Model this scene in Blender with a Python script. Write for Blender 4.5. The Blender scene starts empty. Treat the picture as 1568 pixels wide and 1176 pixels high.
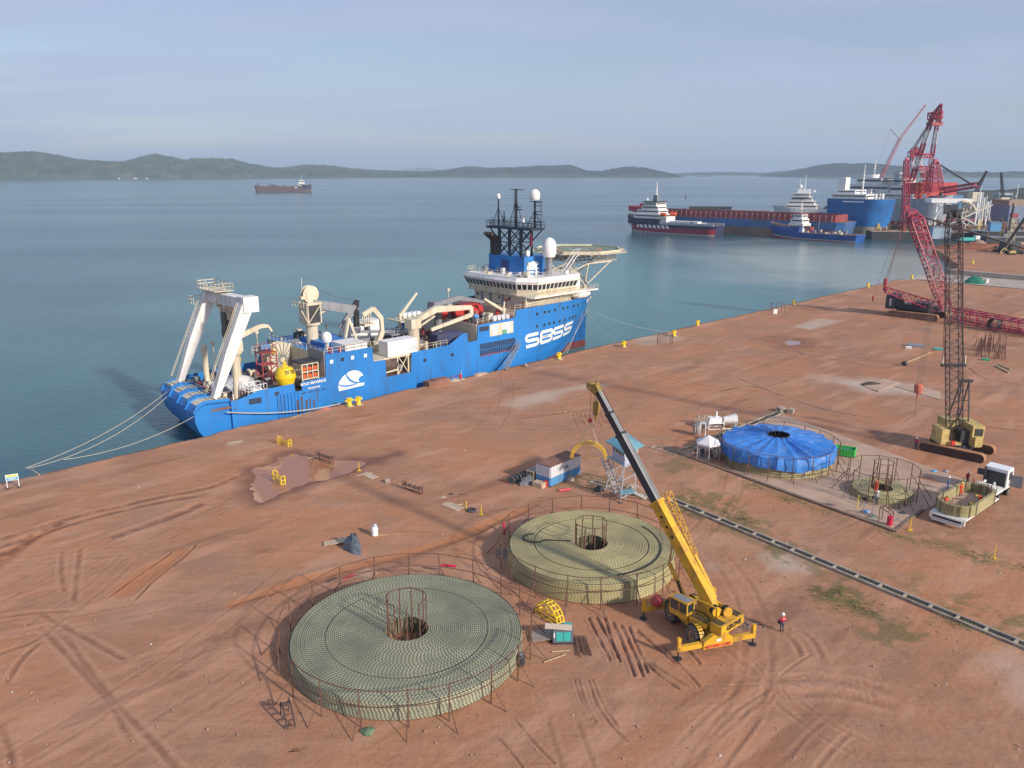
import bpy, math, random
import numpy as np
from mathutils import Vector, Matrix
R = math.radians
sc = bpy.context.scene
COL = sc.collection
random.seed(7)
# ---------------------------------------------------------------- camera
CAMH = 38.0
PITCH = math.atan(326.0 / 1220.0)
cam_d = bpy.data.cameras.new('camera'); cam_d.sensor_width = 36; cam_d.lens = 36 * 1220 / 1568
cam_d.clip_start = 0.5; cam_d.clip_end = 60000
cam = bpy.data.objects.new('camera', cam_d); COL.objects.link(cam)
cam.location = (0, 0, CAMH); cam.rotation_euler = (R(90) - PITCH, 0, 0)
sc.camera = cam
# ---------------------------------------------------------------- sky
SUN_AZ, SUN_EL = R(-41), R(25)
sd = Vector((math.cos(SUN_AZ) * math.cos(SUN_EL), math.sin(SUN_AZ) * math.cos(SUN_EL), math.sin(SUN_EL)))
w = bpy.data.worlds.new('World'); sc.world = w; w.use_nodes = True
nt = w.node_tree; nt.nodes.clear()
def wn(t): return nt.nodes.new(t)
sky = wn('ShaderNodeTexSky'); sky.sky_type = 'NISHITA'; sky.sun_disc = False
sky.sun_elevation = SUN_EL; sky.sun_rotation = math.atan2(sd.x, sd.y)
sky.air_density = 1.0; sky.dust_density = 0.7; sky.ozone_density = 2.2; sky.altitude = 30
wbg = wn('ShaderNodeBackground'); wbg.inputs[1].default_value = 0.097
wout = wn('ShaderNodeOutputWorld')
tc = wn('ShaderNodeTexCoord')
sep = wn('ShaderNodeSeparateXYZ'); nt.links.new(tc.outputs['Generated'], sep.inputs[0])
# thin high cloud: noise on the sky dome projected to a flat layer
mx = wn('ShaderNodeMath'); mx.operation = 'MAXIMUM'; mx.inputs[1].default_value = 0.0
nt.links.new(sep.outputs['Z'], mx.inputs[0])
ad = wn('ShaderNodeMath'); ad.operation = 'ADD'; ad.inputs[1].default_value = 0.16
nt.links.new(mx.outputs[0], ad.inputs[0])
dx = wn('ShaderNodeMath'); dx.operation = 'DIVIDE'; dy = wn('ShaderNodeMath'); dy.operation = 'DIVIDE'
nt.links.new(sep.outputs['X'], dx.inputs[0]); nt.links.new(ad.outputs[0], dx.inputs[1])
nt.links.new(sep.outputs['Y'], dy.inputs[0]); nt.links.new(ad.outputs[0], dy.inputs[1])
cmb = wn('ShaderNodeCombineXYZ'); nt.links.new(dx.outputs[0], cmb.inputs[0]); nt.links.new(dy.outputs[0], cmb.inputs[1])
mp = wn('ShaderNodeMapping'); mp.inputs['Rotation'].default_value = (0, 0, R(14)); mp.inputs['Scale'].default_value = (0.55, 1.5, 1)
mp.inputs['Location'].default_value = (1.32, 0.4, 0)
nt.links.new(cmb.outputs[0], mp.inputs[0])
cn = wn('ShaderNodeTexNoise'); cn.inputs['Scale'].default_value = 1.0; cn.inputs['Detail'].default_value = 5; cn.inputs['Roughness'].default_value = 0.5
cn.inputs['Distortion'].default_value = 0.35
nt.links.new(mp.outputs[0], cn.inputs[0])
cr = wn('ShaderNodeMapRange'); cr.inputs[1].default_value = 0.36; cr.inputs[2].default_value = 0.60; cr.inputs[3].default_value = 0.38; cr.inputs[4].default_value = 0.86
nt.links.new(cn.outputs[0], cr.inputs[0])
mixc = wn('ShaderNodeMix'); mixc.data_type = 'RGBA'
mixc.inputs[7].default_value = (4.25, 4.75, 6.6, 1)
nt.links.new(cr.outputs[0], mixc.inputs[0]); nt.links.new(sky.outputs[0], mixc.inputs[6])
nt.links.new(mixc.outputs[2], wbg.inputs[0]); nt.links.new(wbg.outputs[0], wout.inputs[0])
# ---------------------------------------------------------------- sun
sl = bpy.data.lights.new('sun', 'SUN'); sl.energy = 4.4; sl.angle = R(3.0); sl.color = (1.0, 0.90, 0.78)
so = bpy.data.objects.new('sun', sl); COL.objects.link(so); so.rotation_euler = sd.to_track_quat('Z', 'Y').to_euler()
so.location = (0, 0, 200)
sc.view_settings.view_transform = 'Standard'; sc.view_settings.look = 'None'
sc.view_settings.exposure = 0.22; sc.view_settings.gamma = 1.0; sc.view_settings.use_curve_mapping = False
# ---------------------------------------------------------------- ground points
def spot(u, v, z=0.0):
    "world point at height z that the photograph shows at u, v (only used to measure out the site)"
    a, b = u - 784.0, 588.0 - v
    d = (a, 1220 * math.cos(PITCH) + b * math.sin(PITCH), -1220 * math.sin(PITCH) + b * math.cos(PITCH))
    t = (z - CAMH) / d[2]
    return Vector((d[0] * t, d[1] * t, z))
QA = R(43.5)
E1 = Vector((math.cos(QA), math.sin(QA), 0)); E2 = Vector((-math.sin(QA), math.cos(QA), 0))
QO = Vector((17.3, 170.5, 0)) + 1.5 * E2
def quay(s, t, z=0.0): return QO + s * E1 + t * E2 + Vector((0, 0, z))
# ---------------------------------------------------------------- materials
MATS = {}
def M(name, col, rough=0.6, metal=0.0, var=0.18, scale=1.5, dirt=None, amt=0.35, streak=False, bump=0.0, spec=0.5, dscale=None, lo=0.5, hi=0.68):
    if name in MATS: return MATS[name]
    m = bpy.data.materials.new(name); m.use_nodes = True; n = m.node_tree; B = n.nodes['Principled BSDF']
    B.inputs['Roughness'].default_value = rough; B.inputs['Metallic'].default_value = metal
    B.inputs['Specular IOR Level'].default_value = spec
    tcn = n.nodes.new('ShaderNodeTexCoord')
    no = n.nodes.new('ShaderNodeTexNoise'); no.inputs['Scale'].default_value = scale; no.inputs['Detail'].default_value = 5
    n.links.new(tcn.outputs['Object'], no.inputs[0])
    hsv = n.nodes.new('ShaderNodeMix'); hsv.data_type = 'RGBA'
    c = Vector(col)
    hsv.inputs[6].default_value = (*[max(0, x * (1 - var)) for x in c], 1)
    hsv.inputs[7].default_value = (*[min(1, x * (1 + var)) for x in c], 1)
    mr = n.nodes.new('ShaderNodeMapRange'); mr.inputs[1].default_value = 0.3; mr.inputs[2].default_value = 0.7
    n.links.new(no.outputs[0], mr.inputs[0]); n.links.new(mr.outputs[0], hsv.inputs[0])
    out = hsv.outputs[2]
    if dirt:
        mpn = n.nodes.new('ShaderNodeMapping'); n.links.new(tcn.outputs['Object'], mpn.inputs[0])
        ds = dscale or scale * 1.7
        mpn.inputs['Scale'].default_value = (ds, ds, ds * (0.16 if streak else 1)); mpn.inputs['Location'].default_value = (3.1, 7.7, 1.3)
        n2 = n.nodes.new('ShaderNodeTexNoise'); n2.inputs['Scale'].default_value = 1; n2.inputs['Detail'].default_value = 6; n2.inputs['Roughness'].default_value = 0.62
        n.links.new(mpn.outputs[0], n2.inputs[0])
        m2 = n.nodes.new('ShaderNodeMapRange'); m2.inputs[1].default_value = lo; m2.inputs[2].default_value = hi; m2.inputs[4].default_value = amt
        n.links.new(n2.outputs[0], m2.inputs[0])
        mx2 = n.nodes.new('ShaderNodeMix'); mx2.data_type = 'RGBA'; mx2.inputs[7].default_value = (*dirt, 1)
        n.links.new(m2.outputs[0], mx2.inputs[0]); n.links.new(out, mx2.inputs[6]); out = mx2.outputs[2]
    n.links.new(out, B.inputs['Base Color'])
    if bump:
        bp = n.nodes.new('ShaderNodeBump'); bp.inputs['Strength'].default_value = bump; bp.inputs['Distance'].default_value = 0.1
        n.links.new(no.outputs[0], bp.inputs['Height']); n.links.new(bp.outputs[0], B.inputs['Normal'])
    MATS[name] = m
    return m
RUST = (0.16, 0.062, 0.032); GRIME = (0.10, 0.085, 0.07); MUD = (0.26, 0.13, 0.085)
# ---------------------------------------------------------------- mesh builder
class MB:
    def __init__(s): s.v = []; s.f = []; s.k = []; s.cur = 0
    def add(s, vs, fs):
        o = len(s.v); s.v.extend([tuple(x) for x in vs])
        for q in fs: s.f.append([i + o for i in q]); s.k.append(s.cur)
        return s
    def box(s, x0, x1, y0, y1, z0, z1):
        x0, x1 = min(x0, x1), max(x0, x1); y0, y1 = min(y0, y1), max(y0, y1); z0, z1 = min(z0, z1), max(z0, z1)
        return s.add([(x0, y0, z0), (x1, y0, z0), (x1, y1, z0), (x0, y1, z0), (x0, y0, z1), (x1, y0, z1), (x1, y1, z1), (x0, y1, z1)],
                     [(3, 2, 1, 0), (4, 5, 6, 7), (0, 1, 5, 4), (1, 2, 6, 5), (2, 3, 7, 6), (3, 0, 4, 7)])
    def cbox(s, c, d, rz=0.0):
        ca, sa = math.cos(rz), math.sin(rz); vs = []
        for z in (-1, 1):
            for x, y in ((-1, -1), (1, -1), (1, 1), (-1, 1)):
                a, b = x * d[0] / 2, y * d[1] / 2
                vs.append((c[0] + a * ca - b * sa, c[1] + a * sa + b * ca, c[2] + z * d[2] / 2))
        return s.add(vs, [(3, 2, 1, 0), (4, 5, 6, 7), (0, 1, 5, 4), (1, 2, 6, 5), (2, 3, 7, 6), (3, 0, 4, 7)])
    def frame(s, p, q, up=(0, 0, 1)):
        p, q = Vector(p), Vector(q); a = (q - p).normalized(); up = Vector(up)
        if abs(a.dot(up)) > 0.97: up = Vector((1, 0, 0)) if abs(a.x) < 0.9 else Vector((0, 1, 0))
        r = a.cross(up).normalized(); u = r.cross(a).normalized()
        return p, q, a, r, u
    def beam(s, p, q, w, h=None, w2=None, h2=None, up=(0, 0, 1)):
        h = w if h is None else h; w2 = w if w2 is None else w2; h2 = h if h2 is None else h2
        p, q, a, r, u = s.frame(p, q, up); vs = []
        for c, ww, hh in ((p, w, h), (q, w2, h2)):
            for x, y in ((-1, -1), (1, -1), (1, 1), (-1, 1)): vs.append(c + r * (x * ww / 2) + u * (y * hh / 2))
        return s.add(vs, [(0, 1, 2, 3), (7, 6, 5, 4), (4, 5, 1, 0), (5, 6, 2, 1), (6, 7, 3, 2), (7, 4, 0, 3)])
    def cyl(s, p, q, r0, r1=None, n=10, cap=True):
        r1 = r0 if r1 is None else r1
        p, q, a, r, u = s.frame(p, q); vs = []
        for c, rr in ((p, r0), (q, r1)):
            for i in range(n):
                t = 2 * math.pi * i / n; vs.append(c + r * (math.cos(t) * rr) + u * (math.sin(t) * rr))
        fs = [(i + n, (i + 1) % n + n, (i + 1) % n, i) for i in range(n)]
        if cap: fs += [tuple(range(n)), tuple(range(2 * n - 1, n - 1, -1))]
        return s.add(vs, fs)
    def tube(s, pts, r, n=5, closed=False):
        pts = [Vector(x) for x in pts]; m = len(pts); vs = []
        for i, c in enumerate(pts):
            if closed: a = pts[(i + 1) % m] - pts[i - 1]
            else: a = pts[min(i + 1, m - 1)] - pts[max(i - 1, 0)]
            a.normalize(); up = Vector((0, 0, 1))
            if abs(a.dot(up)) > 0.97: up = Vector((1, 0, 0))
            rr = a.cross(up).normalized(); u = rr.cross(a)
            for k in range(n):
                t = 2 * math.pi * (k + .5) / n; vs.append(c + rr * (math.cos(t) * r) + u * (math.sin(t) * r))
        fs = []
        for i in range(m if closed else m - 1):
            j = (i + 1) % m
            for k in range(n): fs.append((i * n + k, i * n + (k + 1) % n, j * n + (k + 1) % n, j * n + k))
        if not closed: fs += [tuple(range(n - 1, -1, -1)), tuple((m - 1) * n + k for k in range(n))]
        return s.add(vs, fs)
    def prism(s, poly, z0, z1):
        n = len(poly); area = sum(poly[i][0] * poly[(i + 1) % n][1] - poly[(i + 1) % n][0] * poly[i][1] for i in range(n))
        if area < 0: poly = poly[::-1]
        vs = [(x[0], x[1], z0) for x in poly] + [(x[0], x[1], z1) for x in poly]
        return s.add(vs, [tuple(range(n - 1, -1, -1)), tuple(range(n, 2 * n))] + [(i, (i + 1) % n, (i + 1) % n + n, i + n) for i in range(n)])
    def ext(s, poly, vec):
        "closed 3-D polygon pushed along vec"
        n = len(poly); P = [Vector(x) for x in poly]; vec = Vector(vec)
        nn = Vector((0, 0, 0))
        for i in range(n): nn += P[i].cross(P[(i + 1) % n])
        if nn.dot(vec) < 0: P = P[::-1]
        return s.add(P + [x + vec for x in P], [tuple(range(n - 1, -1, -1)), tuple(range(n, 2 * n))] + [(i, (i + 1) % n, (i + 1) % n + n, i + n) for i in range(n)])
    def lathe(s, prof, c=(0, 0, 0), n=16, axis='z'):
        vs = []; m = len(prof)
        for r, z in prof:
            for i in range(n):
                t = 2 * math.pi * i / n; a, b = r * math.cos(t), r * math.sin(t)
                if axis == 'z': vs.append((c[0] + a, c[1] + b, c[2] + z))
                elif axis == 'x': vs.append((c[0] + z, c[1] + a, c[2] + b))
                else: vs.append((c[0] + b, c[1] + z, c[2] + a))
        fs = [(j * n + i, j * n + (i + 1) % n, (j + 1) * n + (i + 1) % n, (j + 1) * n + i) for j in range(m - 1) for i in range(n)]
        return s.add(vs, fs + [tuple(range(n - 1, -1, -1)), tuple((m - 1) * n + i for i in range(n))])
    def ball(s, c, r, n=12, m=7, sz=1.0):
        return s.lathe([(max(0.001, r * math.sin(math.pi * j / m)), -r * sz * math.cos(math.pi * j / m)) for j in range(m + 1)], c, n)
    def lattice(s, p, q, w, h, w2, h2, n, rc, rb, up=(0, 0, 1), side=4, sides=(0, 1, 2, 3)):
        p, q, a, r, u = s.frame(p, q, up)
        def cr(k, i):
            f = i / n; c = p.lerp(q, f); ww = w + (w2 - w) * f; hh = h + (h2 - h) * f
            x, y = ((-1, -1), (1, -1), (1, 1), (-1, 1))[k % 4]
            return c + r * (x * ww / 2) + u * (y * hh / 2)
        for k in range(4): s.cyl(cr(k, 0), cr(k, n), rc, n=side, cap=False)
        for k in sides:
            for i in range(n):
                if i % 2 == 0: s.cyl(cr(k, i), cr(k + 1, i + 1), rb, n=3, cap=False)
                else: s.cyl(cr(k + 1, i), cr(k, i + 1), rb, n=3, cap=False)
            for i in range(0, n + 1, 1): s.cyl(cr(k, i), cr(k + 1, i), rb, n=3, cap=False)
        return s
    def rail(s, pts, h=1.1, r=0.03, step=2.0, closed=False):
        pts = [Vector(x) for x in pts]; L = pts + ([pts[0]] if closed else [])
        for a, b in zip(L, L[1:]):
            n = max(1, round((b - a).length / step))
            for i in range(n + 1):
                c = a.lerp(b, i / n); s.cyl(c, c + Vector((0, 0, h)), r, n=3, cap=False)
            for k in (1.0, 0.55): s.cyl(a + Vector((0, 0, h * k)), b + Vector((0, 0, h * k)), r, n=3, cap=False)
        return s
    def obj(s, name, mat, parent=None, smooth=False, origin=None, label=None):
        me = bpy.data.meshes.new(name)
        o3 = Vector(origin) if origin is not None else Vector((0, 0, 0))
        me.from_pydata([(x[0] - o3.x, x[1] - o3.y, x[2] - o3.z) for x in s.v], [], s.f)
        ms = mat if isinstance(mat, (list, tuple)) else [mat]
        for m in ms: me.materials.append(m)
        if len(ms) > 1: me.polygons.foreach_set('material_index', s.k)
        if smooth:
            me.polygons.foreach_set('use_smooth', [True] * len(s.f))
            try: me.set_sharp_from_angle(angle=R(40))
            except Exception: pass
        me.validate(); me.update()
        o = bpy.data.objects.new(name, me); COL.objects.link(o)
        if parent is not None: o.parent = parent
        o.location = o3
        if label: o['label'] = label
        return o
def thing(name, label, cat, loc=(0, 0, 0), rz=0.0, group=None):
    o = bpy.data.objects.new(name, None); COL.objects.link(o); o.empty_display_size = 0.5
    o.location = loc; o.rotation_euler = (0, 0, rz); o['label'] = label; o['category'] = cat
    if group: o['group'] = group
    return o
def tag(o, label, cat, group=None, kind=None):
    o['label'] = label; o['category'] = cat
    if group: o['group'] = group
    if kind: o['kind'] = kind
    return o
def struct(o): o['kind'] = 'structure'; return o
KIDS = {}
def dup(root, loc, rz=0.0, label=None, scale=None):
    r = root.copy(); COL.objects.link(r); r.location = loc; r.rotation_euler = (0, 0, rz)
    if label: r['label'] = label
    if scale: r.scale = (scale,) * 3
    for ch in list(root.children):
        c = ch.copy(); COL.objects.link(c); c.parent = r
        for g in list(ch.children):
            d = g.copy(); COL.objects.link(d); d.parent = c
    return r
def place(o, loc, rz=0.0): o.location = loc; o.rotation_euler = (0, 0, rz); return o
# ================================================================ WATER, LAND, HILLS
WZ = -3.0
def water_material(name='sea_water', deep=(0.028, 0.088, 0.112), turbid=(0.33, 0.39, 0.34)):
    m = bpy.data.materials.new(name); m.use_nodes = True; n = m.node_tree; B = n.nodes['Principled BSDF']
    g = n.nodes.new('ShaderNodeNewGeometry')
    sx = n.nodes.new('ShaderNodeSeparateXYZ'); n.links.new(g.outputs['Position'], sx.inputs[0])
    # silty water in the inner basin round (170, 330) and a paler tongue along the quay
    def dist(cx, cy, rx, ry):
        v = n.nodes.new('ShaderNodeVectorMath'); v.operation = 'SUBTRACT'; v.inputs[1].default_value = (cx, cy, WZ)
        n.links.new(g.outputs['Position'], v.inputs[0])
        v2 = n.nodes.new('ShaderNodeVectorMath'); v2.operation = 'MULTIPLY'; v2.inputs[1].default_value = (1 / rx, 1 / ry, 0)
        n.links.new(v.outputs[0], v2.inputs[0])
        v3 = n.nodes.new('ShaderNodeVectorMath'); v3.operation = 'LENGTH'; n.links.new(v2.outputs[0], v3.inputs[0]); return v3.outputs['Value']
    def mr(a, x0, x1, y0=0, y1=1):
        q = n.nodes.new('ShaderNodeMapRange'); q.interpolation_type = 'SMOOTHSTEP'
        for i, x in enumerate((x0, x1, y0, y1)): q.inputs[i + 1].default_value = x
        n.links.new(a, q.inputs[0]); return q.outputs[0]
    def math2(op, a, b):
        q = n.nodes.new('ShaderNodeMath'); q.operation = op
        for i, x in enumerate((a, b)):
            if isinstance(x, (int, float)): q.inputs[i].default_value = x
            else: n.links.new(x, q.inputs[i])
        return q.outputs[0]
    nz = n.nodes.new('ShaderNodeTexNoise'); nz.inputs['Scale'].default_value = 0.012; nz.inputs['Detail'].default_value = 5; nz.inputs['Distortion'].default_value = 0.6
    n.links.new(g.outputs['Position'], nz.inputs[0])
    wob = math2('MULTIPLY', math2('SUBTRACT', nz.outputs[0], 0.5), 1.3)
    a = mr(math2('ADD', dist(165, 345, 75, 130), wob), 1.35, 0.45)
    b = mr(math2('ADD', dist(10, 290, 210, 190), wob), 1.25, 0.2, 0, 0.95)
    k = a
    mxt = n.nodes.new('ShaderNodeMix'); mxt.data_type = 'RGBA'; mxt.inputs[6].default_value = (*deep, 1); mxt.inputs[7].default_value = (0.075, 0.215, 0.215, 1); n.links.new(b, mxt.inputs[0])
    mxn = n.nodes.new('ShaderNodeMix'); mxn.data_type = 'RGBA'; n.links.new(mxt.outputs[2], mxn.inputs[6]); mxn.inputs[7].default_value = (*turbid, 1)
    n.links.new(k, mxn.inputs[0]); n.links.new(mxn.outputs[2], B.inputs['Base Color'])
    B.inputs['Roughness'].default_value = 0.16; B.inputs['IOR'].default_value = 1.33
    # ripples: choppy near, long slicks far
    w1 = n.nodes.new('ShaderNodeTexNoise'); w1.inputs['Scale'].default_value = 0.55; w1.inputs['Detail'].default_value = 6; w1.inputs['Roughness'].default_value = 0.6
    mp_ = n.nodes.new('ShaderNodeMapping'); mp_.inputs['Rotation'].default_value = (0, 0, R(-25)); mp_.inputs['Scale'].default_value = (0.8, 1.7, 1)
    n.links.new(g.outputs['Position'], mp_.inputs[0]); n.links.new(mp_.outputs[0], w1.inputs[0])
    w2 = n.nodes.new('ShaderNodeTexNoise'); w2.inputs['Scale'].default_value = 0.006; w2.inputs['Detail'].default_value = 4
    mp2 = n.nodes.new('ShaderNodeMapping'); mp2.inputs['Scale'].default_value = (0.25, 1.6, 1); mp2.inputs['Rotation'].default_value = (0, 0, R(6))
    n.links.new(g.outputs['Position'], mp2.inputs[0]); n.links.new(mp2.outputs[0], w2.inputs[0])
    st = mr(w2.outputs[0], 0.3, 0.7, 0.75, 1.0)
    bp = n.nodes.new('ShaderNodeBump'); bp.inputs['Distance'].default_value = 0.35
    n.links.new(w1.outputs[0], bp.inputs['Height']); n.links.new(math2('MULTIPLY', st, 0.55), bp.inputs['Strength']); n.links.new(bp.outputs[0], B.inputs['Normal'])
    n.links.new(mr(w2.outputs[0], 0.3, 0.7, 0.15, 0.22), B.inputs['Roughness'])
    return m
M_SEA = water_material()
b = MB(); b.add([(-16000, 20, WZ), (16000, 20, WZ), (16000, 30000, WZ), (-16000, 30000, WZ)], [(0, 1, 2, 3)])
struct(b.obj('sea', M_SEA))
# ---- haze
def haze():
    m = bpy.data.materials.new('haze_air'); m.use_nodes = True; n = m.node_tree; n.nodes.remove(n.nodes['Principled BSDF'])
    v = n.nodes.new('ShaderNodeVolumePrincipled'); v.inputs['Color'].default_value = (0.62, 0.80, 1.0, 1); v.inputs['Density'].default_value = HAZE_D
    v.inputs['Anisotropy'].default_value = 0.0
    n.links.new(v.outputs[0], n.nodes['Material Output'].inputs['Volume'])
    h = MB().box(-15900, 15900, -400, 29900, -8, 330).obj('haze', m); h['kind'] = 'stuff'; return h
HAZE_D = 0.00011
haze()
# ---- noise for the terrain (value noise, numpy)
_rs = np.random.RandomState(11); _T = _rs.rand(512, 512)
def vnoise(x, y, sc_, seed=0):
    x = x / sc_ + seed * 17.3; y = y / sc_ + seed * 9.1
    xi = np.floor(x).astype(int); yi = np.floor(y).astype(int); fx = x - xi; fy = y - yi
    fx = fx * fx * (3 - 2 * fx); fy = fy * fy * (3 - 2 * fy)
    g = lambda i, j: _T[(xi + i) & 511, (yi + j) & 511]
    return (g(0, 0) * (1 - fx) + g(1, 0) * fx) * (1 - fy) + (g(0, 1) * (1 - fx) + g(1, 1) * fx) * fy
def fbm(x, y, sc_, seed=0, o=4, r=0.5):
    t = 0; a = 1; s_ = 0
    for i in range(o): t = t + a * vnoise(x, y, sc_ / 2 ** i, seed + i); s_ += a; a *= r
    return t / s_
# ---- laterite yard: one dense sheet, finer where the yard is close
NR, NC = 760, 1000
yy = 33.0 * (305.0 / 33.0) ** (np.linspace(0, 1, NR)); th = np.linspace(-0.86, 0.86, NC)
Y, T_ = np.meshgrid(yy, th, indexing='ij'); X = Y * T_ * 1.0
S = (X - QO.x) * E1.x + (Y - QO.y) * E1.y; T = (X - QO.x) * E2.x + (Y - QO.y) * E2.y
def pl(pts): return np.array([tuple(spot(u, v))[:2] for u, v in pts])
def seg_field(pts, smooth=True):
    "distance to a polyline and the length along it"
    P = pl(pts)
    if smooth and len(P) > 2:
        for _ in range(2):
            Q = [P[0]]
            for a, b_ in zip(P, P[1:]): Q += [a * .75 + b_ * .25, a * .25 + b_ * .75]
            Q.append(P[-1]); P = np.array(Q)
    D = np.full(X.shape, 1e9); U = np.zeros(X.shape); V = np.zeros(X.shape); L = 0
    x0, x1 = P[:, 0].min() - 6, P[:, 0].max() + 6; y0, y1 = P[:, 1].min() - 6, P[:, 1].max() + 6
    msk = (X > x0) & (X < x1) & (Y > y0) & (Y < y1); xs, ys = X[msk], Y[msk]
    d0 = np.full(xs.shape, 1e9); u0 = np.zeros(xs.shape); v0 = np.zeros(xs.shape)
    for a, b_ in zip(P, P[1:]):
        e = b_ - a; l = max(1e-6, np.hypot(*e)); e = e / l
        t = np.clip((xs - a[0]) * e[0] + (ys - a[1]) * e[1], 0, l)
        px, py = xs - a[0] - e[0] * t, ys - a[1] - e[1] * t; d = np.hypot(px, py)
        k = d < d0; d0[k] = d[k]; u0[k] = (L + t)[k]; v0[k] = (e[0] * py - e[1] * px)[k]; L += l
    D[msk] = d0; U[msk] = u0; V[msk] = v0
    return D, U, V, L
def poly_mask(pts, soft=0.6):
    P = pl(pts); ins = np.zeros(X.shape, bool); n = len(P); D = np.full(X.shape, 1e9)
    for i in range(n):
        a, b_ = P[i], P[(i + 1) % n]
        c = ((a[1] > Y) != (b_[1] > Y)) & (X < (b_[0] - a[0]) * (Y - a[1]) / (b_[1] - a[1] + 1e-12) + a[0]); ins ^= c
        e = b_ - a; l = max(1e-6, np.hypot(*e)); e = e / l
        t = np.clip((X - a[0]) * e[0] + (Y - a[1]) * e[1], 0, l)
        D = np.minimum(D, np.hypot(X - a[0] - e[0] * t, Y - a[1] - e[1] * t))
    sdist = np.where(ins, D, -D)
    return np.clip(sdist / soft * 0.5 + 0.5, 0, 1), sdist
n_big = fbm(X, Y, 26, 1, 5); n_mid = fbm(X, Y, 5.5, 5, 4); n_fine = fbm(X, Y, 1.1, 9, 3)
streak = fbm(S + 6 * (fbm(X, Y, 30, 3, 2) - .5), T * 5.5, 17, 13, 5, 0.62)      # drag marks along the quay
n_warp = fbm(X, Y, 3.0, 21, 3) - 0.5
H = (n_big - 0.5) * 0.34 + (n_mid - 0.5) * 0.14 + (n_fine - 0.5) * 0.035 + (streak - .5) * 0.10
dark = np.zeros(X.shape); light = np.zeros(X.shape); conc = np.zeros(X.shape); grass = np.zeros(X.shape); orange = np.zeros(X.shape)
def sm(d, w_, e=0.6): return np.clip((w_ - d) / (w_ * e) + 0.0, 0, 1)
def track(pts, wd=0.28, dk=0.8, lt=0.5, dep=0.08, gap=0.0, tread=0.0):
    global H, dark, light
    dep *= .55
    D, U, V, L = seg_field(pts); V = V + n_warp * 0.16; D = np.abs(V) if not gap else D
    D = np.where((U <= 0) | (U >= L), 99.0, D)
    for off in ((-gap, gap) if gap else (0,)):
        d = np.abs(V - off) if gap else D
        ok = D < (gap + wd * 4 + .1)
        end = np.clip(np.minimum(U, L - U) / max(0.5, L * .18), 0, 1)
        k = np.where(ok, np.clip(1 - d / wd, 0, 1), 0) * (end if gap else 1) * np.clip(0.25 + 2.6 * (n_fine - .28), 0.1, 1.25)
        rim = np.where(ok, np.exp(-((d - wd * 1.5) / (wd * .6)) ** 2), 0) * (end if gap else 1)
        tr = (0.5 + 0.5 * np.sin(U * 2 * math.pi / 0.55 + V * 5)) if tread else 1.0
        H = H - dep * k * (0.55 + 0.45 * tr if tread else 1) + dep * 0.55 * rim
        dark = np.maximum(dark, np.clip(k * dk * 1.4, 0, dk)); light = np.maximum(light, rim * lt * ((0.4 + 0.6 * tr) if tread else 1))
# churned ruts behind the mobile crane, turning marks and ditches seen in the yard
for q in ([(900, 945), (915, 975), (935, 1010)], [(912, 944), (930, 975), (948, 1008)], [(925, 945), (938, 985), (950, 1012)],
          [(938, 952), (955, 990), (972, 1035)], [(950, 955), (968, 995), (985, 1035)], [(962, 958), (975, 990), (992, 1030)],
          [(975, 965), (1010, 995), (1045, 1025)], [(985, 1010), (1010, 1035), (1040, 1055)], [(985, 1008), (1020, 1030), (1055, 1052)],
          [(1015, 990), (1045, 1022), (1072, 1052)], [(1050, 990), (1062, 1005), (1072, 1016)]):
    track(q, 0.15, 1.0, 0.35, 0.20)
for q in ([(880, 1040), (886, 1065), (905, 1100)], [(886, 1040), (893, 1070), (912, 1105)], [(902, 1040), (912, 1080), (940, 1115), (968, 1140)], [(908, 1040), (920, 1075), (946, 1112)],
          [(788, 1100), (820, 1140), (850, 1170)], [(760, 1125), (790, 1160), (800, 1176)]):
    track(q, 0.13, 0.8, 0.4, 0.10)
for q in ([(-40, 835), (40, 815), (100, 795), (160, 780), (240, 762), (330, 745), (385, 722)], [(-40, 850), (60, 820), (150, 790), (250, 768), (300, 760)]):
    track(q, 0.55, 0.75, 0.3, 0.12)
track([(-30, 880), (20, 845), (60, 815), (95, 800)], 1.0, 0.7, 0.4, 0.2); track([(-30, 860), (25, 840), (60, 820)], 0.6, 0.85, 0.3, 0.14)
track([(170, 823), (215, 808), (260, 792), (310, 770)], 0.75, 0.75, 0.5, 0.16)
for q in ([(95, 845), (92, 870), (98, 905)], [(122, 840), (118, 880), (112, 920)], [(60, 940), (110, 965), (190, 1010)], [(100, 975), (160, 1060), (230, 1130), (280, 1185)], [(60, 960), (110, 1010), (170, 1080), (200, 1130)],
          [(0, 1000), (50, 985), (95, 950)], [(10, 1045), (30, 1010), (60, 985)], [(0, 1110), (15, 1150), (20, 1180)], [(0, 945), (60, 938), (110, 936)]):
    track(q, 0.3, 0.5, 0.6, 0.08)
for q in ([(165, 915), (215, 880), (262, 846)], [(200, 925), (240, 885), (285, 850), (300, 835)]):
    track(q, 0.16, 0.95, 0.5, 0.14)
for q in ([(1130, 580), (1180, 600), (1250, 625), (1330, 640)], [(1140, 520), (1200, 535), (1290, 545), (1400, 560), (1480, 570)], [(1180, 530), (1240, 545), (1330, 560)], [(1150, 515), (1210, 530), (1230, 545)],
          [(1440, 640), (1480, 650), (1568, 660)], [(1480, 560), (1500, 580), (1568, 590)], [(1100, 600), (1140, 590), (1175, 597)], [(800, 640), (860, 632), (910, 625)]):
    track(q, 0.45, 0.65, 0.3, 0.1)
for k in range(9):      # scrub marks near the crane hook
    track([(876 + k * 6, 628 + (k % 3)), (879 + k * 6, 640), (886 + k * 6, 655 - (k % 2) * 6)], 0.18, 0.7, 0.2, 0.05)
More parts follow.
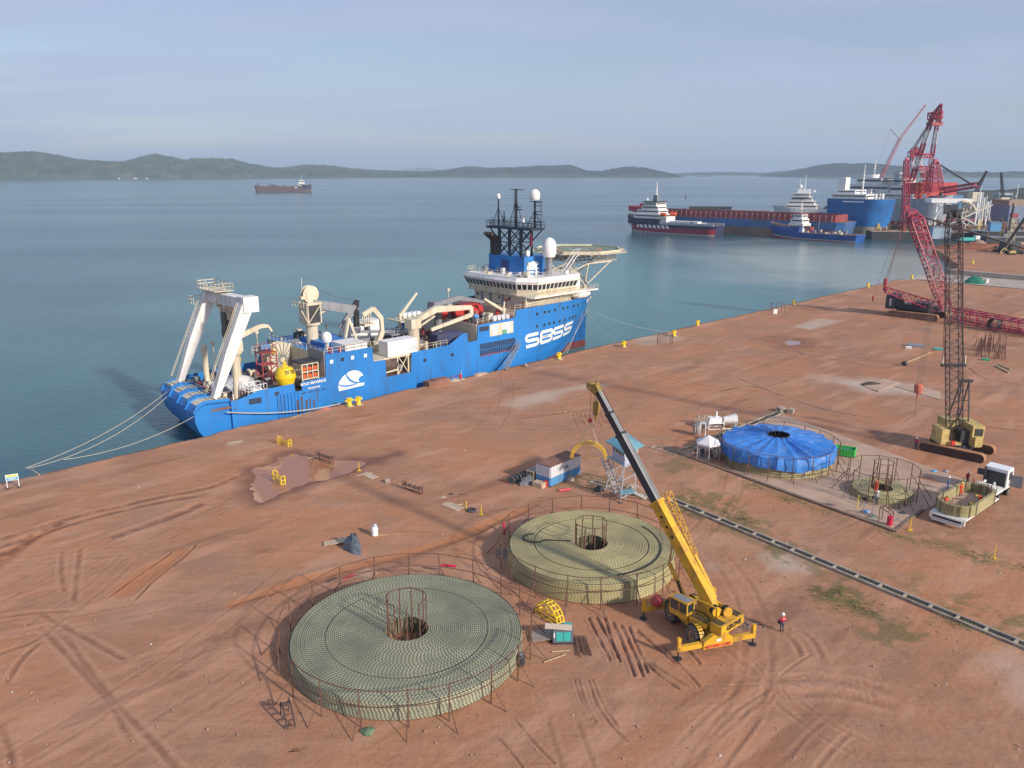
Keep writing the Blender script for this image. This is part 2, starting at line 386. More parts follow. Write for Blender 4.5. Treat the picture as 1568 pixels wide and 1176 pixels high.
# fan of turning marks lower right
for k in range(9):
    a = R(-60 + k * 37 + random.uniform(-12, 12)); r0, r1 = 18 + 12 * random.random(), 50 + 60 * random.random(); cx, cy = 1185, 1045
    track([(cx + math.cos(a) * r0, cy + math.sin(a) * r0 * .6), (cx + math.cos(a + .15) * (r0 + r1) / 2, cy + math.sin(a + .15) * (r0 + r1) * .3), (cx + math.cos(a + .2) * r1, cy + math.sin(a + .2) * r1 * .6)], 0.16, 0.25, 0.8, 0.06)
track([(1170, 1050), (1230, 1050), (1290, 1050), (1380, 1075)], 0.5, 0.15, 0.95, 0.1, 0.9, 1); track([(1240, 1030), (1290, 1045), (1340, 1065)], 0.4, 0.2, 0.8, 0.08, 0, 1)
track([(1210, 965), (1232, 980), (1245, 1010)], 0.3, 0.4, 0.8, 0.08, 0.8, 1); track([(1100, 985), (1140, 1020), (1180, 1045)], 0.3, 0.2, 0.7, 0.06, 0, 1)
for q in ([(1080, 1176), (1130, 1110), (1150, 1085)], [(1220, 1176), (1260, 1130), (1290, 1105)], [(1050, 1150), (1110, 1095), (1150, 1060)], [(1190, 1060), (1250, 1110), (1330, 1150)]):
    track(q, 0.22, 0.25, 0.7, 0.05, 0.9)
# many faint old wheel tracks, mostly running with the quay
rr_ = random.Random(5)
for k in range(46):
    s0 = rr_.uniform(-150, 110); t0 = rr_.uniform(-125, -4); a = rr_.gauss(0, 0.28) + (1.4 if rr_.random() < 0.22 else 0); L = rr_.uniform(18, 60); bend = rr_.uniform(-.6, .6)
    W_ = []
    for i in range(5):
        f = i / 4; W_.append(quay(s0 + L * f * math.cos(a + bend * f), t0 + L * f * math.sin(a + bend * f)))
    P = np.array([tuple(p)[:2] for p in W_]); _pl = pl
    pl = lambda pts, P=P: P
    track(None, rr_.uniform(.2, .34), rr_.uniform(.12, .38), rr_.uniform(.15, .5), rr_.uniform(.02, .05), 1.05, rr_.random() < .6)
    pl = _pl
# puddle
PUD = [(383, 718), (418, 711), (428, 698), (452, 694), (479, 698), (514, 706), (549, 706), (602, 696), (581, 707), (543, 720), (527, 726), (501, 732), (471, 736), (439, 757), (398, 771), (386, 750), (380, 734)]
pm, psd = poly_mask(PUD, 1.6); H = H * (1 - np.clip((psd + 4) / 4, 0, 1)) + np.clip((psd + 2) / 2, 0, 1) * ((n_mid - .5) * .34 + (n_fine - .5) * .10) - 0.17 * np.clip((psd + 0.9 + n_warp * 1.6) / 1.8, 0, 1) + 0.05 * np.exp(-((psd + 2.6) / 1.2) ** 2)
dark = np.maximum(dark, np.clip((psd + 2.4 + n_warp * 3) / 2.4, 0, 1) * 0.85)
PUD2 = [(1202, 523), (1212, 521), (1226, 523), (1222, 527), (1208, 528)]
pm2, psd2 = poly_mask(PUD2, 1.5); H = H * (1 - np.clip((psd2 + 3) / 3, 0, 1)) - 0.2 * np.clip((psd2 + .8) / 1.5, 0, 1); dark = np.maximum(dark, np.clip((psd2 + 7 + n_warp * 9) / 6, 0, 1) * .55)
# pale concrete and spilled cement
def patch(pts, soft=1.0, k=1.0, rag=1.0):
    global conc
    m_, sd_ = poly_mask(pts, soft); conc = np.maximum(conc, k * np.clip((sd_ + n_warp * rag * 2) / soft * .5 + .5, 0, 1) * (0.55 + 0.9 * np.clip(n_mid - .1, 0, .6)))
patch([(770, 620), (795, 607), (890, 590), (935, 588), (870, 600), (845, 614), (795, 628)], 1.2, 0.8, 1.1)
patch([(1212, 500), (1250, 488), (1292, 491), (1240, 505)], 1.0, 0.95, 0.4)
patch([(1248, 575), (1290, 578), (1300, 586), (1262, 583)], 3, 0.8, 2.2)
patch([(1270, 582), (1340, 578), (1400, 590), (1440, 608), (1380, 602), (1330, 600)], 2.2, 1.0, 1.6)
patch([(960, 527), (985, 514), (1030, 512), (1040, 520), (1000, 527)], 2.0, 0.75, 1.6)
patch([(1170, 850), (1205, 852), (1232, 868), (1195, 872)], 1.6, 1.0, 1.4); patch([(1530, 1020), (1568, 1010), (1600, 1070), (1560, 1060)], 2.0, 0.7, 1.8)
patch([(1080, 850), (1100, 860), (1090, 868)], .9, .6, 1.2)
patch([(650, 1085), (680, 1090), (665, 1100)], 0.8, 0.0, 1)
patch([(0, 748), (-30, 752), (-30, 738), (60, 722), (62, 728)], 0.8, 0.5, 0.8)
patch([(345, 680), (372, 674), (372, 678), (348, 684)], .5, .9, .3)
# bright orange trench line that skirts the coils
def stripe(pts, wd, k=1.0, dp=0.0):
    global orange, H
    D, U, V, L = seg_field(pts); q = np.clip(1 - np.abs(D + n_warp * wd * .8) / wd, 0, 1); orange = np.maximum(orange, np.clip(q * 2.2, 0, 1) * k); H = H - dp * q
stripe([(360, 925), (420, 905), (480, 885), (560, 865), (640, 845), (700, 825), (760, 798), (800, 780)], 1.1, 0.95, 0.12)
stripe([(195, 905), (235, 875), (275, 848)], 1.5, 0.85, 0.1); stripe([(-20, 870), (40, 835), (90, 808)], 1.0, .8, 0)
stripe([(1080, 590), (1160, 600), (1260, 612)], 1.6, .4, 0); stripe([(1130, 515), (1200, 510), (1260, 500)], 1.6, .35, 0); stripe([(1100, 545), (1160, 548), (1240, 552)], 1.2, .3, 0)
track([(350, 928), (430, 905), (520, 878), (620, 853), (700, 832), (770, 800), (830, 770)], 0.14, 0.9, 0.1, 0.14)
# grass in patches beside the drains
rg = random.Random(3)
for (u, v, r_, k) in [(1045, 762, 3, .9), (1075, 770, 4, .9), (1100, 782, 3, .8), (1150, 800, 2.5, .7), (1120, 812, 2.5, .7), (1160, 820, 3, .7), (1195, 838, 2, 1), (1230, 850, 1.8, .6), (1290, 905, 2.2, .8), (1262, 910, 2, .5), (1370, 965, 2.4, .9), (1330, 962, 1.4, .6), (1290, 935, 1.5, .6), (1400, 900, 2.2, .6), (1480, 925, 2.4, .7), (1540, 960, 2, .8), (1568, 965, 2, .9),
                       (1470, 835, 2.4, .7), (1400, 820, 2.4, .6), (1500, 850, 2.2, .7), (905, 742, 4, .6), (880, 750, 3, .4), (1130, 640, 5, .45), (1010, 690, 3, .6), (1030, 712, 2.4, .7), (1110, 730, 1.6, .6), (1160, 745, 1.5, .6), (990, 500, 3, .0), (1065, 552, 2, .6), (1250, 870, 1.5, .7), (1310, 900, 1.5, .4), (1440, 960, 1.5, .4), (1515, 862, 2.2, .6), (1352, 945, 2, .5)]:
    p = spot(u, v); d = np.hypot(X - p.x, (Y - p.y)) / r_
    grass = np.maximum(grass, k * np.clip(1.25 - d + (n_fine - .5) * 2.4 + n_warp * 1.6, 0, 1) * np.clip((n_fine - .30) * 5, 0, 1))
for pts in ([(1030, 775), (1200, 845), (1400, 925), (1568, 995)], [(1035, 700), (1200, 762), (1370, 820)], [(1370, 818), (1460, 838), (1568, 872)]):
    D, U, V, L = seg_field(pts, False)
    grass = np.maximum(grass, 0.75 * np.clip(1.15 - D / 1.9 + (n_fine - .5) * 2.2, 0, 1) * np.clip((n_mid - .42) * 6, 0, 1))
# quay edge and outer limits
edge = 0.55 * (fbm(S, S * 0, 7, 31, 4) - .5) * 2 + 0.25 * (fbm(S, T, 1.2, 35, 2) - .5) - 0.1
kerb = np.clip(1 - (edge - T) / 3.0, 0, 1) * (T < edge)
H = H + 0.30 * np.exp(-(((edge - T) - 0.9) / 0.8) ** 2) * (fbm(S, T, 3, 41, 3) - .25)
out = np.maximum(T - edge, np.maximum(Y - 289.0, ((X - 146) * 25 + (Y - 289) * 24) / 34.6))
bord = np.clip(np.minimum(np.minimum(Y - 33.0, 305 - Y), (0.86 - np.abs(T_)) * Y) / 3.0, 0, 1); H = H * bord - 0.12 * (1 - bord)
dark = np.maximum(dark, np.clip((streak - .66) * 5, 0, .35))
light = np.maximum(light, np.clip((fbm(S, T * 4, 9, 51, 4) - .58) * 5, 0, .7))
H = np.where(out > 0, -4.2, H)
V3 = np.stack([X, Y, H], -1).reshape(-1, 3)
# pull the first row outside back onto the edge so the quay face stands upright
o2 = out.copy(); tt = np.where((T > edge), edge + 0.12, T)
px = np.where(T > edge, X + (tt - T) * E2.x, X); py = np.where(T > edge, Y + (tt - T) * E2.y, Y)
near = (out > 0) & (out < 3.0); V3[:, 0] = np.where(near.reshape(-1), px.reshape(-1), X.reshape(-1)); V3[:, 1] = np.where(near.reshape(-1), py.reshape(-1), Y.reshape(-1))
idx = np.arange(NR * NC).reshape(NR, NC)
Q = np.stack([idx[:-1, :-1], idx[:-1, 1:], idx[1:, 1:], idx[1:, :-1]], -1).reshape(-1, 4)
ofl = (out > 0).reshape(-1); Q = Q[~(ofl[Q].all(axis=1))]
me = bpy.data.meshes.new('laterite_ground'); me.vertices.add(len(V3)); me.vertices.foreach_set('co', V3.reshape(-1).astype(np.float32))
me.loops.add(len(Q) * 4); me.loops.foreach_set('vertex_index', Q.reshape(-1).astype(np.int32))
me.polygons.add(len(Q)); me.polygons.foreach_set('loop_start', np.arange(0, len(Q) * 4, 4, dtype=np.int32)); me.polygons.foreach_set('loop_total', np.full(len(Q), 4, dtype=np.int32))
me.polygons.foreach_set('use_smooth', np.ones(len(Q), dtype=bool)); me.update(calc_edges=True)
for nm, arr in (('dark', dark), ('light', light), ('conc', conc), ('grass', grass), ('orange', orange), ('streak', streak), ('broad', n_big)):
    at = me.attributes.new(nm, 'FLOAT', 'POINT'); at.data.foreach_set('value', np.clip(arr, 0, 1).reshape(-1).astype(np.float32))
def earth(name, attrs=True):
    m = bpy.data.materials.new(name); m.use_nodes = True; n = m.node_tree; B = n.nodes['Principled BSDF']; B.inputs['Roughness'].default_value = 0.92; B.inputs['Specular IOR Level'].default_value = 0.25
    g = n.nodes.new('ShaderNodeNewGeometry')
    def noise(s_, det=5, rough=.55, rot=0, sc3=(1, 1, 1)):
        mp_ = n.nodes.new('ShaderNodeMapping'); mp_.inputs['Rotation'].default_value = (0, 0, rot); mp_.inputs['Scale'].default_value = sc3
        n.links.new(g.outputs['Position'], mp_.inputs[0])
        q = n.nodes.new('ShaderNodeTexNoise'); q.inputs['Scale'].default_value = s_; q.inputs['Detail'].default_value = det; q.inputs['Roughness'].default_value = rough
        n.links.new(mp_.outputs[0], q.inputs[0]); return q.outputs[0]
    def mr(a, x0, x1, y0=0, y1=1):
        q = n.nodes.new('ShaderNodeMapRange')
        for i, x in enumerate((x0, x1, y0, y1)): q.inputs[i + 1].default_value = x
        n.links.new(a, q.inputs[0]); return q.outputs[0]
    def mix(f, a, b_):
        q = n.nodes.new('ShaderNodeMix'); q.data_type = 'RGBA'
        if isinstance(f, float): q.inputs[0].default_value = f
        else: n.links.new(f, q.inputs[0])
        for i, x in ((6, a), (7, b_)):
            if isinstance(x, tuple): q.inputs[i].default_value = (*x, 1)
            else: n.links.new(x, q.inputs[i])
        return q.outputs[2]
    def attr(nm):
        a = n.nodes.new('ShaderNodeAttribute'); a.attribute_name = nm; return a.outputs['Fac']
    base = mix(mr(noise(0.055, 6), .40, .60), (0.425, 0.188, 0.092), (0.325, 0.172, 0.105))
    base = mix(mr(noise(0.35, 6, .6, -QA, (0.35, 1.6, 1)), .42, .72, 0, .6), base, (0.46, 0.25, 0.155))
    base = mix(mr(noise(0.9, 5, .6), .52, .75, 0, .35), base, (0.235, 0.105, 0.062))
    base = mix(mr(noise(0.13, 5, .65), .52, .66, 0, .55), base, (0.46, 0.255, 0.165)); base = mix(mr(noise(0.02, 3), .5, .68, 0, .45), base, (0.25, 0.105, 0.060))
    base = mix(mr(noise(0.10, 5, .6), .53, .68, 0, .5), base, (0.24, 0.155, 0.112))
    base = mix(mr(noise(0.6, 5, .65, -QA, (0.12, 2.4, 1)), .55, .72, 0, .5), base, (0.22, 0.105, 0.066))
    base = mix(mr(noise(9.0, 3, .7), .35, .75, 0, .35), base, (0.46, 0.25, 0.16)); base = mix(mr(noise(2.3, 6, .75), .50, .68, 0, .32), base, (0.27, 0.115, 0.065)); base = mix(mr(noise(1.4, 6, .75, .4, (1, .5, 1)), .52, .68, 0, .3), base, (0.47, 0.26, 0.165))
    h = noise(2.2, 7, .65)
    if attrs:
        base = mix(mr(attr('light'), 0, 1, 0, .75), base, (0.50, 0.275, 0.180))
        base = mix(mr(attr('orange'), 0, 1, 0, .8), base, (0.42, 0.170, 0.075))
        base = mix(mr(attr('dark'), 0, 1, 0, .85), base, (0.135, 0.052, 0.032))
        base = mix(attr('conc'), base, (0.47, 0.37, 0.29))
        gn = mix(mr(noise(3.0, 4), .3, .7), (0.070, 0.085, 0.028), (0.155, 0.145, 0.055))
        base = mix(mr(attr('grass'), .15, 1.0, 0, .7), base, gn)
        n.links.new(mr(attr('dark'), .3, .95, .92, .55), B.inputs['Roughness'])
    n.links.new(base, B.inputs['Base Color'])
    bp = n.nodes.new('ShaderNodeBump'); bp.inputs['Strength'].default_value = 0.6; bp.inputs['Distance'].default_value = 0.12
    n.links.new(h, bp.inputs['Height']); n.links.new(bp.outputs[0], B.inputs['Normal'])
    return m
M_EARTH = earth('laterite', True); M_EARTH2 = earth('laterite_plain', False)
me.materials.append(M_EARTH); go = bpy.data.objects.new('ground', me); COL.objects.link(go); struct(go)
# the yard carries on behind and beside the view
def sheet(name, pts, z, mat, zb=None):
    b_ = MB(); b_.prism([tuple(p)[:2] for p in pts], z - 4.0 if zb is None else zb, z); return struct(b_.obj(name, mat))
sheet('ground', [quay(-900, -1.2), quay(-128, -1.2), (-26, 34, 0), (26, 34, 0), (130, 160, 0), (170, 262, 0), (400, 20, 0), (400, -390, 0), (-900, -390, 0)], -0.14, M_EARTH2, -8)
# puddle water
def puddle(pts, z, col):
    P = [spot(u, v) for u, v in pts]; c = sum(P, Vector()) / len(P)
    P = [c + (p - c) * 1.12 for p in P]
    m = bpy.data.materials.new('muddy_puddle'); m.use_nodes = True; B = m.node_tree.nodes['Principled BSDF']
    B.inputs['Base Color'].default_value = (*col, 1); B.inputs['Roughness'].default_value = 0.04; B.inputs['IOR'].default_value = 1.42
    b_ = MB(); b_.add([(p.x, p.y, z) for p in P], [tuple(range(len(P)))]); o = b_.obj('puddle', m); struct(o)
puddle(PUD, -0.085, (0.36, 0.155, 0.08)); puddle(PUD2, -0.075, (0.33, 0.2, 0.16))
# ---- far side of the basin
M_CONC = M('weathered_concrete', (0.42, 0.36, 0.30), 0.85, var=.15, scale=.25, dirt=(0.26, 0.17, 0.12), amt=.5, dscale=.35)
M_DARKW = M('stained_wall', (0.13, 0.085, 0.06), 0.9, var=.3, scale=.6)
sheet('slipway', [(138, 289.5), (150, 289.2), (168, 262.8), (178, 264), (214, 262), (214, 288), (176, 322), (163, 318)], -1.9, M_CONC, -6)
sheet('retaining_wall', [(146, 288.6), (170, 263.4), (172, 264.6), (147.5, 290.2)], -0.02, M_DARKW, -6)
FY = [(176, 320), (186, 332), (212, 398), (214, 412), (232, 425), (262, 441), (300, 452), (420, 452), (420, 262), (214, 262), (208, 288), (192, 303)]
sheet('far_yard', FY, -0.3, M_EARTH2, -6)
sheet('far_retaining_wall', [(175.4, 319.6), (191.5, 302.5), (207.5, 287.5), (209, 289.5), (193, 304.5), (177, 321.5)], -0.1, M_CONC, -6)
def heap(name, c, rx, ry, h, mat, n=26, seed=0, rz=0.0, structure=True, label=None, cat=None):
    b_ = MB(); rn = random.Random(seed); vs = []; 
    for j in range(9):
        f = j / 8
        for i in range(n):
            a = 2 * math.pi * i / n; k = 1 + 0.16 * math.sin(3 * a + seed) + 0.1 * math.sin(7 * a + seed * 2)
            z = h * (math.cos(f * math.pi / 2) ** .7) * (1 + 0.25 * rn.uniform(-1, 1) * (0 < f < 1)) - (0.4 if f == 1 else 0)
            x, y = rx * f * k * math.cos(a), ry * f * k * math.sin(a)
            vs.append((x * math.cos(rz) - y * math.sin(rz), x * math.sin(rz) + y * math.cos(rz), z))
    fs = [(j * n + i, (j + 1) * n + i, (j + 1) * n + (i + 1) % n, j * n + (i + 1) % n) for j in range(8) for i in range(n)]
    b_.add(vs, fs); o = b_.obj(name, mat, smooth=True); o.location = c
    if structure: struct(o)
    elif label: tag(o, label, cat)
    return o
M_REDSOIL = M('red_soil', (0.25, 0.085, 0.048), .95, var=.35, scale=.25, bump=.5)
heap('earth_bank', (236, 409, -1.2), 26, 9, 3.4, M_REDSOIL, seed=2, rz=-.35)
heap('earth_bank', (262, 398, -.6), 30, 7, 3.0, M_REDSOIL, seed=4, rz=-.3)
heap('earth_bank', (255, 330, -.6), 22, 7, 2.2, M_REDSOIL, seed=5, rz=-.5)
# ---- wooded islands and far ridges
def ridge(profile, base, depth, col, seed, tree=6.0, step=None, name='hills', zb=-6):
    "profile: (u, v_top) along a shore; base(u)->(distance y). Builds a real hill body with canopy relief."
    us = [p[0] for p in profile]; u0, u1 = us[0], us[-1]; rn = np.random.RandomState(seed)
    nx = int((u1 - u0) * 1.5) + 2; ny = 32
    U = np.linspace(u0, u1, nx); TV = np.interp(U, us, [p[1] for p in profile]) + 2.6
    D0 = np.array([base(u) for u in U]); hor = 588 - 1220 * math.tan(PITCH)
    vs = np.zeros((nx, ny, 3))
    for j in range(ny):
        f = j / (ny - 1)
        D = D0 + depth * f; Dr = D0 + depth * 0.42
        top = CAMH + (hor - TV) / 1220.0 * Dr * 1.0 / math.cos(PITCH) ** 0
        top = np.maximum(top, 0.2)
        x = (U - 784) / 1220.0 * (D0 * math.cos(PITCH)) * (1 + 0 * f)
        sh = np.sin(np.clip(f / 0.42, 0, 1) * math.pi / 2) ** 0.75 if f < .42 else np.cos((f - .42) / .58 * math.pi / 2) ** 1.2
        rid = 1 - 0.22 * (fbm(x, D, depth * .32, seed, 3) - .5) * 2 * math.sin(min(1, f * 1.6) * math.pi)
        can = (rn.rand(nx) - .35) * tree * 3.4 * (0.25 + fbm(x, D, 90, seed + 3, 2)) * (0.04 < f < .97)
        vs[:, j, 0] = x; vs[:, j, 1] = D; vs[:, j, 2] = WZ + 0.3 + (top - WZ) * sh * rid + can - (4 if f in (0, 1) else 0)
        ends = np.clip(np.minimum(U - u0, u1 - U) / 14.0, 0, 1) ** .6
        vs[:, j, 2] = (vs[:, j, 2] - WZ) * ends + WZ - (1 - ends) * 3
    idx_ = np.arange(nx * ny).reshape(nx, ny)
    F_ = np.stack([idx_[:-1, :-1], idx_[1:, :-1], idx_[1:, 1:], idx_[:-1, 1:]], -1).reshape(-1, 4)
    b_ = MB(); b_.v = [tuple(q) for q in vs.reshape(-1, 3)]; b_.f = [list(q) for q in F_.tolist()]; b_.k = [0] * len(b_.f)
    struct(b_.obj(name, M('forest_%d' % seed, col, .95, var=.6, scale=.035, dirt=(0.12, 0.11, 0.045), amt=.8, dscale=.014, bump=.0)))
lin = lambda pts: (lambda u: float(np.interp(u, [p[0] for p in pts], [p[1] for p in pts])))
ridge([(-420, 232), (-250, 240), (-120, 230), (-30, 234), (10, 236), (50, 243), (110, 247), (140, 247), (165, 242), (190, 240), (215, 243), (225, 242), (245, 247), (262, 242), (290, 241), (315, 244), (350, 252), (390, 257), (430, 259), (450, 256), (480, 257), (520, 262), (600, 264), (660, 262), (700, 257), (740, 262)],
      lin([(-420, 3000), (0, 4050), (340, 4750), (740, 5600)]), 900, (0.026, 0.045, 0.016), 61, 7)
ridge([(400, 257), (440, 252.5), (475, 252), (520, 257), (580, 260), (640, 262), (690, 257), (715, 254), (745, 256), (780, 255), (830, 254), (880, 253), (905, 260), (930, 261), (960, 256), (1000, 255), (1030, 262), (1056, 268)],
      lin([(400, 5300), (740, 5600), (1056, 5350)]), 800, (0.030, 0.048, 0.018), 67, 7)
ridge([(540, 263), (590, 261), (620, 257), (650, 255), (675, 259), (720, 262)], lambda u: 14000, 1500, (0.05, 0.07, 0.03), 71, 6)
ridge([(1050, 266.5), (1085, 262), (1150, 262), (1215, 263), (1260, 258), (1320, 262), (1400, 262)], lambda u: 7600, 1500, (0.030, 0.048, 0.018), 73, 5)
ridge([(1076, 269), (1085, 267.5), (1096, 269)], lambda u: 6500, 200, (0.04, 0.06, 0.026), 75, 3)
ridge([(1218, 270), (1240, 264), (1262, 258), (1290, 252.5), (1330, 251), (1380, 252), (1420, 256), (1450, 253), (1480, 258), (1520, 264), (1568, 263), (1640, 262), (1800, 258), (1950, 262)],
      lin([(1218, 5600), (1400, 5200), (1950, 5400)]), 900, (0.028, 0.045, 0.018), 77, 7)
# ================================================================ MATERIALS SHARED BY SHIPS AND MACHINES
M_BLUE = M('ship_blue', (0.018, 0.190, 0.54), .45, var=.16, scale=.10, dirt=(0.07, 0.075, 0.075), amt=.65, streak=True, dscale=.7, lo=.52, hi=.80)
M_BLUE2 = M('ship_blue_plain', (0.018, 0.190, 0.54), .42, var=.14, scale=.3, dirt=(0.05, 0.12, 0.3), amt=.4)
M_CREAM = M('ship_cream', (0.62, 0.56, 0.42), .5, var=.08, scale=.5, dirt=(0.30, 0.17, 0.09), amt=.5, streak=True, dscale=.9)
M_WHITE = M('ship_white', (0.76, 0.75, 0.72), .45, var=.06, scale=.4, dirt=(0.36, 0.26, 0.18), amt=.4, streak=True, dscale=.8)
M_PWHITE = M('clean_white', (0.80, 0.80, 0.80), .35, var=.04, scale=.4)
M_DECK = M('deck_oxide', (0.20, 0.105, 0.08), .8, var=.35, scale=.35, dirt=(0.12, 0.11, 0.10), amt=.8, dscale=.25)
M_DGREY = M('dark_steel', (0.035, 0.037, 0.042), .55, var=.3, scale=1)
M_MAST = M('mast_black_blue', (0.022, 0.030, 0.045), .5, var=.3, scale=1)
M_GREY = M('mid_grey', (0.23, 0.24, 0.26), .5, var=.12, scale=.5, dirt=GRIME, amt=.5, streak=True)
M_RED = M('machine_red', (0.50, 0.035, 0.03), .5, var=.2, scale=.8, dirt=GRIME, amt=.4)
M_DRED = M('dull_red', (0.33, 0.05, 0.055), .55, var=.25, scale=.6, dirt=RUST, amt=.5)
M_GLASS = M('dark_window', (0.02, 0.035, 0.042), .08, var=.2, scale=.3, spec=.9)
M_YEL = M('bright_yellow', (0.80, 0.56, 0.012), .45, var=.08, scale=1.2, dirt=GRIME, amt=.3)
M_ORANGE = M('hi_vis_orange', (0.75, 0.11, 0.02), .7, var=.1)
M_AFOUL = M('antifouling_red', (0.24, 0.055, 0.05), .7, var=.25, scale=.5, dirt=GRIME, amt=.5)
M_CONTB = M('container_navy', (0.045, 0.065, 0.155), .5, var=.15, scale=.6, dirt=RUST, amt=.4, streak=True)
M_ROPE = M('pale_rope', (0.50, 0.46, 0.36), .9, var=.1)
M_BLACK = M('black_rubber', (0.018, 0.018, 0.02), .8, var=.3)
M_DBLUE = M('deep_blue', (0.02, 0.05, 0.20), .45, var=.15, scale=.2, dirt=GRIME, amt=.4, streak=True)
M_WIRE = M('steel_wire', (0.06, 0.058, 0.055), .6, var=.2)
M_GREEN = M('deck_green', (0.17, 0.24, 0.18), .7, var=.25, scale=.3, dirt=GRIME, amt=.5)
M_TARP = M('ragged_white_sheet', (0.62, 0.62, 0.62), .6, var=.15, scale=.8)

# ================================================================ CABLE SHIP
# local x runs towards the bow (s + 35), y to port (t - 12), z above the quay
ship = thing('cable_ship', 'long bright blue cable laying ship moored along the quay, white SBSS letters on its side', 'ship', quay(-35, 12), QA)
def sx(s): return s + 35.0
def hb(s, z):
    "half breadth of the hull at station s and height z"
    f = min(1, max(0, (z + 3) / 14.0)); start = -22 + 12 * f; tip = 5.5 + 8.0 * f ** 0.85
    if s <= start: k = 1.0
    elif s >= tip: k = 0.0
    else: k = (1 - ((s - start) / (tip - start)) ** (1.7 + .9 * f)) ** (0.85 - .2 * f)
    if s < -72: k *= 1 - 0.10 * ((-72 - s) / 12.0) ** 2
    return 10.0 * k
def stbd(s): # top of the side seen from the quay
    P = [(-84, 4.0), (-81, 3.6), (-78.8, 3.7), (-75.4, 4.6), (-69.4, 4.6), (-69.3, 3.2), (-68.1, 3.2), (-68.0, 4.6), (-63.5, 4.7), (-63.4, 8.4), (-54.1, 8.3), (-54.0, 5.8), (-51.5, 5.7), (-51.4, 2.5), (-46.0, 2.5), (-45.7, 6.1), (-37.1, 6.2), (-33.3, 8.0), (-32.4, 7.9), (-32.2, 6.05), (-29.9, 6.05), (-29.7, 9.0), (-19.6, 9.4), (-19.4, 10.8), (2.2, 11.1), (13.5, 11.6)]
    return float(np.interp(s, [p[0] for p in P], [p[1] for p in P]))
def port(s):
    P = [(-84, 4.0), (-64, 4.4), (-63.5, 8.2), (-54, 8.2), (-53.9, 6), (-36, 6.0), (-30, 9.0), (-19.5, 9.4), (-19.4, 10.8), (13.5, 11.6)]
    return float(np.interp(s, [p[0] for p in P], [p[1] for p in P]))
SS = sorted(set([-80, -79, -78.8, -77, -75.4, -73, -71, -69.41, -69.3, -68.1, -67.99, -66, -63.5, -63.4, -60, -57, -54.1, -54.0, -51.5, -51.4, -49, -46.0, -45.7, -42, -37.1, -35.2, -33.3, -32.4, -32.2, -29.9, -29.7, -26, -22, -19.6, -19.4] + [-18 + i * .9 for i in range(36)]))
SS = [s for s in SS if s < 13.4] + [13.45]
b = MB(); rows = []
ZB = [-5.0, -3.0, -1.4]
for s in SS:
    st_, pt = stbd(s), port(s); row = []
    zs = ZB + [-1.4 + (st_ + 1.4) * k / 6 for k in range(1, 7)]; zp = ZB + [-1.4 + (pt + 1.4) * k / 6 for k in range(1, 7)]
    for z in reversed(zs): row.append((sx(s), -hb(s, z), z))
    for z in zp: row.append((sx(s), hb(s, z), z))
    rows.append(row)
m_ = len(rows[0]); b.v = [p for r in rows for p in r]
for i in range(len(rows) - 1):
    for j in range(m_ - 1):
        low = rows[i][j][2] < -1.3 and rows[i][j + 1][2] < -1.3
        # shell left whole; gallery and boat bays are plates laid on it below
        sm_, zm = (rows[i][j][0] + rows[i + 1][j][0]) / 2 - 35, (rows[i][j][2] + rows[i][j + 1][2]) / 2
        b.f.append([i * m_ + j, i * m_ + j + 1, (i + 1) * m_ + j + 1, (i + 1) * m_ + j]); b.k.append(1 if low else 0)
b.f.append(list(range(m_ - 1, -1, -1))); b.k.append(0)
b.obj('hull', [M_BLUE, M_AFOUL], ship)
# hull bulwark cap, decks
def deck(name, s0, s1, z, mat=M_DECK, yb=9.6, th=0.3):
    n = max(2, int((s1 - s0) / 1.5)); ss_ = [s0 + (s1 - s0) * i / n for i in range(n + 1)]
    L = [(sx(s), -min(yb, max(.05, hb(s, z) - .15))) for s in ss_] + [(sx(s), min(yb, max(.05, hb(s, z) - .15))) for s in reversed(ss_)]
    return MB().prism(L, z - th, z).obj(name, mat, ship)
deck('deck', -84, -63.5, 2.75); deck('deck', -54.0, -45.6, 2.4); deck('deck', -45.6, -29.8, 5.2); deck('deck', -29.8, -19.5, 9.0); deck('deck', -19.5, 13.3, 10.55, M_DECK)
deck('roof_deck', -63.4, -54.1, 8.2, M_BLUE2); deck('deck', -54.0, -50, 5.4, M_DECK, 9.5)
b = MB()
for s in (-63.45, -54.05, -45.65, -29.75, -19.45):
    z0, z1 = (2.5, 8.25) if s < -60 else (2.4, 8.2) if s < -50 else (2.3, 5.2) if s < -40 else (5.0, 9.1) if s < -25 else (9, 10.8)
    b.box(sx(s) - .1, sx(s) + .1, -9.75, 9.75, z0, z1)
b.obj('bulkhead', M_CREAM, ship)
# gallery, slots and bays: flat plates on the shell, inner shade painted on dark ones
def side_box(name, s0, s1, z0, z1, mat, d=0.06, dep=0.05, parent=ship, lab=None):
    b_ = MB(); n = max(1, int((s1 - s0) / 1.5))
    for i in range(n):
        a, c = s0 + (s1 - s0) * i / n, s0 + (s1 - s0) * (i + 1) / n
        vs = []
        for s in (a, c):
            for z in (z0, z1):
                y = -hb(s, z); vs += [(sx(s), y - d, z), (sx(s), y - d + dep, z)]
        b_.add(vs, [(0, 4, 6, 2), (1, 3, 7, 5), (0, 2, 3, 1), (4, 5, 7, 6), (2, 6, 7, 3), (0, 1, 5, 4)])
    return b_.obj(name, mat, parent, label=lab)
M_BAYSHADE = M('painted_bay_shade', (0.03, 0.045, 0.08), .9, var=.5, scale=1.3)  # dark colour stands for the shade inside the openings
g_ = side_box('gallery_opening', -29.2, -19.7, 2.9, 5.2, M_BAYSHADE)
b = MB()
for k in range(17): s = -29.0 + k * .57; b.box(sx(s), sx(s) + .09, -10.15, -10.05, 2.9, 5.2)
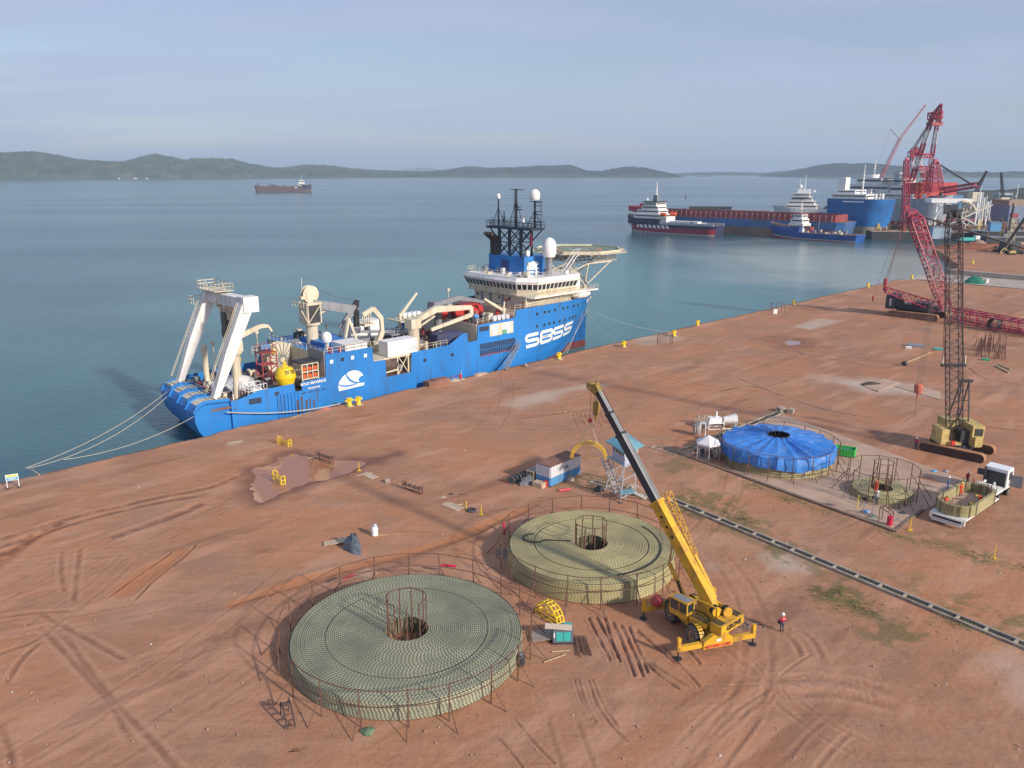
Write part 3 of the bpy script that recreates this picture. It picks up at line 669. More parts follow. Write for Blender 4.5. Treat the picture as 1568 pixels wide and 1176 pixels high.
b.box(sx(-29.2), sx(-19.7), -10.16, -10.04, 3.9, 4.02); b.obj('gallery_rail', M_BLUE2, g_)
MB().box(sx(-29.2), sx(-19.7), -10.22, -10.04, 2.78, 2.92).obj('fender_strip', M_DRED, g_)
side_box('shell_slot', -77.2, -75.2, 2.55, 3.45, M_BAYSHADE); side_box('shell_slot', -72.9, -72.2, 3.2, 3.8, M_BAYSHADE)
side_box('boat_bay', -29.3, -26.9, 7.7, 8.6, M_BAYSHADE, .05); bay = side_box('boat_bay', -26.6, -20.2, 6.35, 8.75, M_CREAM, .05)
def pill(s0, s1, z0, z1, y, n=5, r=.6):
    P = []
    for cx, cz, a0 in ((s1 - r, z1 - r, 0), (s0 + r, z1 - r, 90), (s0 + r, z0 + .1, 180), (s1 - r, z0 + .1, 270)):
        rr = r if cz > z0 + .5 else .1
        for k in range(n): a = R(a0 + 90 * k / (n - 1)); P.append((sx(cx + rr * math.cos(a) * (1 if rr == r else 1)), y, cz + rr * math.sin(a)))
    return P
for s0, s1 in ((-26.3, -24.3), (-23.5, -21.0)):
    MB().ext(pill(s0, s1, 6.45, 8.65, -10.12), (0, .1, 0)).obj('white_canopy', M_PWHITE, bay)
MB().box(sx(-23.2), sx(-22.1), -10.2, -10.1, 6.4, 7.3).obj('green_locker', M('locker_green', (0.1, 0.35, 0.25), .6), bay)
# portholes and square windows
for s, z in [(-13.3, 9.3), (-11.0, 9.4), (-9.7, 9.4), (-7.9, 9.5), (-5.2, 9.5), (-3.6, 9.5), (-1.2, 9.5), (0.6, 9.5), (-13.3, 6.7), (-11.1, 6.7), (-9.5, 6.8), (-8.0, 6.8), (-6.0, 6.8), (-4.0, 6.8), (-2.0, 6.9), (-.7, 6.9), (.5, 7.0)]:
    y = -hb(s, z); o = MB().cyl((sx(s), y - .05, z), (sx(s), y + .1, z), .33, n=10).obj('porthole', M_GLASS, ship)
for s, z, m2 in [(-62.3, 7.1, M_PWHITE), (-60.2, 7.15, M_GLASS), (-58.2, 7.15, M_PWHITE), (-55.6, 7.1, M_PWHITE), (-42.8, 4.2, M_GLASS), (-36.2, 4.2, M_GLASS)]:
    MB().box(sx(s) - .3, sx(s) + .3, -10.06, -9.95, z - .3, z + .3).obj('side_window', m2, ship)
b = MB()
for s, z in [(-79.5, 2.2), (-76.5, .8), (-11.5, 2.0), (-10.5, 2.1), (-9.6, 2.2), (-8.5, 2.3), (-7.0, 2.5)]:
    y = -hb(s, z); b.cyl((sx(s), y - .04, z), (sx(s), y + .1, z), .13, n=6)
for k in range(4): b.box(sx(-68.2 + k * 1.25), sx(-67.4 + k * 1.25), -10.05, -9.95, 2.6, 2.75)
b.obj('scuppers', M_DGREY, ship)
M_STAIN = M('rust_run', (0.085, 0.06, 0.045), .85, var=.3)
b = MB()
rs = random.Random(2)
for s, z0, z1, w_ in [(-69.2, -1.0, 1.8, .5), (-68.4, -1.2, 2.2, .35), (-67.6, -1.0, 1.4, .45), (-66.9, -1.2, 1.6, .3), (-66.2, -.8, 1.2, .3), (-41.5, .0, 2.2, .12), (-44.6, -.5, 1.6, .1), (-38.8, 1.0, 3.2, .14), (-30.0, -1, 2.7, .08), (-27, 1, 2.7, .12), (-71.5, -1, 3.0, .08), (-72.3, -1, 2.6, .08), (-70.6, -.8, 3, .07), (-51, .5, 2.4, .12), (-17.7, -1.8, 2.0, .08), (-65.3, .5, 2.4, .12), (-24, .4, 2.7, .07)]:
    b.add([(sx(s), -hb(s, z0) - .012, z0), (sx(s + w_ * .5), -hb(s, z0) - .012, z0), (sx(s + w_), -hb(s, z1) - .012, z1), (sx(s - .02), -hb(s, z1) - .012, z1)], [(0, 1, 2, 3)])
b.obj('rust_streaks', M_STAIN, ship)
b = MB()
for k in range(7): b.box(sx(-72.6 + k * .62), sx(-72.5 + k * .62), -10.16, -9.9, -1.5, 3.2)
b.obj('fender_ribs', M_BLUE2, ship)
# lettering: strokes laid on the curved shell
def stroke(path, wd, s0, z0, name, mat=M_PWHITE, closed=False, slope=0.0):
    b_ = MB(); n = len(path); P = [Vector((p[0], p[1])) for p in path]; L, Rr = [], []
    for i in range(n):
        if closed: a, c = P[i - 1], P[(i + 1) % n]
        else: a, c = P[max(0, i - 1)], P[min(n - 1, i + 1)]
        d = (c - a).normalized(); nn = Vector((-d.y, d.x)); L.append(P[i] + nn * wd / 2); Rr.append(P[i] - nn * wd / 2)
    def on(p): s, z = s0 + p.x, z0 + p.y + slope * p.x; return (sx(s), -hb(s, z) - .035, z)
    vs = [on(p) for p in L] + [on(p) for p in Rr]
    fs = [(i, (i + 1) % n, (i + 1) % n + n, i + n) for i in range(n if closed else n - 1)]
    b_.add(vs, fs); return b_.obj(name, mat, ship)
def arc(cx, cy, r, a0, a1, n=6): return [(cx + r * math.cos(R(a0 + (a1 - a0) * i / n)), cy + r * math.sin(R(a0 + (a1 - a0) * i / n))) for i in range(n + 1)]
def dense(p, m=4):
    o = []
    for a, c in zip(p, p[1:]): o += [(a[0] + (c[0] - a[0]) * i / m, a[1] + (c[1] - a[1]) * i / m) for i in range(m)]
    return o + [p[-1]]
LW, LH, LT = 3.7, 2.3, 0.68
def letter_S(w_=LW, h_=LH):
    r = h_ / 4; x0, x1 = r, w_ - r
    return dense([(w_ - .1, h_)] + [(x1, h_)] + [(x0, h_)], 5) + arc(x0, h_ - r, r, 90, 270) + dense([(x0, h_ / 2), (x1, h_ / 2)], 5)[1:] + arc(x1, r, r, 90, -90) + dense([(x1, 0), (x0 - r, 0)], 5)[1:]
def letter_B(w_=LW, h_=LH):
    r = h_ / 4; x1 = w_ - r
    return [dense([(0, 0), (0, h_)], 4), dense([(0, h_), (x1, h_)], 5) + arc(x1, h_ - r, r, 90, -90)[1:] + dense([(x1, h_ / 2), (0, h_ / 2)], 5)[1:], dense([(0, h_ / 2), (x1, h_ / 2)], 5) + arc(x1, r, r, 90, -90)[1:] + dense([(x1, 0), (0, 0)], 5)[1:]]
for k, (s0, ch) in enumerate([(-16.5, 'S'), (-12.15, 'B'), (-7.65, 'S'), (-3.25, 'S')]):
    z0 = 2.75 + k * .14
    if ch == 'S': stroke(letter_S(), LT, s0, z0, 'letter_s', slope=.03)
    else:
        for p in letter_B(): stroke(p, LT, s0 + .2, z0, 'letter_b', slope=.03)
# wave emblem
def patch_on(poly, s0, z0, name, mat, off=.03, y=None, parent=ship):
    b_ = MB(); b_.add([(sx(s0 + p[0]), (-hb(s0 + p[0], z0 + p[1]) if y is None else y) - off, z0 + p[1]) for p in poly], [tuple(range(len(poly)))]); return b_.obj(name, mat, parent)
EM = [(0, 0), (-.1, .9), (.2, 1.7), (.9, 2.4), (1.55, 2.75), (2.2, 3.05), (3.0, 3.15), (3.9, 2.95), (4.6, 2.5), (5.0, 1.9), (4.6, 1.9), (4.1, 1.65), (3.95, 1.2), (4.15, .8), (4.6, .6), (5.1, .7), (5.05, .15)]
patch_on(EM, -61.2, 1.75, 'wave_emblem', M_PWHITE, .03)
def band(pts, wd, s0, z0, mat, off=.05, y=None, k_=1.0):
    b_ = MB(); P = [Vector((p[0] * k_, p[1] * k_)) for p in pts]; n = len(P); vs = []
    for i in range(n):
        d = (P[min(n - 1, i + 1)] - P[max(0, i - 1)]).normalized(); nn = Vector((-d.y, d.x)) * (wd * k_ * (0.25 + .75 * math.sin(math.pi * (i + .5) / n)) / 2)
        for q in (P[i] + nn, P[i] - nn): vs.append((sx(s0 + q.x), (-hb(s0 + q.x, z0 + q.y) if y is None else y) - off, z0 + q.y))
    b_.add(vs, [(2 * i, 2 * i + 1, 2 * i + 3, 2 * i + 2) for i in range(n - 1)]); return b_.obj('wave_stripe', mat, ship)
band([(1.5, 2.9), (1.75, 2.2), (2.3, 1.5), (3.1, 1.0), (4.2, .75)], .38, -61.2, 1.75, M_BLUE2)
band([(-.1, 1.2), (.6, .85), (1.6, .62), (2.7, .6), (3.6, .7)], .30, -61.2, 1.75, M_BLUE2)
# small painted name and port letters aft
def text_mesh(txt, size, name, mat, parent, loc, rot, ext=.01, bold=0.0):
    cu = bpy.data.curves.new(name, 'FONT'); cu.body = txt; cu.size = size; cu.extrude = ext; cu.offset = bold; cu.align_x = 'CENTER'; cu.align_y = 'CENTER'; cu.resolution_u = 2
    to = bpy.data.objects.new(name, cu); COL.objects.link(to); dg = bpy.context.evaluated_depsgraph_get(); dg.update()
    m_ = bpy.data.meshes.new_from_object(to.evaluated_get(dg)); bpy.data.objects.remove(to); m_.name = name; m_.materials.clear(); m_.materials.append(mat)
    o = bpy.data.objects.new(name, m_); COL.objects.link(o); o.parent = parent; o.location = loc; o.rotation_euler = rot; return o
text_mesh('BOLD MAVERICK', .62, 'ship_name', M_PWHITE, ship, (sx(-65.9), -10.06, 4.15), (R(90), 0, 0), bold=.012)
text_mesh('SINGAPORE', .42, 'ship_port', M_PWHITE, ship, (sx(-65.9), -10.06, 3.3), (R(90), 0, 0), bold=.01)
text_mesh('BOLD MAVERICK', .7, 'bow_name', M_PWHITE, ship, (sx(5.2), -hb(5.2, 9.9) - .35, 9.9), (R(82), 0, R(36)), bold=.012)
# stern cable chutes: four rounded troughs side by side
for k in range(4):
    y0 = -9.0 + k * 4.55; y1 = y0 + 3.5; aft = -85.4 + .5 * k
    prof = [(-79.9, 3.55 + .06 * k), (aft + 1.6, 3.9), (aft + .5, 3.5), (aft - .15, 2.6), (aft - .2, 1.2), (aft + .3, -.4), (aft + 1.3, -1.9), (aft + 2.6, -3.2), (-79.9, -3.6)]
    MB().ext([(sx(p[0]), y0, p[1]) for p in prof], (0, y1 - y0, 0)).obj('stern_chute', M_BLUE2, ship)
    tr = MB()
    for yy_ in (y0, y1 - .35):
        rim = [(-79.9, 3.9), (aft + 1.6, 4.25), (aft + .3, 3.8), (aft - .35, 2.7), (aft - .1, 2.5), (aft + .7, 3.3), (aft + 1.6, 3.6), (-79.9, 3.3)]
        tr.ext([(sx(p[0]), yy_, p[1]) for p in rim], (0, .35, 0))
    tr.obj('chute_rim', M_BLUE, ship)
    lin_ = MB().ext([(sx(p[0]), y0 + .36, p[1]) for p in [(-79.8, 3.62), (aft + 1.6, 3.96), (aft + .6, 3.6), (aft + .6, 3.5), (aft + 1.6, 3.8), (-79.8, 3.5)]], (0, y1 - y0 - .72, 0))
    for q in range(5): lin_.box(sx(-80.1 - q * .8), sx(-80.25 - q * .8), y0 + .36, y1 - .36, 3.6, 4.05)
    lin_.obj('chute_lining', M_CREAM, ship)
# A-frame
for y, lab in ((-6.6, None), (7.2, None)):
    b = MB(); foot = Vector((sx(-81.6), y, 3.0)); knee = Vector((sx(-78.3), y, 10.5)); top = Vector((sx(-74.6), y, 18.2))
    b.beam(foot, knee, 1.1, .8, 1.4, 1.7); b.beam(knee, top, 1.4, 1.7, 1.4, 1.9); leg = b.obj('a_frame_leg', M_WHITE, ship)
    b = MB()
    for k in range(2): b.cyl(foot + Vector((-.9, -.2 + k * .5, 2)), top + Vector((-1.6, -.2 + k * .5, 0)), .06, n=4)
    for k in range(18): c = foot.lerp(top, .12 + .86 * k / 18) + Vector((-1.2, 0, .3)); b.cyl(c + Vector((0, -.35, 0)), c + Vector((0, .4, 0)), .05, n=3)
    b.obj('leg_ladder', M_CREAM, leg)
    MB().cyl((sx(-77.2), y + (1.2 if y < 0 else -1.4), 2.7), (sx(-77.0), y + (.9 if y < 0 else -1.0), 9.6), .48, n=10).obj('hydraulic_ram', M_CREAM, ship)
b = MB().beam((sx(-74.4), -7.4, 17.9), (sx(-74.4), 8.2, 17.6), 2.0, 1.7); b.box(sx(-75.7), sx(-73.2), -7.6, -5.4, 16.6, 19.0); b.obj('a_frame_crossbeam', M_WHITE, ship)
b = MB(); b.box(sx(-76.2), sx(-73), 1.5, 8.6, 18.9, 19.0)
b.rail([(sx(-76.2), 1.5, 19), (sx(-73), 1.5, 19), (sx(-73), 8.6, 19), (sx(-76.2), 8.6, 19)], 1.2, .06, 1.3, True)
b.rail([(sx(-77.5), 7.2, 16.4), (sx(-77.5), 9.4, 16.4), (sx(-74.5), 9.4, 16.4)], 1.2, .06, 1.1)
b.obj('crossbeam_walkway', M_CREAM, ship)
b = MB()
for k in range(14):
    rs_ = random.Random(k); y = -1.5 + rs_.uniform(0, 4.5); z = rs_.uniform(12, 16.6)
    b.box(sx(-75.2 + rs_.uniform(-.5, .5)), sx(-74.2), y, y + rs_.uniform(.3, 1.1), z, z + rs_.uniform(.4, 1.6))
b.beam((sx(-74.5), -.9, 16.8), (sx(-74.5), -.9, 11.2), .35); b.beam((sx(-74.5), 2.4, 16.8), (sx(-74.5), 2.4, 11.2), .35); b.beam((sx(-74.5), -.9, 11.2), (sx(-74.5), 2.4, 11.2), .4)
b.obj('docking_head', M_CREAM, ship)
MB().box(sx(-75.6), sx(-74.6), -.2, 1.6, 13, 15.6).box(sx(-75.4), sx(-74.4), .8, 2.2, 11.4, 12.8).obj('winch_block', M_DGREY, ship)
# aft deck: sheet, winches, small crane, reel, red tower, cage
b = MB(); rn = random.Random(9); nx_, ny_ = 12, 9; vs = []
for i in range(nx_):
    for j in range(ny_):
        vs.append((sx(-79.5 + i * .85), -2.5 + j * 1.0, 2.9 + 1.9 * math.exp(-((i - 7) / 3.5) ** 2 - ((j - 4) / 3.0) ** 2) + rn.uniform(-.25, .3) - (.4 if i in (0, nx_ - 1) else 0)))
b.add(vs, [(i * ny_ + j, (i + 1) * ny_ + j, (i + 1) * ny_ + j + 1, i * ny_ + j + 1) for i in range(nx_ - 1) for j in range(ny_ - 1)])
tag(b.obj('tarpaulin', M_TARP, None), 'crumpled white sheet spread over gear on the aft deck of the blue ship', 'sheet')
bpy.data.objects['tarpaulin'].location = ship.location; bpy.data.objects['tarpaulin'].rotation_euler = (0, 0, QA)
def deck_clutter(name, s0, s1, y0, y1, z, mats, n, seed, hmax=1.6):
    rn = random.Random(seed)
    for mi, mt in enumerate(mats):
        for k in range(n):
            b_ = MB()
            s, y = rn.uniform(s0, s1), rn.uniform(y0, y1); w_, d_, h_ = rn.uniform(.3, 1.5), rn.uniform(.3, 1.4), rn.uniform(.3, hmax)
            if rn.random() < .35: b_.cyl((sx(s), y, z), (sx(s), y, z + h_ * 1.3), w_ * .3, n=8)
            elif rn.random() < .3: b_.cyl((sx(s) - w_ / 2, y, z + d_ / 2), (sx(s) + w_ / 2, y, z + d_ / 2), d_ * .45, n=9)
            else: b_.box(sx(s) - w_ / 2, sx(s) + w_ / 2, y - d_ / 2, y + d_ / 2, z, z + h_)
            b_.obj(name, mt, ship)
deck_clutter('deck_fitting', -81, -66, -8.6, 8.6, 2.75, [M_DRED, M_DGREY, M_CREAM, M_GREY, M_WHITE], 17, 21, 1.3)
deck_clutter('deck_fitting', -53.5, -46, -9, 9, 2.4, [M_CREAM, M_DGREY, M_GREY], 10, 23, 2.4)
deck_clutter('deck_fitting', -45, -31, -8.6, 8.6, 5.2, [M_GREY, M_CREAM, M_DGREY, M_DRED, M_WHITE], 15, 25, 1.7)
deck_clutter('deck_fitting', -29, -20.5, -8.5, 8, 9.0, [M_RED, M_DGREY, M_CREAM, M_GREY], 12, 27, 1.3)
deck_clutter('deck_fitting', -13, 9, -4, 4, 10.55, [M_GREY, M_CREAM], 7, 29, 1.2)
b = MB()
for k in range(7): b.cyl((sx(-77.0 + k * .45), -7.2, 3.0 + .35 * math.sin(k)), (sx(-76.6 + k * .45), -8.4, 3.9), .35, n=8)
b.obj('fairlead_rollers', M_DGREY, ship)
def knuckle_crane(base, zc, path, rcol, wb, mat, name='deck_crane'):
    b_ = MB().cyl(base, (base[0], base[1], zc), rcol, n=12); b_.cyl((base[0], base[1], zc), (base[0], base[1], zc + .4), rcol * 1.5, n=12)
    b_.box(base[0] - rcol * 1.3, base[0] + rcol * 1.3, base[1] - rcol * 1.3, base[1] + rcol * 1.3, zc + .4, zc + 2.2)
    cr_ = b_.obj(name, mat, ship); b_ = MB()
    for (p, q), ww in zip(zip(path, path[1:]), wb): b_.beam(p, q, ww[0], ww[1], ww[2], ww[3])
    b_.obj('crane_jib', mat, cr_); return cr_
c1 = knuckle_crane((sx(-74), 1, 2.8), 8.5, [(sx(-74), 1, 11.0), (sx(-69.5), 0.2, 12.7), (sx(-68.2), 0, 12.6), (sx(-67.6), 0, 11.6)], .8, [(.7, .9, .5, .7), (.5, .7, .45, .5), (.4, .4, .3, .3)], M_CREAM)
MB().cyl((sx(-74), 1, 5), (sx(-73.5), 1, 7.8), .5, n=8).obj('crane_motor', M_YEL, c1)
MB().cyl((sx(-67.6), 0, 11.6), (sx(-67.6), 0, 8.2), .04, n=3).obj('hoist_wire', M_WIRE, c1); MB().ball((sx(-67.6), 0, 8.0), .45, 8, 5).obj('hook_ball', M_YEL, c1)
# main deck crane with its cable drum head and grey jib
b = MB().cyl((sx(-59.4), 1, 8.2), (sx(-59.4), 1, 11.6), 1.05, n=16); b.cyl((sx(-59.4), 1, 11.6), (sx(-59.4), 1, 12.0), 1.6, n=16)
b.box(sx(-61), sx(-60.7), -.4, 2.4, 12, 15.2); [b.beam((sx(x), y, 12), (sx(x), y, 15.4), .2) for x in (-60.8, -58.3) for y in (-.5, 2.5)]; [b.beam((sx(-60.8), y, 12.2), (sx(-58.3), y, 15.2), .14) for y in (-.6, 2.6)]; b.box(sx(-61), sx(-58), -.5, 2.5, 15.2, 15.6)
b.beam((sx(-60.8), -.5, 12), (sx(-62), -.5, 14.5), .15); b.rail([(sx(-61.8), -1, 15), (sx(-61.8), 3, 15)], 1.1, .06, 1); bc = b.obj('main_crane', M_CREAM, ship)
MB().box(sx(-60.6), sx(-58.4), -.3, 2.3, 12.1, 15.1).obj('crane_cab', M_DGREY, bc)
MB().lathe([(.3, -.55), (1.55, -.5), (1.55, -.35), (1.0, -.3), (1.0, .3), (1.55, .35), (1.55, .5), (.3, .55)], (sx(-59.4), 1, 17.0), 20, 'y').obj('drum_flange', M_CREAM, bc)
MB().lathe([(1.35, -.28), (1.35, .28)], (sx(-59.4), 1, 17.0), 20, 'y').obj('wire_drum', M_BLACK, bc)
MB().cyl((sx(-59.4), 1, 15), (sx(-58.8), 1, 17.4), .35, n=8).box(sx(-61.4), sx(-60.6), .4, 1.4, 16.3, 16.8).beam((sx(-61.6), 1, 15.6), (sx(-60.2), 1, 18.2), .12).cyl((sx(-60.8), 1, 18.2), (sx(-60.8), 1, 20), .05, n=3).obj('drum_stand', M_CREAM, bc)
b = MB().beam((sx(-59.0), .8, 15.3), (sx(-51.6), -1.2, 13.6), 1.1, 1.5, .8, 1.5); b.beam((sx(-51.4), -1.2, 14.2), (sx(-54.6), -.6, 10.6), .8, 1.4, .5, .6); b.obj('crane_jib', M_GREY, bc)
b = MB().cyl((sx(-51.8), -1.4, 12.8), (sx(-51.0), -1.0, 15.2), .45, n=8); b.beam((sx(-51.5), -1.2, 10.4), (sx(-51.4), -1.2, 15.0), .5, 1.0); b.obj('jib_bundle', M_BLACK, bc)
b = MB().beam((sx(-55.2), -2.8, 8.3), (sx(-53.8), -2.4, 12.4), .4); b.beam((sx(-52.6), -2.8, 8.3), (sx(-53.8), -2.4, 12.4), .4); b.beam((sx(-55.0), 0.2, 8.3), (sx(-53.8), -2.4, 12.4), .35); b.obj('jib_rest', M_CREAM, ship)
MB().cyl((sx(-59), 1.0, 12.6), (sx(-56.4), .2, 14.2), .22, n=6).obj('jib_ram', M_CREAM, bc)
MB().tube([(sx(-59.2), 1, 18.4), (sx(-55), 0, 16.2), (sx(-51.5), -1.2, 15.2)], .05, 3).obj('luffing_wire', M_WIRE, bc)
# second cream crane with hooked arm
b = MB().beam((sx(-50.6), -2, 12.6), (sx(-48.6), -2.4, 13.6), .6, .8); b.beam((sx(-48.6), -2.4, 13.7), (sx(-47.0), -2.6, 11.6), .6, .8); b.beam((sx(-47.0), -2.6, 11.7), (sx(-46.9), -2.6, 8.8), .5, .7); b.beam((sx(-46.9), -2.6, 9.2), (sx(-48.2), -2.6, 6.4), .6, .9)
b.cyl((sx(-48.2), -2.6, 2.4), (sx(-48.2), -2.6, 7.4), .8, n=10); b.box(sx(-51), sx(-48.8), -3.2, -1.6, 10.6, 11.0); b.rail([(sx(-51), -3.2, 11), (sx(-48.8), -3.2, 11)], 1, .06, .7)
for k in range(5): b.beam((sx(-50.8 + k * .4), -2, 10.8), (sx(-50.6 + k * .45), -2, 12.8 + .2 * (k % 2)), .16)
b.obj('auxiliary_crane', M_CREAM, ship)
# cream reel seen edge on
re_ = thing_reel = MB().lathe([(.6, -.1), (3.0, -.1), (3.0, .1), (.6, .1)], (sx(-65.2), 1.6, 6.0), 26, 'y')
b = MB()
for k in range(22):
    a = 2 * math.pi * k / 22; b.beam((sx(-65.2) + .5 * math.cos(a), 1.42, 6 + .5 * math.sin(a)), (sx(-65.2) + 2.9 * math.cos(a), 1.42, 6 + 2.9 * math.sin(a)), .12, .12)
ro = re_.obj('cable_reel', M_CREAM, ship); b.obj('reel_spokes', M_GREY, ro)
MB().lathe([(2.0, .1), (2.0, 1.5), (3.0, 1.5), (3.0, 1.65)], (sx(-65.2), 1.6, 6.0), 20, 'y').obj('reel_drum', M_CREAM, ro)
b = MB().box(sx(-69), sx(-61), 2.2, 2.4, 8.2, 8.5); b.rail([(sx(-70), 3, 7.4), (sx(-61), 3, 7.4)], 1.3, .06, .8); b.obj('reel_gantry', M_CREAM, ship)
# red access tower
b = MB(); x0, x1, y0, y1 = sx(-71.6), sx(-69.0), -3.8, -1.6
for x in (x0, x1):
    for y in (y0, y1): b.beam((x, y, 2.8), (x, y, 9.0), .16)
for z in (4.8, 6.8, 8.9):
    b.box(x0, x1, y0, y1, z - .1, z)
for z in (2.8, 4.8, 6.8): b.beam((x0, y0, z), (x1, y0, z + 2), .1); b.beam((x1, y1, z), (x0, y1, z + 2), .1)
b.rail([(x0, y0, 9), (x1, y0, 9), (x1, y1, 9), (x0, y1, 9)], 1, .05, .9, True); b.obj('access_tower', M_DRED, ship)
MB().cyl((x0 + .3, -2.8, 9.6), (x0 + 2.0, -2.8, 9.6), .5, n=10).obj('tank', M('tank_blue', (0.12, 0.3, 0.5), .5), ship)
# ropes rack and control cage
cg = thing('rack_crate', 'cream framed rack of orange floats beside the yellow buoy on the ship', 'rack', ship.location, QA)
b = MB(); X0, X1, Y0, Y1 = sx(-66.9), sx(-63.9), -8.2, -5.6
for x in (X0, X1):
    for y in (Y0, Y1): b.beam((x, y, 2.8), (x, y, 7.0), .2)
for z in (4.5, 5.7, 7.0):
    b.box(X0 - .1, X1 + .1, Y0 - .1, Y0 + .08, z - .12, z + .06); b.box(X0 - .1, X1 + .1, Y1 - .08, Y1 + .1, z - .12, z + .06); b.box(X0 - .1, X0 + .08, Y0, Y1, z - .12, z + .06); b.box(X1 - .08, X1 + .1, Y0, Y1, z - .12, z + .06)
b.beam((sx(-65.9), Y0, 4.5), (sx(-65.9), Y0, 7), .12); b.beam((sx(-64.9), Y0, 4.5), (sx(-64.9), Y0, 7), .12); b.box(X0, X1, Y0, Y1, 4.3, 4.4); b.obj('frame', M_CREAM, cg)
for i in range(3):
    for z in (4.9, 6.1): MB().ball((sx(-66.4 + i * 1.0), -8.0, z), .4, 8, 5).obj('orange_float', M_ORANGE, cg)
MB().box(X0 - .2, X1 + .2, Y0 - .2, Y1 + .2, 7.1, 7.35).obj('cover', M_DGREY, cg)
MB().cyl((sx(-65.4), -9.0, 2.8), (sx(-65.4), -9.0, 4.2), .7, n=10).obj('yellow_drum', M_YEL, ship)
# yellow mooring buoy hanging on the rail
bu = thing('mooring_buoy', 'large yellow conical buoy stowed at the ship side below the white reel', 'buoy', quay(-70.0, 3.6, 3.2), QA)
MB().lathe([(.3, 0), (.95, .35), (1.55, 2.0), (1.62, 2.3), (1.72, 2.3), (1.72, 2.55), (1.62, 2.55), (1.62, 3.1), (1.15, 3.9), (.4, 4.05), (.2, 4.3)], (0, 0, 0), 20).obj('float', M_YEL, bu, smooth=True)
MB().beam((0, 0, 4.2), (0, 0, 5.2), .15).beam((-.5, 0, 4.1), (0, 0, 4.9), .1).beam((.5, 0, 4.1), (0, 0, 4.9), .1).obj('lifting_eye', M_YEL, bu)
MB().lathe([(.35, -.4), (.75, -.2), (.5, 0.02)], (0, 0, 0), 14).obj('base_ring', M_BLACK, bu)
text_mesh('SBSS', .85, 'buoy_number', M_BLACK, bu, (.1, -1.45, 3.35), (R(62), 0, 0), bold=.02)
# white cages and ventilators near the rail
b = MB(); b.rail([(sx(-76.8), -8.9, 3.2), (sx(-73.6), -8.9, 3.2), (sx(-73.6), -6.6, 3.2), (sx(-76.8), -6.6, 3.2)], 2.0, .07, 1.1, True); b.box(sx(-76), sx(-74.2), -8.4, -7, 2.8, 4.4); b.obj('white_cage', M_WHITE, ship)
# satellite dome aft, roof hatches, rails on the blue house
def dome(s, y, z, r, h, name='satellite_dome', ped=True, mat=M_PWHITE):
    b_ = MB(); P = [(r * .8, 0), (r, h * .18), (r, h * .55)] + [(r * math.cos(R(a)), h * .55 + h * .45 * math.sin(R(a))) for a in (25, 50, 70, 89)]
    o_ = b_.lathe(P, (sx(s), y, z), 18).obj(name, mat, ship, smooth=True)
    if ped: MB().cyl((sx(s), y, z - 2.0), (sx(s), y, z), r * .35, n=8).obj('dome_pedestal', M_CREAM, o_)
    return o_
dome(-60.6, -6, 9.6, .85, 1.8)
b = MB().box(sx(-59), sx(-54.6), -9.2, -4.5, 8.22, 9.3).obj('roof_hatch', M_WHITE, ship)
b = MB().prism([(sx(-60.2), -4.4), (sx(-54.4), -4.4), (sx(-54.4), 4), (sx(-60.2), 4)], 8.22, 9.0).obj('roof_plinth', M_BLUE2, ship)
b = MB().rail([(sx(-63.3), -9.7, 8.3), (sx(-54.2), -9.7, 8.3)], 1.1, .05, 1.5).rail([(sx(-63.3), -9.7, 8.3), (sx(-63.3), 9.7, 8.3)], 1.1, .05, 1.5); b.obj('roof_rail', M_CREAM, ship)
b = MB().cyl((sx(-61.7), -8.6, 8.3), (sx(-61.7), -8.6, 9.3), .25, n=6).cyl((sx(-60), -9, 8.3), (sx(-60), -9, 9.1), .25, n=6).obj('deck_vents', M_RED, ship)
b = MB().box(sx(-63.6), sx(-63.3), -9.8, -4.5, 4.6, 9.0).obj('house_wing', M_GREY, ship)
# midships frame with winch drum under the white container
b = MB()
for s in (-51.4, -48.6, -46.2): b.beam((sx(s), -9.5, 2.4), (sx(s), -9.5, 5.9), .25)
b.beam((sx(-48.4), -9.5, 2.5), (sx(-46.3), -9.5, 5.7), .16); b.beam((sx(-46.3), -9.5, 2.5), (sx(-48.4), -9.5, 5.7), .16); b.beam((sx(-51.4), -9.6, 3.2), (sx(-48.6), -9.6, 3.4), .25)
b.box(sx(-53.9), sx(-45.8), -9.7, -4.2, 5.55, 5.8); b.rail([(sx(-53.9), -9.7, 2.5), (sx(-51.6), -9.7, 2.5)], 1.1, .06, .8); b.obj('winch_frame', M_CREAM, ship)
MB().lathe([(.3, -1.3), (1.15, -1.3), (1.15, 1.3), (.3, 1.3)], (sx(-49.9), -8.6, 4.3), 18, 'x').obj('winch_drum', M('brown_drum', (0.09, 0.06, 0.05), .7, var=.3), ship)
# box containers on deck
def container(name, label, s0, s1, y0, y1, z0, z1, mat, cat='container', rib=True):
    t = thing(name, label, cat, ship.location, QA)
    MB().box(sx(s0), sx(s1), y0, y1, z0, z1).obj('box_shell', mat, t)
    if rib:
        b_ = MB(); n = int((s1 - s0) / .45)
        for k in range(n): x = sx(s0 + .15 + k * .45); b_.box(x, x + .2, y0 - .05, y0, z0 + .15, z1 - .15)
        n = int((y1 - y0) / .45)
        for k in range(n): y = y0 + .12 + k * .45; b_.box(sx(s0) - .05, sx(s0), y, y + .2, z0 + .15, z1 - .15)
        b_.obj('corrugation', mat, t)
    b_ = MB()
    for x in (sx(s0) - .06, sx(s1) - .09):
        for y in (y0 - .06, y1 - .09): b_.box(x, x + .15, y, y + .15, z0, z1)
    b_.obj('corner_posts', mat, t); return t
container('shipping_container', 'white container box over the open winch bay amidships', -50.3, -43.9, -9.2, -6.4, 5.82, 8.5, M_PWHITE)
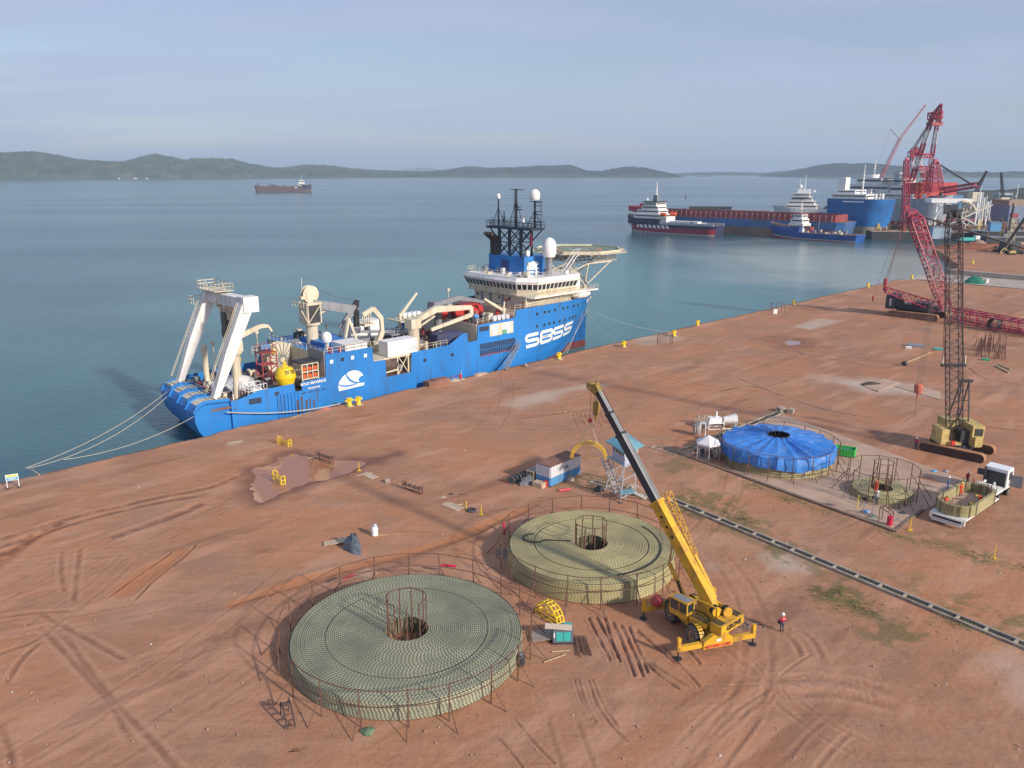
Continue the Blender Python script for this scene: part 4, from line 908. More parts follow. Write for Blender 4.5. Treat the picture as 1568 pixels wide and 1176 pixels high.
t_ = container('shipping_container', 'white container cabin standing higher and further inboard behind the other white box', -51.2, -44.6, 1.2, 4.0, 7.6, 10.6, M_PWHITE)
MB().box(sx(-48.4), sx(-47.6), 1.1, 1.14, 8.8, 9.6).obj('cabin_window', M_GLASS, t_)
container('shipping_container', 'dark navy container on deck beside the sloping blue bulwark', -37.8, -31.6, -7.6, -5.1, 5.22, 7.8, M_CONTB)
container('shipping_container', 'small mauve grey container beyond the red deck machinery', -29.4, -26.6, 3.6, 6.2, 9.2, 11.6, M('mauve_grey', (0.35, 0.28, 0.33), .6))
MB().box(sx(-52), sx(-40), 0, 5, 5.2, 7.6).obj('deck_house', M_GREY, ship)
b = MB().box(sx(-45.6), sx(-40), -3.8, -.4, 8.2, 8.4).beam((sx(-51.5), -2, 9.6), (sx(-43.5), -2.2, 8.6), .4, .5); b.rail([(sx(-45), -3.8, 8.4), (sx(-40.5), -3.8, 8.4)], 1.1, .05, .8)
for k in range(5): b.beam((sx(-45.4 + k * 1.2), -3.6, 5.2), (sx(-45.4 + k * 1.2), -3.6, 8.3), .14)
b.obj('catwalk', M_GREY, ship)
# folded cream crane amidships
b = MB().cyl((sx(-42.2), -6, 5.2), (sx(-42.2), -6, 9.6), 1.05, n=14); b.cyl((sx(-42.2), -6, 7.6), (sx(-42.2), -6, 7.8), 1.15, n=14); b.box(sx(-43.4), sx(-41.2), -7.1, -4.9, 9.6, 11.4); b.cyl((sx(-41), -8.2, 5.2), (sx(-41), -8.2, 7.2), .35, n=8); cr2 = b.obj('deck_crane', M_CREAM, ship)
b = MB().beam((sx(-42.6), -6, 10.6), (sx(-36.8), -6.2, 12.7), 1.0, .8, .9, 1.2); b.beam((sx(-36.8), -6.2, 12.6), (sx(-28.4), -6.4, 12.0), .9, 1.2, .7, .8); b.beam((sx(-28.4), -6.4, 12.1), (sx(-28.3), -6.4, 10.3), .6, .8)
b.beam((sx(-28.5), -6.8, 10.6), (sx(-39.0), -7.2, 9.0), .5, .75, .4, .6); b.beam((sx(-41.8), -6.6, 9.6), (sx(-37.6), -6.6, 11.4), .3); b.obj('crane_jib', M_CREAM, cr2)
b = MB().beam((sx(-40.2), 1, 5.2), (sx(-40.2), 1, 11.2), .5); b.beam((sx(-40.2), 1, 10.8), (sx(-36.0), 1, 14.8), .5, .6, .35, .4); b.box(sx(-41.4), sx(-33), -1, 4, 9.8, 10.0); b.rail([(sx(-41.4), -1, 10), (sx(-33), -1, 10)], 1, .05, 1); b.obj('small_davit', M_CREAM, ship)
b = MB().beam((sx(-19.9), -6.8, 9), (sx(-19.9), -6.8, 10.9), .7, .7); b.beam((sx(-19.9), -6.8, 10.4), (sx(-24.4), -6.0, 13.2), .5, .6, .35, .4); b.beam((sx(-19.9), -6.8, 10.8), (sx(-19.7), -6.8, 12.2), .3); b.obj('rescue_davit', M_CREAM, ship)
def rafts(label, s0, y, z, n, group):
    for k in range(n):
        t = thing('life_raft', label % ['first', 'second', 'third', 'fourth', 'fifth'][k], 'life raft', quay(s0 + k * 1.15, y + 12, z), QA, group)
        MB().lathe([(.25, -.75), (.48, -.6), (.5, 0), (.48, .6), (.25, .75)], (0, 0, .5), 12, 'y').obj('canister', M_PWHITE, t, smooth=True)
        MB().box(-.4, .4, -.5, .5, 0, .12).obj('cradle', M_CREAM, t)
rafts('%s white life raft canister from the stern end of the row below the bridge', -19.2 - 5.2, -8.6, 9.05, 4, 'life rafts on the near side of the ship')
rafts('%s white life raft canister from the stern on the platform by the upright davit', -38.5, 2.2, 10.02, 5, 'life rafts beside the upright davit')
# red winches and orange boat gear before the house
b = MB()
for s, y, r in ((-31, 0, 1.2), (-27.6, -1.0, 1.1), (-24.4, -2, 1.3), (-22.3, -1.2, 1.0)):
    b.lathe([(.3, -1.0), (r, -1.0), (r, -.8), (r * .6, -.75), (r * .6, .75), (r, .8), (r, 1.0), (.3, 1.0)], (sx(s), y, 10.3), 14, 'y')
b.box(sx(-26), sx(-21.4), -1.2, 1.4, 9, 11.6)
for k in range(8): b.beam((sx(-26 + k * .6), -1.3, 9), (sx(-25.7 + k * .6), -1.3, 11.8), .1)
b.box(sx(-28.8), sx(-25.6), -3.8, -2.6, 9.1, 9.9); b.obj('red_winch', M_RED, ship)
b = MB().beam((sx(-33.5), -1.0, 12.4), (sx(-27), -1.2, 13.2), .9, .9); b.beam((sx(-27), -1.2, 13.2), (sx(-20.5), -1.4, 11.6), .9, .9, .5, .5); b.cyl((sx(-32.4), -1, 5.2), (sx(-32.4), -1, 12.0), .8, n=10); b.box(sx(-34), sx(-32), -2, 0, 11, 13); b.obj('grey_deck_crane', M_GREY, ship)
MB().ball((sx(-28.0), -7.6, 10.2), .6, 10, 6).obj('blue_float', M('float_blue', (.12, .3, .6), .4), ship)
# deckhouse and bridge --------------------------------------------------
xa = sx(-14.7)
MB().box(xa, sx(0.5), -8.0, 8.2, 10.55, 12.75).obj('deckhouse', M_CREAM, ship)
for y, z0 in ((-1.5, 10.6), (2.4, 10.6), (5.2, 10.6)): MB().box(xa - .06, xa, y, y + .9, z0, z0 + 2.0).obj('cabin_door', M_GREY, ship)
for y in (-3.4, -.2, 6.8): MB().box(xa - .05, xa + .1, y, y + .6, 11.5, 12.2).obj('cabin_window', M_GLASS, ship)
MB().box(xa - .1, xa, -2.6, -2.0, 11.2, 11.8).box(xa - .1, xa, -7.6, -7.0, 10.9, 11.6).obj('fire_locker', M_RED, ship)
# tier 2
t2 = [(sx(-15.4), 9.6), (sx(-15.4), -6.0), (sx(-13.0), -9.3), (sx(1.6), -9.6), (sx(4), -6), (sx(4), 9.6)]
MB().prism(t2, 12.75, 13.0).obj('bridge_deck', M_CREAM, ship)
MB().prism([(sx(-14.7), -8.0), (sx(6.0), -8.0), (sx(6.0), -10.0), (sx(-14.0), -10.0)], 12.45, 12.75).obj('side_walkway', M_WHITE, ship)
t3 = [(sx(-14.9), 9.8), (sx(-15.2), 0), (sx(-14.9), -5.6), (sx(-12.2), -8.9), (sx(-1.0), -9.2), (sx(2.6), -6), (sx(3.0), 9.4)]
def tier(poly, z0, z1, grow, mat, name):
    cx = sum(p[0] for p in poly) / len(poly); cy = sum(p[1] for p in poly) / len(poly); n = len(poly)
    top = [(cx + (p[0] - cx) * grow, cy + (p[1] - cy) * grow) for p in poly]
    b_ = MB(); b_.add([(p[0], p[1], z0) for p in poly] + [(p[0], p[1], z1) for p in top], [tuple(range(n)), tuple(range(2 * n - 1, n - 1, -1))] + [(i, i + n, (i + 1) % n + n, (i + 1) % n) for i in range(n)])
    return b_.obj(name, mat, ship), top
_, p1 = tier(t3, 13.0, 14.05, 1.02, M_CREAM, 'bridge_wall')
_, p2 = tier(p1, 14.05, 15.2, 1.05, M_GLASS, 'bridge_glazing')
# mullions
b = MB()
def inter(poly, k, n, grow, z): pass
cx = sum(p[0] for p in p1) / len(p1); cy = sum(p[1] for p in p1) / len(p1)
for a, c in zip(p1, p1[1:] + p1[:1]):
    L = math.hypot(c[0] - a[0], c[1] - a[1]); n = max(1, round(L / 1.15))
    for k in range(n):
        x, y = a[0] + (c[0] - a[0]) * k / n, a[1] + (c[1] - a[1]) * k / n; gx, gy = cx + (x - cx) * 1.055, cy + (y - cy) * 1.055
        MB().beam((cx + (x - cx) * 1.004, cy + (y - cy) * 1.004, 14.05), (gx, gy, 15.2), .22, .14).obj('window_mullion', M_WHITE, ship)
_, p3 = tier([(cx + (p[0] - cx) * 1.02, cy + (p[1] - cy) * 1.02) for p in p2], 15.2, 15.75, 1.02, M_WHITE, 'bridge_eave')
_, p4 = tier(p3, 15.75, 16.5, .93, M_WHITE, 'bridge_roof')
b = MB(); b.rail([(p[0], p[1], 16.5) for p in p4], 1.1, .045, 1.5, True); b.obj('bridge_rail', M_CREAM, ship)
b = MB(); b.rail([(sx(-14.9), -9.9, 12.75), (sx(6), -9.9, 12.75)], 1.0, .045, 1.4); b.rail([(sx(-19.3), -9.6, 10.6), (sx(-15), -9.6, 10.6), (sx(-10), -9.7, 10.9), (sx(0), -9.7, 11.1), (sx(2.5), -8.9, 11.1)], 1.1, .045, 1.4); b.rail([(sx(-19.3), -9.4, 10.6), (sx(-19.3), 9.4, 10.6)], 1.1, .045, 1.4)
b.rail([(sx(-29.5), -9.7, 9.1), (sx(-19.7), -9.7, 9.4)], 1.0, .045, 1.5); b.rail([(sx(-45.4), -9.7, 6.1), (sx(-37.2), -9.7, 6.2)], 1.0, .045, 1.5); b.obj('deck_rails', M_CREAM, ship)
deck_clutter('roof_fitting', -14, 0, -7.5, 7.5, 16.5, [M_WHITE, M_CREAM, M_GREY], 13, 33, 1.2)
deck_clutter('roof_fitting', -63, -54.5, -3.5, 9, 8.25, [M_CREAM, M_GREY, M_DGREY], 8, 35, 1.3)
for k, (s_, y_, h_) in enumerate([(-75.5, 6, 5), (-68, 5, 6), (-53, 7, 5), (-47, 6, 7), (-34, 6, 4), (-24, 6, 5), (-12, -6, 3), (-3, 5, 4)]): MB().beam((sx(s_), y_, 5 if s_ < -30 else 9 if s_ < -20 else 16.5), (sx(s_), y_, (5 if s_ < -30 else 9 if s_ < -20 else 16.5) + h_), .14).box(sx(s_) - .3, sx(s_) + .3, y_ - .2, y_ + .2, (5 if s_ < -30 else 9 if s_ < -20 else 16.5) + h_ - .5, (5 if s_ < -30 else 9 if s_ < -20 else 16.5) + h_).obj('lamp_post', M_CREAM, ship)
MB().box(sx(-2), sx(1), -9.0, -7.6, 13.0, 15.0).obj('wing_cabin', M_WHITE, ship)
lb = MB().lathe([(.1, -3), (.8, -2.4), (1.1, -1), (1.15, 1), (.8, 2.4), (.1, 3)], (sx(1.8), -8.6, 11.9), 12, 'x').obj('life_boat', M_ORANGE, ship, smooth=True)
lb.data.materials.clear(); lb.data.materials.append(M_WHITE)
# funnel
fp = [(sx(-10.9), 7.6), (sx(-10.9), -3.6), (sx(-6.8), -5.0), (sx(-4.5), -3.5), (sx(-4.5), 7.6)]
MB().prism(fp, 16.5, 20.4).obj('funnel_casing', M_BLUE2, ship)
MB().box(sx(-11.0), sx(-10.6), 1.2, 3.6, 16.6, 19.4).obj('casing_recess', M_DBLUE, ship)
def emblem_at(k):
    b_ = MB(); dvec = Vector((4.1, -1.4, 0)).normalized(); o_ = Vector((sx(-10.3), -3.84, 17.6)); nv = Vector((-1.4, -4.1, 0)).normalized()
    b_.add([o_ + dvec * (p[0] * k) + Vector((0, 0, p[1] * k)) + nv * .04 for p in EM], [tuple(range(len(EM)))]); b_.obj('funnel_emblem', M_PWHITE, ship)
    b_ = MB(); b_.add([o_ + dvec * a + Vector((0, 0, c)) + nv * .04 for a, c in ((.0, -.75), (3.0, -.75), (3.0, -.3), (0, -.3))], [(0, 1, 2, 3)]); b_.obj('funnel_emblem', M_PWHITE, ship)
emblem_at(.58)
# exhausts and lattice mast
b = MB()
for y in (6.6, 5.6, 4.7): b.beam((sx(-10.6), y, 20.3), (sx(-10.6), y, 24.0), .8, .9); b.beam((sx(-10.6), y, 23.6), (sx(-12.6), y + .4, 25.0), .8, .9, .7, .7)
b.obj('exhaust_stack', M('soot_brown', (.06, .045, .045), .8, var=.3), ship)
b = MB(); XL = (sx(-11), sx(-8)); YL = (3.4, -3.0)
legs = {}
for i, x in enumerate(XL):
    for j, y in enumerate((4.2, .6, -3.0)):
        b.beam((x, y, 20.4), (x, y * 1.0, 26.0), .3)
for x in XL:
    for ya, yb_ in ((4.2, .6), (.6, -3.0)):
        for z in (20.4, 23.2): b.beam((x, ya, z), (x, yb_, z + 2.8), .18); b.beam((x, yb_, z), (x, ya, z + 2.8), .18)
        b.beam((x, ya, 23.2), (x, yb_, 23.2), .18)
for y in (4.2, .6, -3.0):
    b.beam((XL[0], y, 20.4), (XL[1], y, 23.2), .16); b.beam((XL[1], y, 23.2), (XL[0], y, 26), .16)
b.beam((XL[0], 4.2, 23.5), (XL[0], 7.0, 26), .2); b.beam((XL[0], -3.0, 23.5), (XL[0], -6.0, 26), .2); b.beam((XL[1], -3.0, 23.5), (XL[1], -6.0, 26), .2)
b.cyl((XL[0], 4.0, 23), (XL[0], 4.0, 26), .35, n=6); b.obj('lattice_mast', M_MAST, ship)
b = MB().box(sx(-11.6), sx(-7.6), -6.4, 7.6, 26.0, 26.5)
b.rail([(sx(-11.6), -6.4, 26.5), (sx(-11.6), 7.6, 26.5), (sx(-7.6), 7.6, 26.5), (sx(-7.6), -6.4, 26.5)], 1.1, .06, 1.3, True); b.obj('mast_platform', M_MAST, ship)
b = MB()
def pole(y, z1, w_, tri=None, x=-9.6):
    b.beam((sx(x), y, 26.4), (sx(x), y, z1), w_, w_, w_ * .7, w_ * .7)
    if tri:
        for dy in (-tri, tri): b.beam((sx(x), y + dy, 26.5), (sx(x), y, 26.5 + (z1 - 26.5) * .68), .1)
        b.beam((sx(x), y - tri * .6, 28.5), (sx(x), y + tri * .6, 28.5), .08)
pole(5.8, 32.2, .32, 2.0); pole(4.0, 29.6, .24, .8); pole(0.2, 34.4, .42, 2.4); pole(-5.4, 32.0, .38, 2.2)
b.beam((sx(-9.6), -2, 34.2), (sx(-9.6), 1.9, 34.2), .14); b.beam((sx(-9.6), -1.2, 30.6), (sx(-9.6), 1.2, 30.6), .14); b.beam((sx(-9.6), -1.6, 30.1), (sx(-9.6), .4, 30.1), .2)
b.beam((sx(-9.6), .8, 26.5), (sx(-9.6), .8, 34), .09)
for z in (27, 27.8, 29.2, 29.8, 31, 31.6): b.box(sx(-10), sx(-9.2), -7.2, -5.4, z, z + .12); 
b.beam((sx(-9.6), -7.2, 26.6), (sx(-9.6), -7.2, 31.8), .1); b.beam((sx(-9.6), -4.0, 31.9), (sx(-9.6), -7.4, 31.9), .14); b.beam((sx(-9.6), 7.6, 26.5), (sx(-9.6), 7.6, 28.2), .1); b.beam((sx(-9.6), 8.8, 26.8), (sx(-9.6), 7, 26.6), .06)
b.obj('antenna_masts', M_MAST, ship)
dome(-9.6, 5.8, 32.2, .42, 1.1, ped=False); dome(-9.6, -5.4, 32.2, 1.05, 2.2, ped=False); dome(-7.0, -7.2, 20.4, 1.5, 4.1, ped=False).data.name = 'radome'; dome(-9.9, -3.6, 20.5, .5, 1.3)
dome(-10.2, 8.4, 17.2, .35, .6); dome(-13, -4.6, 16.8, .45, .7)
MB().beam((sx(-9.6), -1.5, 28.6), (sx(-9.6), -3.4, 28.8), .3, .2).box(sx(-10), sx(-9.2), -1.9, -1.2, 27.4, 28.3).obj('radar_scanner', M_PWHITE, ship)
MB().box(sx(-9.7), sx(-9.6), -4.6, -4.0, 22.6, 25.0).obj('signal_flag', M('flag_crimson', (.45, .03, .12), .7), ship)
MB().cyl((sx(-7.0), -7.2, 16.5), (sx(-7.0), -7.2, 20.4), .7, n=8).obj('radome_pedestal', M_GREY, ship)
# helideck over the bow
hc = Vector((sx(12.0), 1.5, 20.2)); hr = 10.3
oct_ = [(hc.x + hr * math.cos(R(22.5 + 45 * k)), hc.y + hr * math.sin(R(22.5 + 45 * k))) for k in range(8)]
hd = MB().prism(oct_, 19.85, 20.2).obj('helideck', M_GREEN, ship)
def ring(c, r0, r1, z, name, mat, par, n=40):
    b_ = MB(); vs = []
    for k in range(n): a = 2 * math.pi * k / n; vs += [(c.x + r0 * math.cos(a), c.y + r0 * math.sin(a), z), (c.x + r1 * math.cos(a), c.y + r1 * math.sin(a), z)]
    b_.add(vs, [(2 * k, 2 * k + 1, (2 * k + 3) % (2 * n), (2 * k + 2) % (2 * n)) for k in range(n)]); return b_.obj(name, mat, par)
ring(hc, 5.0, 5.7, 20.206, 'landing_circle', M('paint_orange', (.62, .25, .10), .7), hd)
b = MB(); 
for q in ((-1.6, -2.0, -1.0, 2.0), (1.0, -2.0, 1.6, 2.0), (-1.0, -.3, 1.0, .3)): b.add([(hc.x + q[0], hc.y + q[1], 20.21), (hc.x + q[2], hc.y + q[1], 20.21), (hc.x + q[2], hc.y + q[3], 20.21), (hc.x + q[0], hc.y + q[3], 20.21)], [(0, 1, 2, 3)])
b.obj('landing_letter_h', M_PWHITE, hd)
b = MB()
for a, c in zip(oct_, oct_[1:] + oct_[:1]):
    pa, pc = Vector((*a, 20.25)), Vector((*c, 20.25)); b.beam(pa, pc, .35, .6)
b.obj('deck_edge_line', M_CREAM, hd)
b = MB()
for a, c in zip(oct_, oct_[1:] + oct_[:1]):
    pa, pc = Vector((*a, 20.0)), Vector((*c, 20.0)); o1, o2 = (pa - hc), (pc - hc); o1.z = o2.z = 0; o1.normalize(); o2.normalize()
    for k in range(6): q = pa.lerp(pc, k / 5); oo = o1.lerp(o2, k / 5); b.beam(q, q + oo * 1.5 + Vector((0, 0, .15)), .1)
    b.beam(pa + o1 * 1.5, pc + o2 * 1.5, .1); b.beam(pa + o1 * .8, pc + o2 * .8, .06)
b.obj('safety_net', M_CREAM, hd)
b = MB()
for i in range(-4, 5):
    y = hc.y + i * 2.1; L = math.sqrt(max(1, hr * hr - (i * 2.1) ** 2)) * .92
    b.beam((hc.x - L, y, 19.7), (hc.x + L, y, 19.7), .2, .35)
    if i % 2 == 0:
        b.beam((hc.x - L * .8, y, 18.2), (hc.x + L * .7, y, 18.2), .22)
        n = 9
        for k in range(n): xa_, xb_ = hc.x - L * .8 + L * 1.5 * k / n, hc.x - L * .8 + L * 1.5 * (k + .5) / n; b.beam((xa_, y, 18.2), (xb_, y, 19.6), .12); b.beam((xb_, y, 19.6), (xa_ + L * 1.5 / n, y, 18.2), .12)
b.obj('helideck_truss', M('truss_beige', (.36, .33, .27), .6, var=.2), hd)
b = MB()
for y in (-7.0, -1.5, 5.0, 9.5):
    b.beam((sx(5.8), y * .8, 11.0), (sx(5.8), y, 18.0), .28); b.beam((sx(5.8), y, 13.6), (sx(13.5), y, 18.0), .22); b.beam((sx(5.8), y, 18.0), (sx(14), y, 18.0), .25); b.beam((sx(0), y, 17.6), (sx(5.8), y, 12.5), .2); b.beam((sx(0), y, 16.6), (sx(5.8), y, 18), .22)
for z in (13.6, 18.0): b.beam((sx(5.8), -7.0, z), (sx(5.8), 9.5, z), .22)
b.beam((sx(5.8), -7, 13.6), (sx(5.8), -1.5, 18), .18); b.beam((sx(5.8), -1.5, 13.6), (sx(5.8), -7, 18), .18); b.beam((sx(5.8), 5, 13.6), (sx(5.8), -1.5, 18), .18)
b.obj('helideck_struts', M_CREAM, hd)
b = MB()
for dy in (0, 1.1): 
    b.beam((sx(-1.2), -6.8 + dy, 16.6), (sx(3.6), -6.0 + dy, 20.2), .14); b.beam((sx(-1.2), -6.8 + dy, 17.6), (sx(3.6), -6.0 + dy, 21.2), .08)
for k in range(12): f = k / 11; b.beam((sx(-1.2 + 4.8 * f), -6.8 + .8 * f, 16.6 + 3.6 * f), (sx(-1.2 + 4.8 * f), -5.7 + .8 * f, 16.6 + 3.6 * f), .08)
b.obj('helideck_stair', M_WHITE, hd)
MB().beam((sx(14.4), 0, 8.6), (sx(12), 0, 11.7), 1.2, .6).lathe([(.2, -.2), (1.0, -.2), (1.0, .2), (.2, .2)], (sx(14.2), 0, 10.4), 12, 'y').obj('bow_sheave', M_CREAM, ship)
# gangway
g0 = thing('gangway', 'slanted aluminium gangway ladder from the quay up to the blue hull', 'gangway', quay(-25.8, -1.6), QA)
b = MB(); a_, c_ = Vector((0, 0, .15)), Vector((6.4, 2.8, 3.9))
for off in (Vector((.0, -.45, 0)), Vector((.0, .45, 0))):
    b.beam(a_ + off, c_ + off, .12, .22); b.beam(a_ + off + Vector((0, 0, 1)), c_ + off + Vector((0, 0, 1)), .07)
    for k in range(9): p = a_.lerp(c_, k / 8) + off; b.beam(p, p + Vector((0, 0, 1)), .05)
b.obj('side_rails', M('aluminium', (.45, .46, .47), .4, metal=.6), g0)
b = MB()
for k in range(16): p = a_.lerp(c_, (k + .5) / 16); b.cbox(p, (.28, .9, .05))
b.obj('treads', M_GREY, g0)
# mooring lines
def sag(p, q, s_, n=14): p, q = Vector(p), Vector(q); return [p.lerp(q, i / n) - Vector((0, 0, 4 * s_ * (i / n) * (1 - i / n))) for i in range(n + 1)]
def rope(p, q, s_, r, label, mat=M_ROPE, group=None):
    o = MB().tube(sag(p, q, s_), r, 4).obj('mooring_line', mat, None, origin=Vector(p)); tag(o, label, 'rope', group); return o
BL = spot(40, 722)
rope(quay(-83.6, 17.5, 3.2), BL + Vector((0, 0, .5)), 1.2, .045, 'long pale mooring line from the stern to the sign post, upper of the pair')
rope(quay(-83.6, 16.6, 3.0), BL + Vector((.4, -.2, .5)), 1.9, .045, 'long pale mooring line from the stern, sagging just below its twin')
rope(quay(-84.2, 3.5, 2.6), spot(98, 708) + Vector((0, 0, .4)), 1.2, .04, 'thin pale stern line with a red splice running low to the quay edge')
rope(quay(-81, 1.95, 2.2), quay(-60.5, -.7, .5), .9, .09, 'thick pale rope sagging along the blue stern to the paired bollards')
rope(quay(9.5, 9, 7), spot(868, 545) + Vector((0, 0, .6)), .3, .045, 'bow line from the ship down to the single bollard at its bow')
rope(quay(9.8, 8.6, 6.6), spot(863, 546) + Vector((0, 0, .6)), .5, .045, 'second bow line close beside the first at the ship bow')
rope(quay(12, 12, 7), spot(951, 530) + Vector((0, 0, .5)), 1.0, .03, 'faint long line from the bow to the nearer bollard along the quay')
rope(quay(12, 13, 7), spot(1030, 512) + Vector((0, 0, .5)), 1.2, .03, 'faint longest line from the bow to the farther bollard along the quay')
# ================================================================ CABLE COILS
def cable_material(name, c1, c2, period=0.34, frac=0.0):
    m = bpy.data.materials.new(name); m.use_nodes = True; n = m.node_tree; B = n.nodes['Principled BSDF']; B.inputs['Roughness'].default_value = .6
    a = n.nodes.new('ShaderNodeAttribute'); a.attribute_name = 'along'
    s1 = n.nodes.new('ShaderNodeMath'); s1.operation = 'MULTIPLY'; s1.inputs[1].default_value = 2 * math.pi / period; n.links.new(a.outputs['Fac'], s1.inputs[0])
    s2 = n.nodes.new('ShaderNodeMath'); s2.operation = 'SINE'; n.links.new(s1.outputs[0], s2.inputs[0])
    mr = n.nodes.new('ShaderNodeMapRange'); mr.inputs[1].default_value = -.35 + frac; mr.inputs[2].default_value = .35 + frac; n.links.new(s2.outputs[0], mr.inputs[0])
    g = n.nodes.new('ShaderNodeNewGeometry'); nz = n.nodes.new('ShaderNodeTexNoise'); nz.inputs['Scale'].default_value = .45; nz.inputs['Detail'].default_value = 4; n.links.new(g.outputs['Position'], nz.inputs[0])
    mx1 = n.nodes.new('ShaderNodeMix'); mx1.data_type = 'RGBA'; mx1.inputs[6].default_value = (*[x * .8 for x in c1], 1); mx1.inputs[7].default_value = (*[x * 1.2 for x in c1], 1)
    mr2 = n.nodes.new('ShaderNodeMapRange'); mr2.inputs[1].default_value = .35; mr2.inputs[2].default_value = .65; n.links.new(nz.outputs[0], mr2.inputs[0]); n.links.new(mr2.outputs[0], mx1.inputs[0])
    mx = n.nodes.new('ShaderNodeMix'); mx.data_type = 'RGBA'; mx.inputs[6].default_value = (*c2, 1); n.links.new(mx1.outputs[2], mx.inputs[7]); n.links.new(mr.outputs[0], mx.inputs[0])
    n.links.new(mx.outputs[2], B.inputs['Base Color']); return m
M_CABLE = cable_material('yellow_black_cable', (0.31, 0.305, 0.195), (0.12, 0.13, 0.10), .30, -.1)
M_CABLE2 = cable_material('olive_cable', (0.44, 0.375, 0.18), (0.235, 0.215, 0.115), .30, -.1)
M_RUSTY = M('rusty_steel', (0.135, 0.070, 0.048), .85, var=.35, scale=3)
M_CORE = M('coil_core', (0.16, 0.15, 0.085), .9, var=.3)
def cable_obj(name, rings, rc, mat, parent, segs=110, up=True, wall=False):
    "rings: list of (radius, z). Tubes of cable, half round, with the running length kept for the stripes"
    co, fa, al = [], [], []; L = 0.0
    prof = [(-1, .25), (-.5, .72), (.5, .72), (1, .25)] if not wall else [(.15, -1), (.65, -.5), (.65, .5), (.15, 1)]
    for (r, z) in rings:
        o = len(co); n = segs; np_ = len(prof)
        for i in range(n + 1):
            a = 2 * math.pi * i / n; 
            for j, (pr_, pz) in enumerate(prof):
                rr = r + pr_ * rc; co.append((rr * math.cos(a), rr * math.sin(a), z + pz * rc)); al.append(L + r * a + j * .045)
        for i in range(n):
            for j in range(np_ - 1): fa.append((o + i * np_ + j, o + (i + 1) * np_ + j, o + (i + 1) * np_ + j + 1, o + i * np_ + j + 1))
        L += 2 * math.pi * r
    me_ = bpy.data.meshes.new(name); me_.from_pydata(co, [], fa); me_.materials.append(mat); me_.polygons.foreach_set('use_smooth', [True] * len(fa))
    at = me_.attributes.new('along', 'FLOAT', 'POINT'); at.data.foreach_set('value', al); me_.update()
    o_ = bpy.data.objects.new(name, me_); COL.objects.link(o_); o_.parent = parent; return o_
def coil(label, c, Rr, r0, Hh, mat, pitch=.165, dome=0.12, group='coils of subsea cable on the yard'):
    t = thing('cable_coil', label, 'cable coil', (c[0], c[1], 0), 0, group)
    rings = []; n = int((Rr - r0) / pitch)
    rnd = random.Random(int(Rr * 10))
    for k in range(n):
        r = r0 + k * pitch; f = r / Rr; z = Hh + dome * math.sin(min(1, (1 - f) * 2.2) * math.pi / 2) - .05 - (.07 if abs(f - .69) < .012 else 0) - (.05 if abs(f - .90) < .01 and Rr > 9 else 0) + rnd.uniform(-.012, .012)
        rings.append((r, z))
    cable_obj('top_layer', rings, pitch * .56, mat, t, 120)
    rings = []; nl = int(Hh / pitch)
    for k in range(nl): rings.append((Rr - .04 - .10 * (k / nl) + .03 * rnd.uniform(-1, 1), .1 + k * pitch))
    cable_obj('outer_wall', rings, pitch * .6, mat, t, 120, wall=True)
    nn = 48; b_ = MB(); vs = []
    for r, z in ((Rr - .12, 0), (Rr - .18, Hh - .02), (r0 + .05, Hh + dome * .8 - .1), (r0 + .02, 0)):
        for i in range(nn): a = 2 * math.pi * i / nn; vs.append((r * math.cos(a), r * math.sin(a), z))
    b_.add(vs, [(j * nn + i, j * nn + (i + 1) % nn, (j + 1) * nn + (i + 1) % nn, (j + 1) * nn + i) for j in range(3) for i in range(nn)]); b_.obj('coil_body', M_CORE, t)
    return t
def ringfence(label, c, Rr, n, h, group, name='ring_fence', brace=1.5, bh=1.7, rails=(1.0, .58), a0=0.0, gap=(), inward=False, cat='fence', seed=0, r_=.055):
    t = thing(name, label, cat, (c[0], c[1], 0), 0, group); rn = random.Random(seed + n)
    pts = []
    post_mesh = MB().cyl((0, 0, -.1), (0, 0, h), r_, n=5).obj('post', M_RUSTY, t); first = True
    brm = None
    for k in range(n):
        a = a0 + 2 * math.pi * k / n + rn.uniform(-.02, .02); r = Rr + rn.uniform(-.08, .08); x, y = r * math.cos(a), r * math.sin(a)
        lx, ly = rn.uniform(-.10, .10), rn.uniform(-.10, .10); pts.append((x, y, a, lx, ly))
        p = post_mesh if k == 0 else post_mesh.copy()
        if k: COL.objects.link(p)
        p.location = (x, y, 0); p.rotation_euler = (-ly / h, lx / h, 0)
        if brace:
            if brm is None: brm = MB().cyl((0, 0, bh), (brace, 0, -.05), r_ * .85, n=4).obj('brace', M_RUSTY, t); q = brm
            else: q = brm.copy(); COL.objects.link(q)
            q.location = (x, y, 0); q.rotation_euler = (0, 0, a + rn.uniform(-.15, .15) + (math.pi if inward else 0))
    for lev in rails:
        P = []
        seg = []
        for k in range(n):
            x, y, a, lx, ly = pts[k]; x2, y2, a2, lx2, ly2 = pts[(k + 1) % n]
            if k in gap: 
                if len(seg) > 1: P.append(seg)
                seg = []; continue
            for j in range(5):
                f = j / 4; am = a + ((a2 - a) % (2 * math.pi)) * f; rr = math.hypot(x, y) * (1 - f) + math.hypot(x2, y2) * f
                sg = -.05 * math.sin(f * math.pi)
                seg.append((rr * math.cos(am) + (lx * (1 - f) + lx2 * f) * lev, rr * math.sin(am) + (ly * (1 - f) + ly2 * f) * lev, h * lev + sg - .04))
        if len(seg) > 1: P.append(seg)
        for s_ in P: MB().tube(s_, r_ * .72, 4).obj('rail', M_RUSTY, t)
    return t
C1, C2, C3, C4 = (-8.7, 58.4), (7.9, 73.1), (35.9, 101.9), (44.9, 90.3)
coil('nearest and widest coil, grey green striped cable with two darker rings on top', C1, 9.55, 1.85, 1.35, M_CABLE)
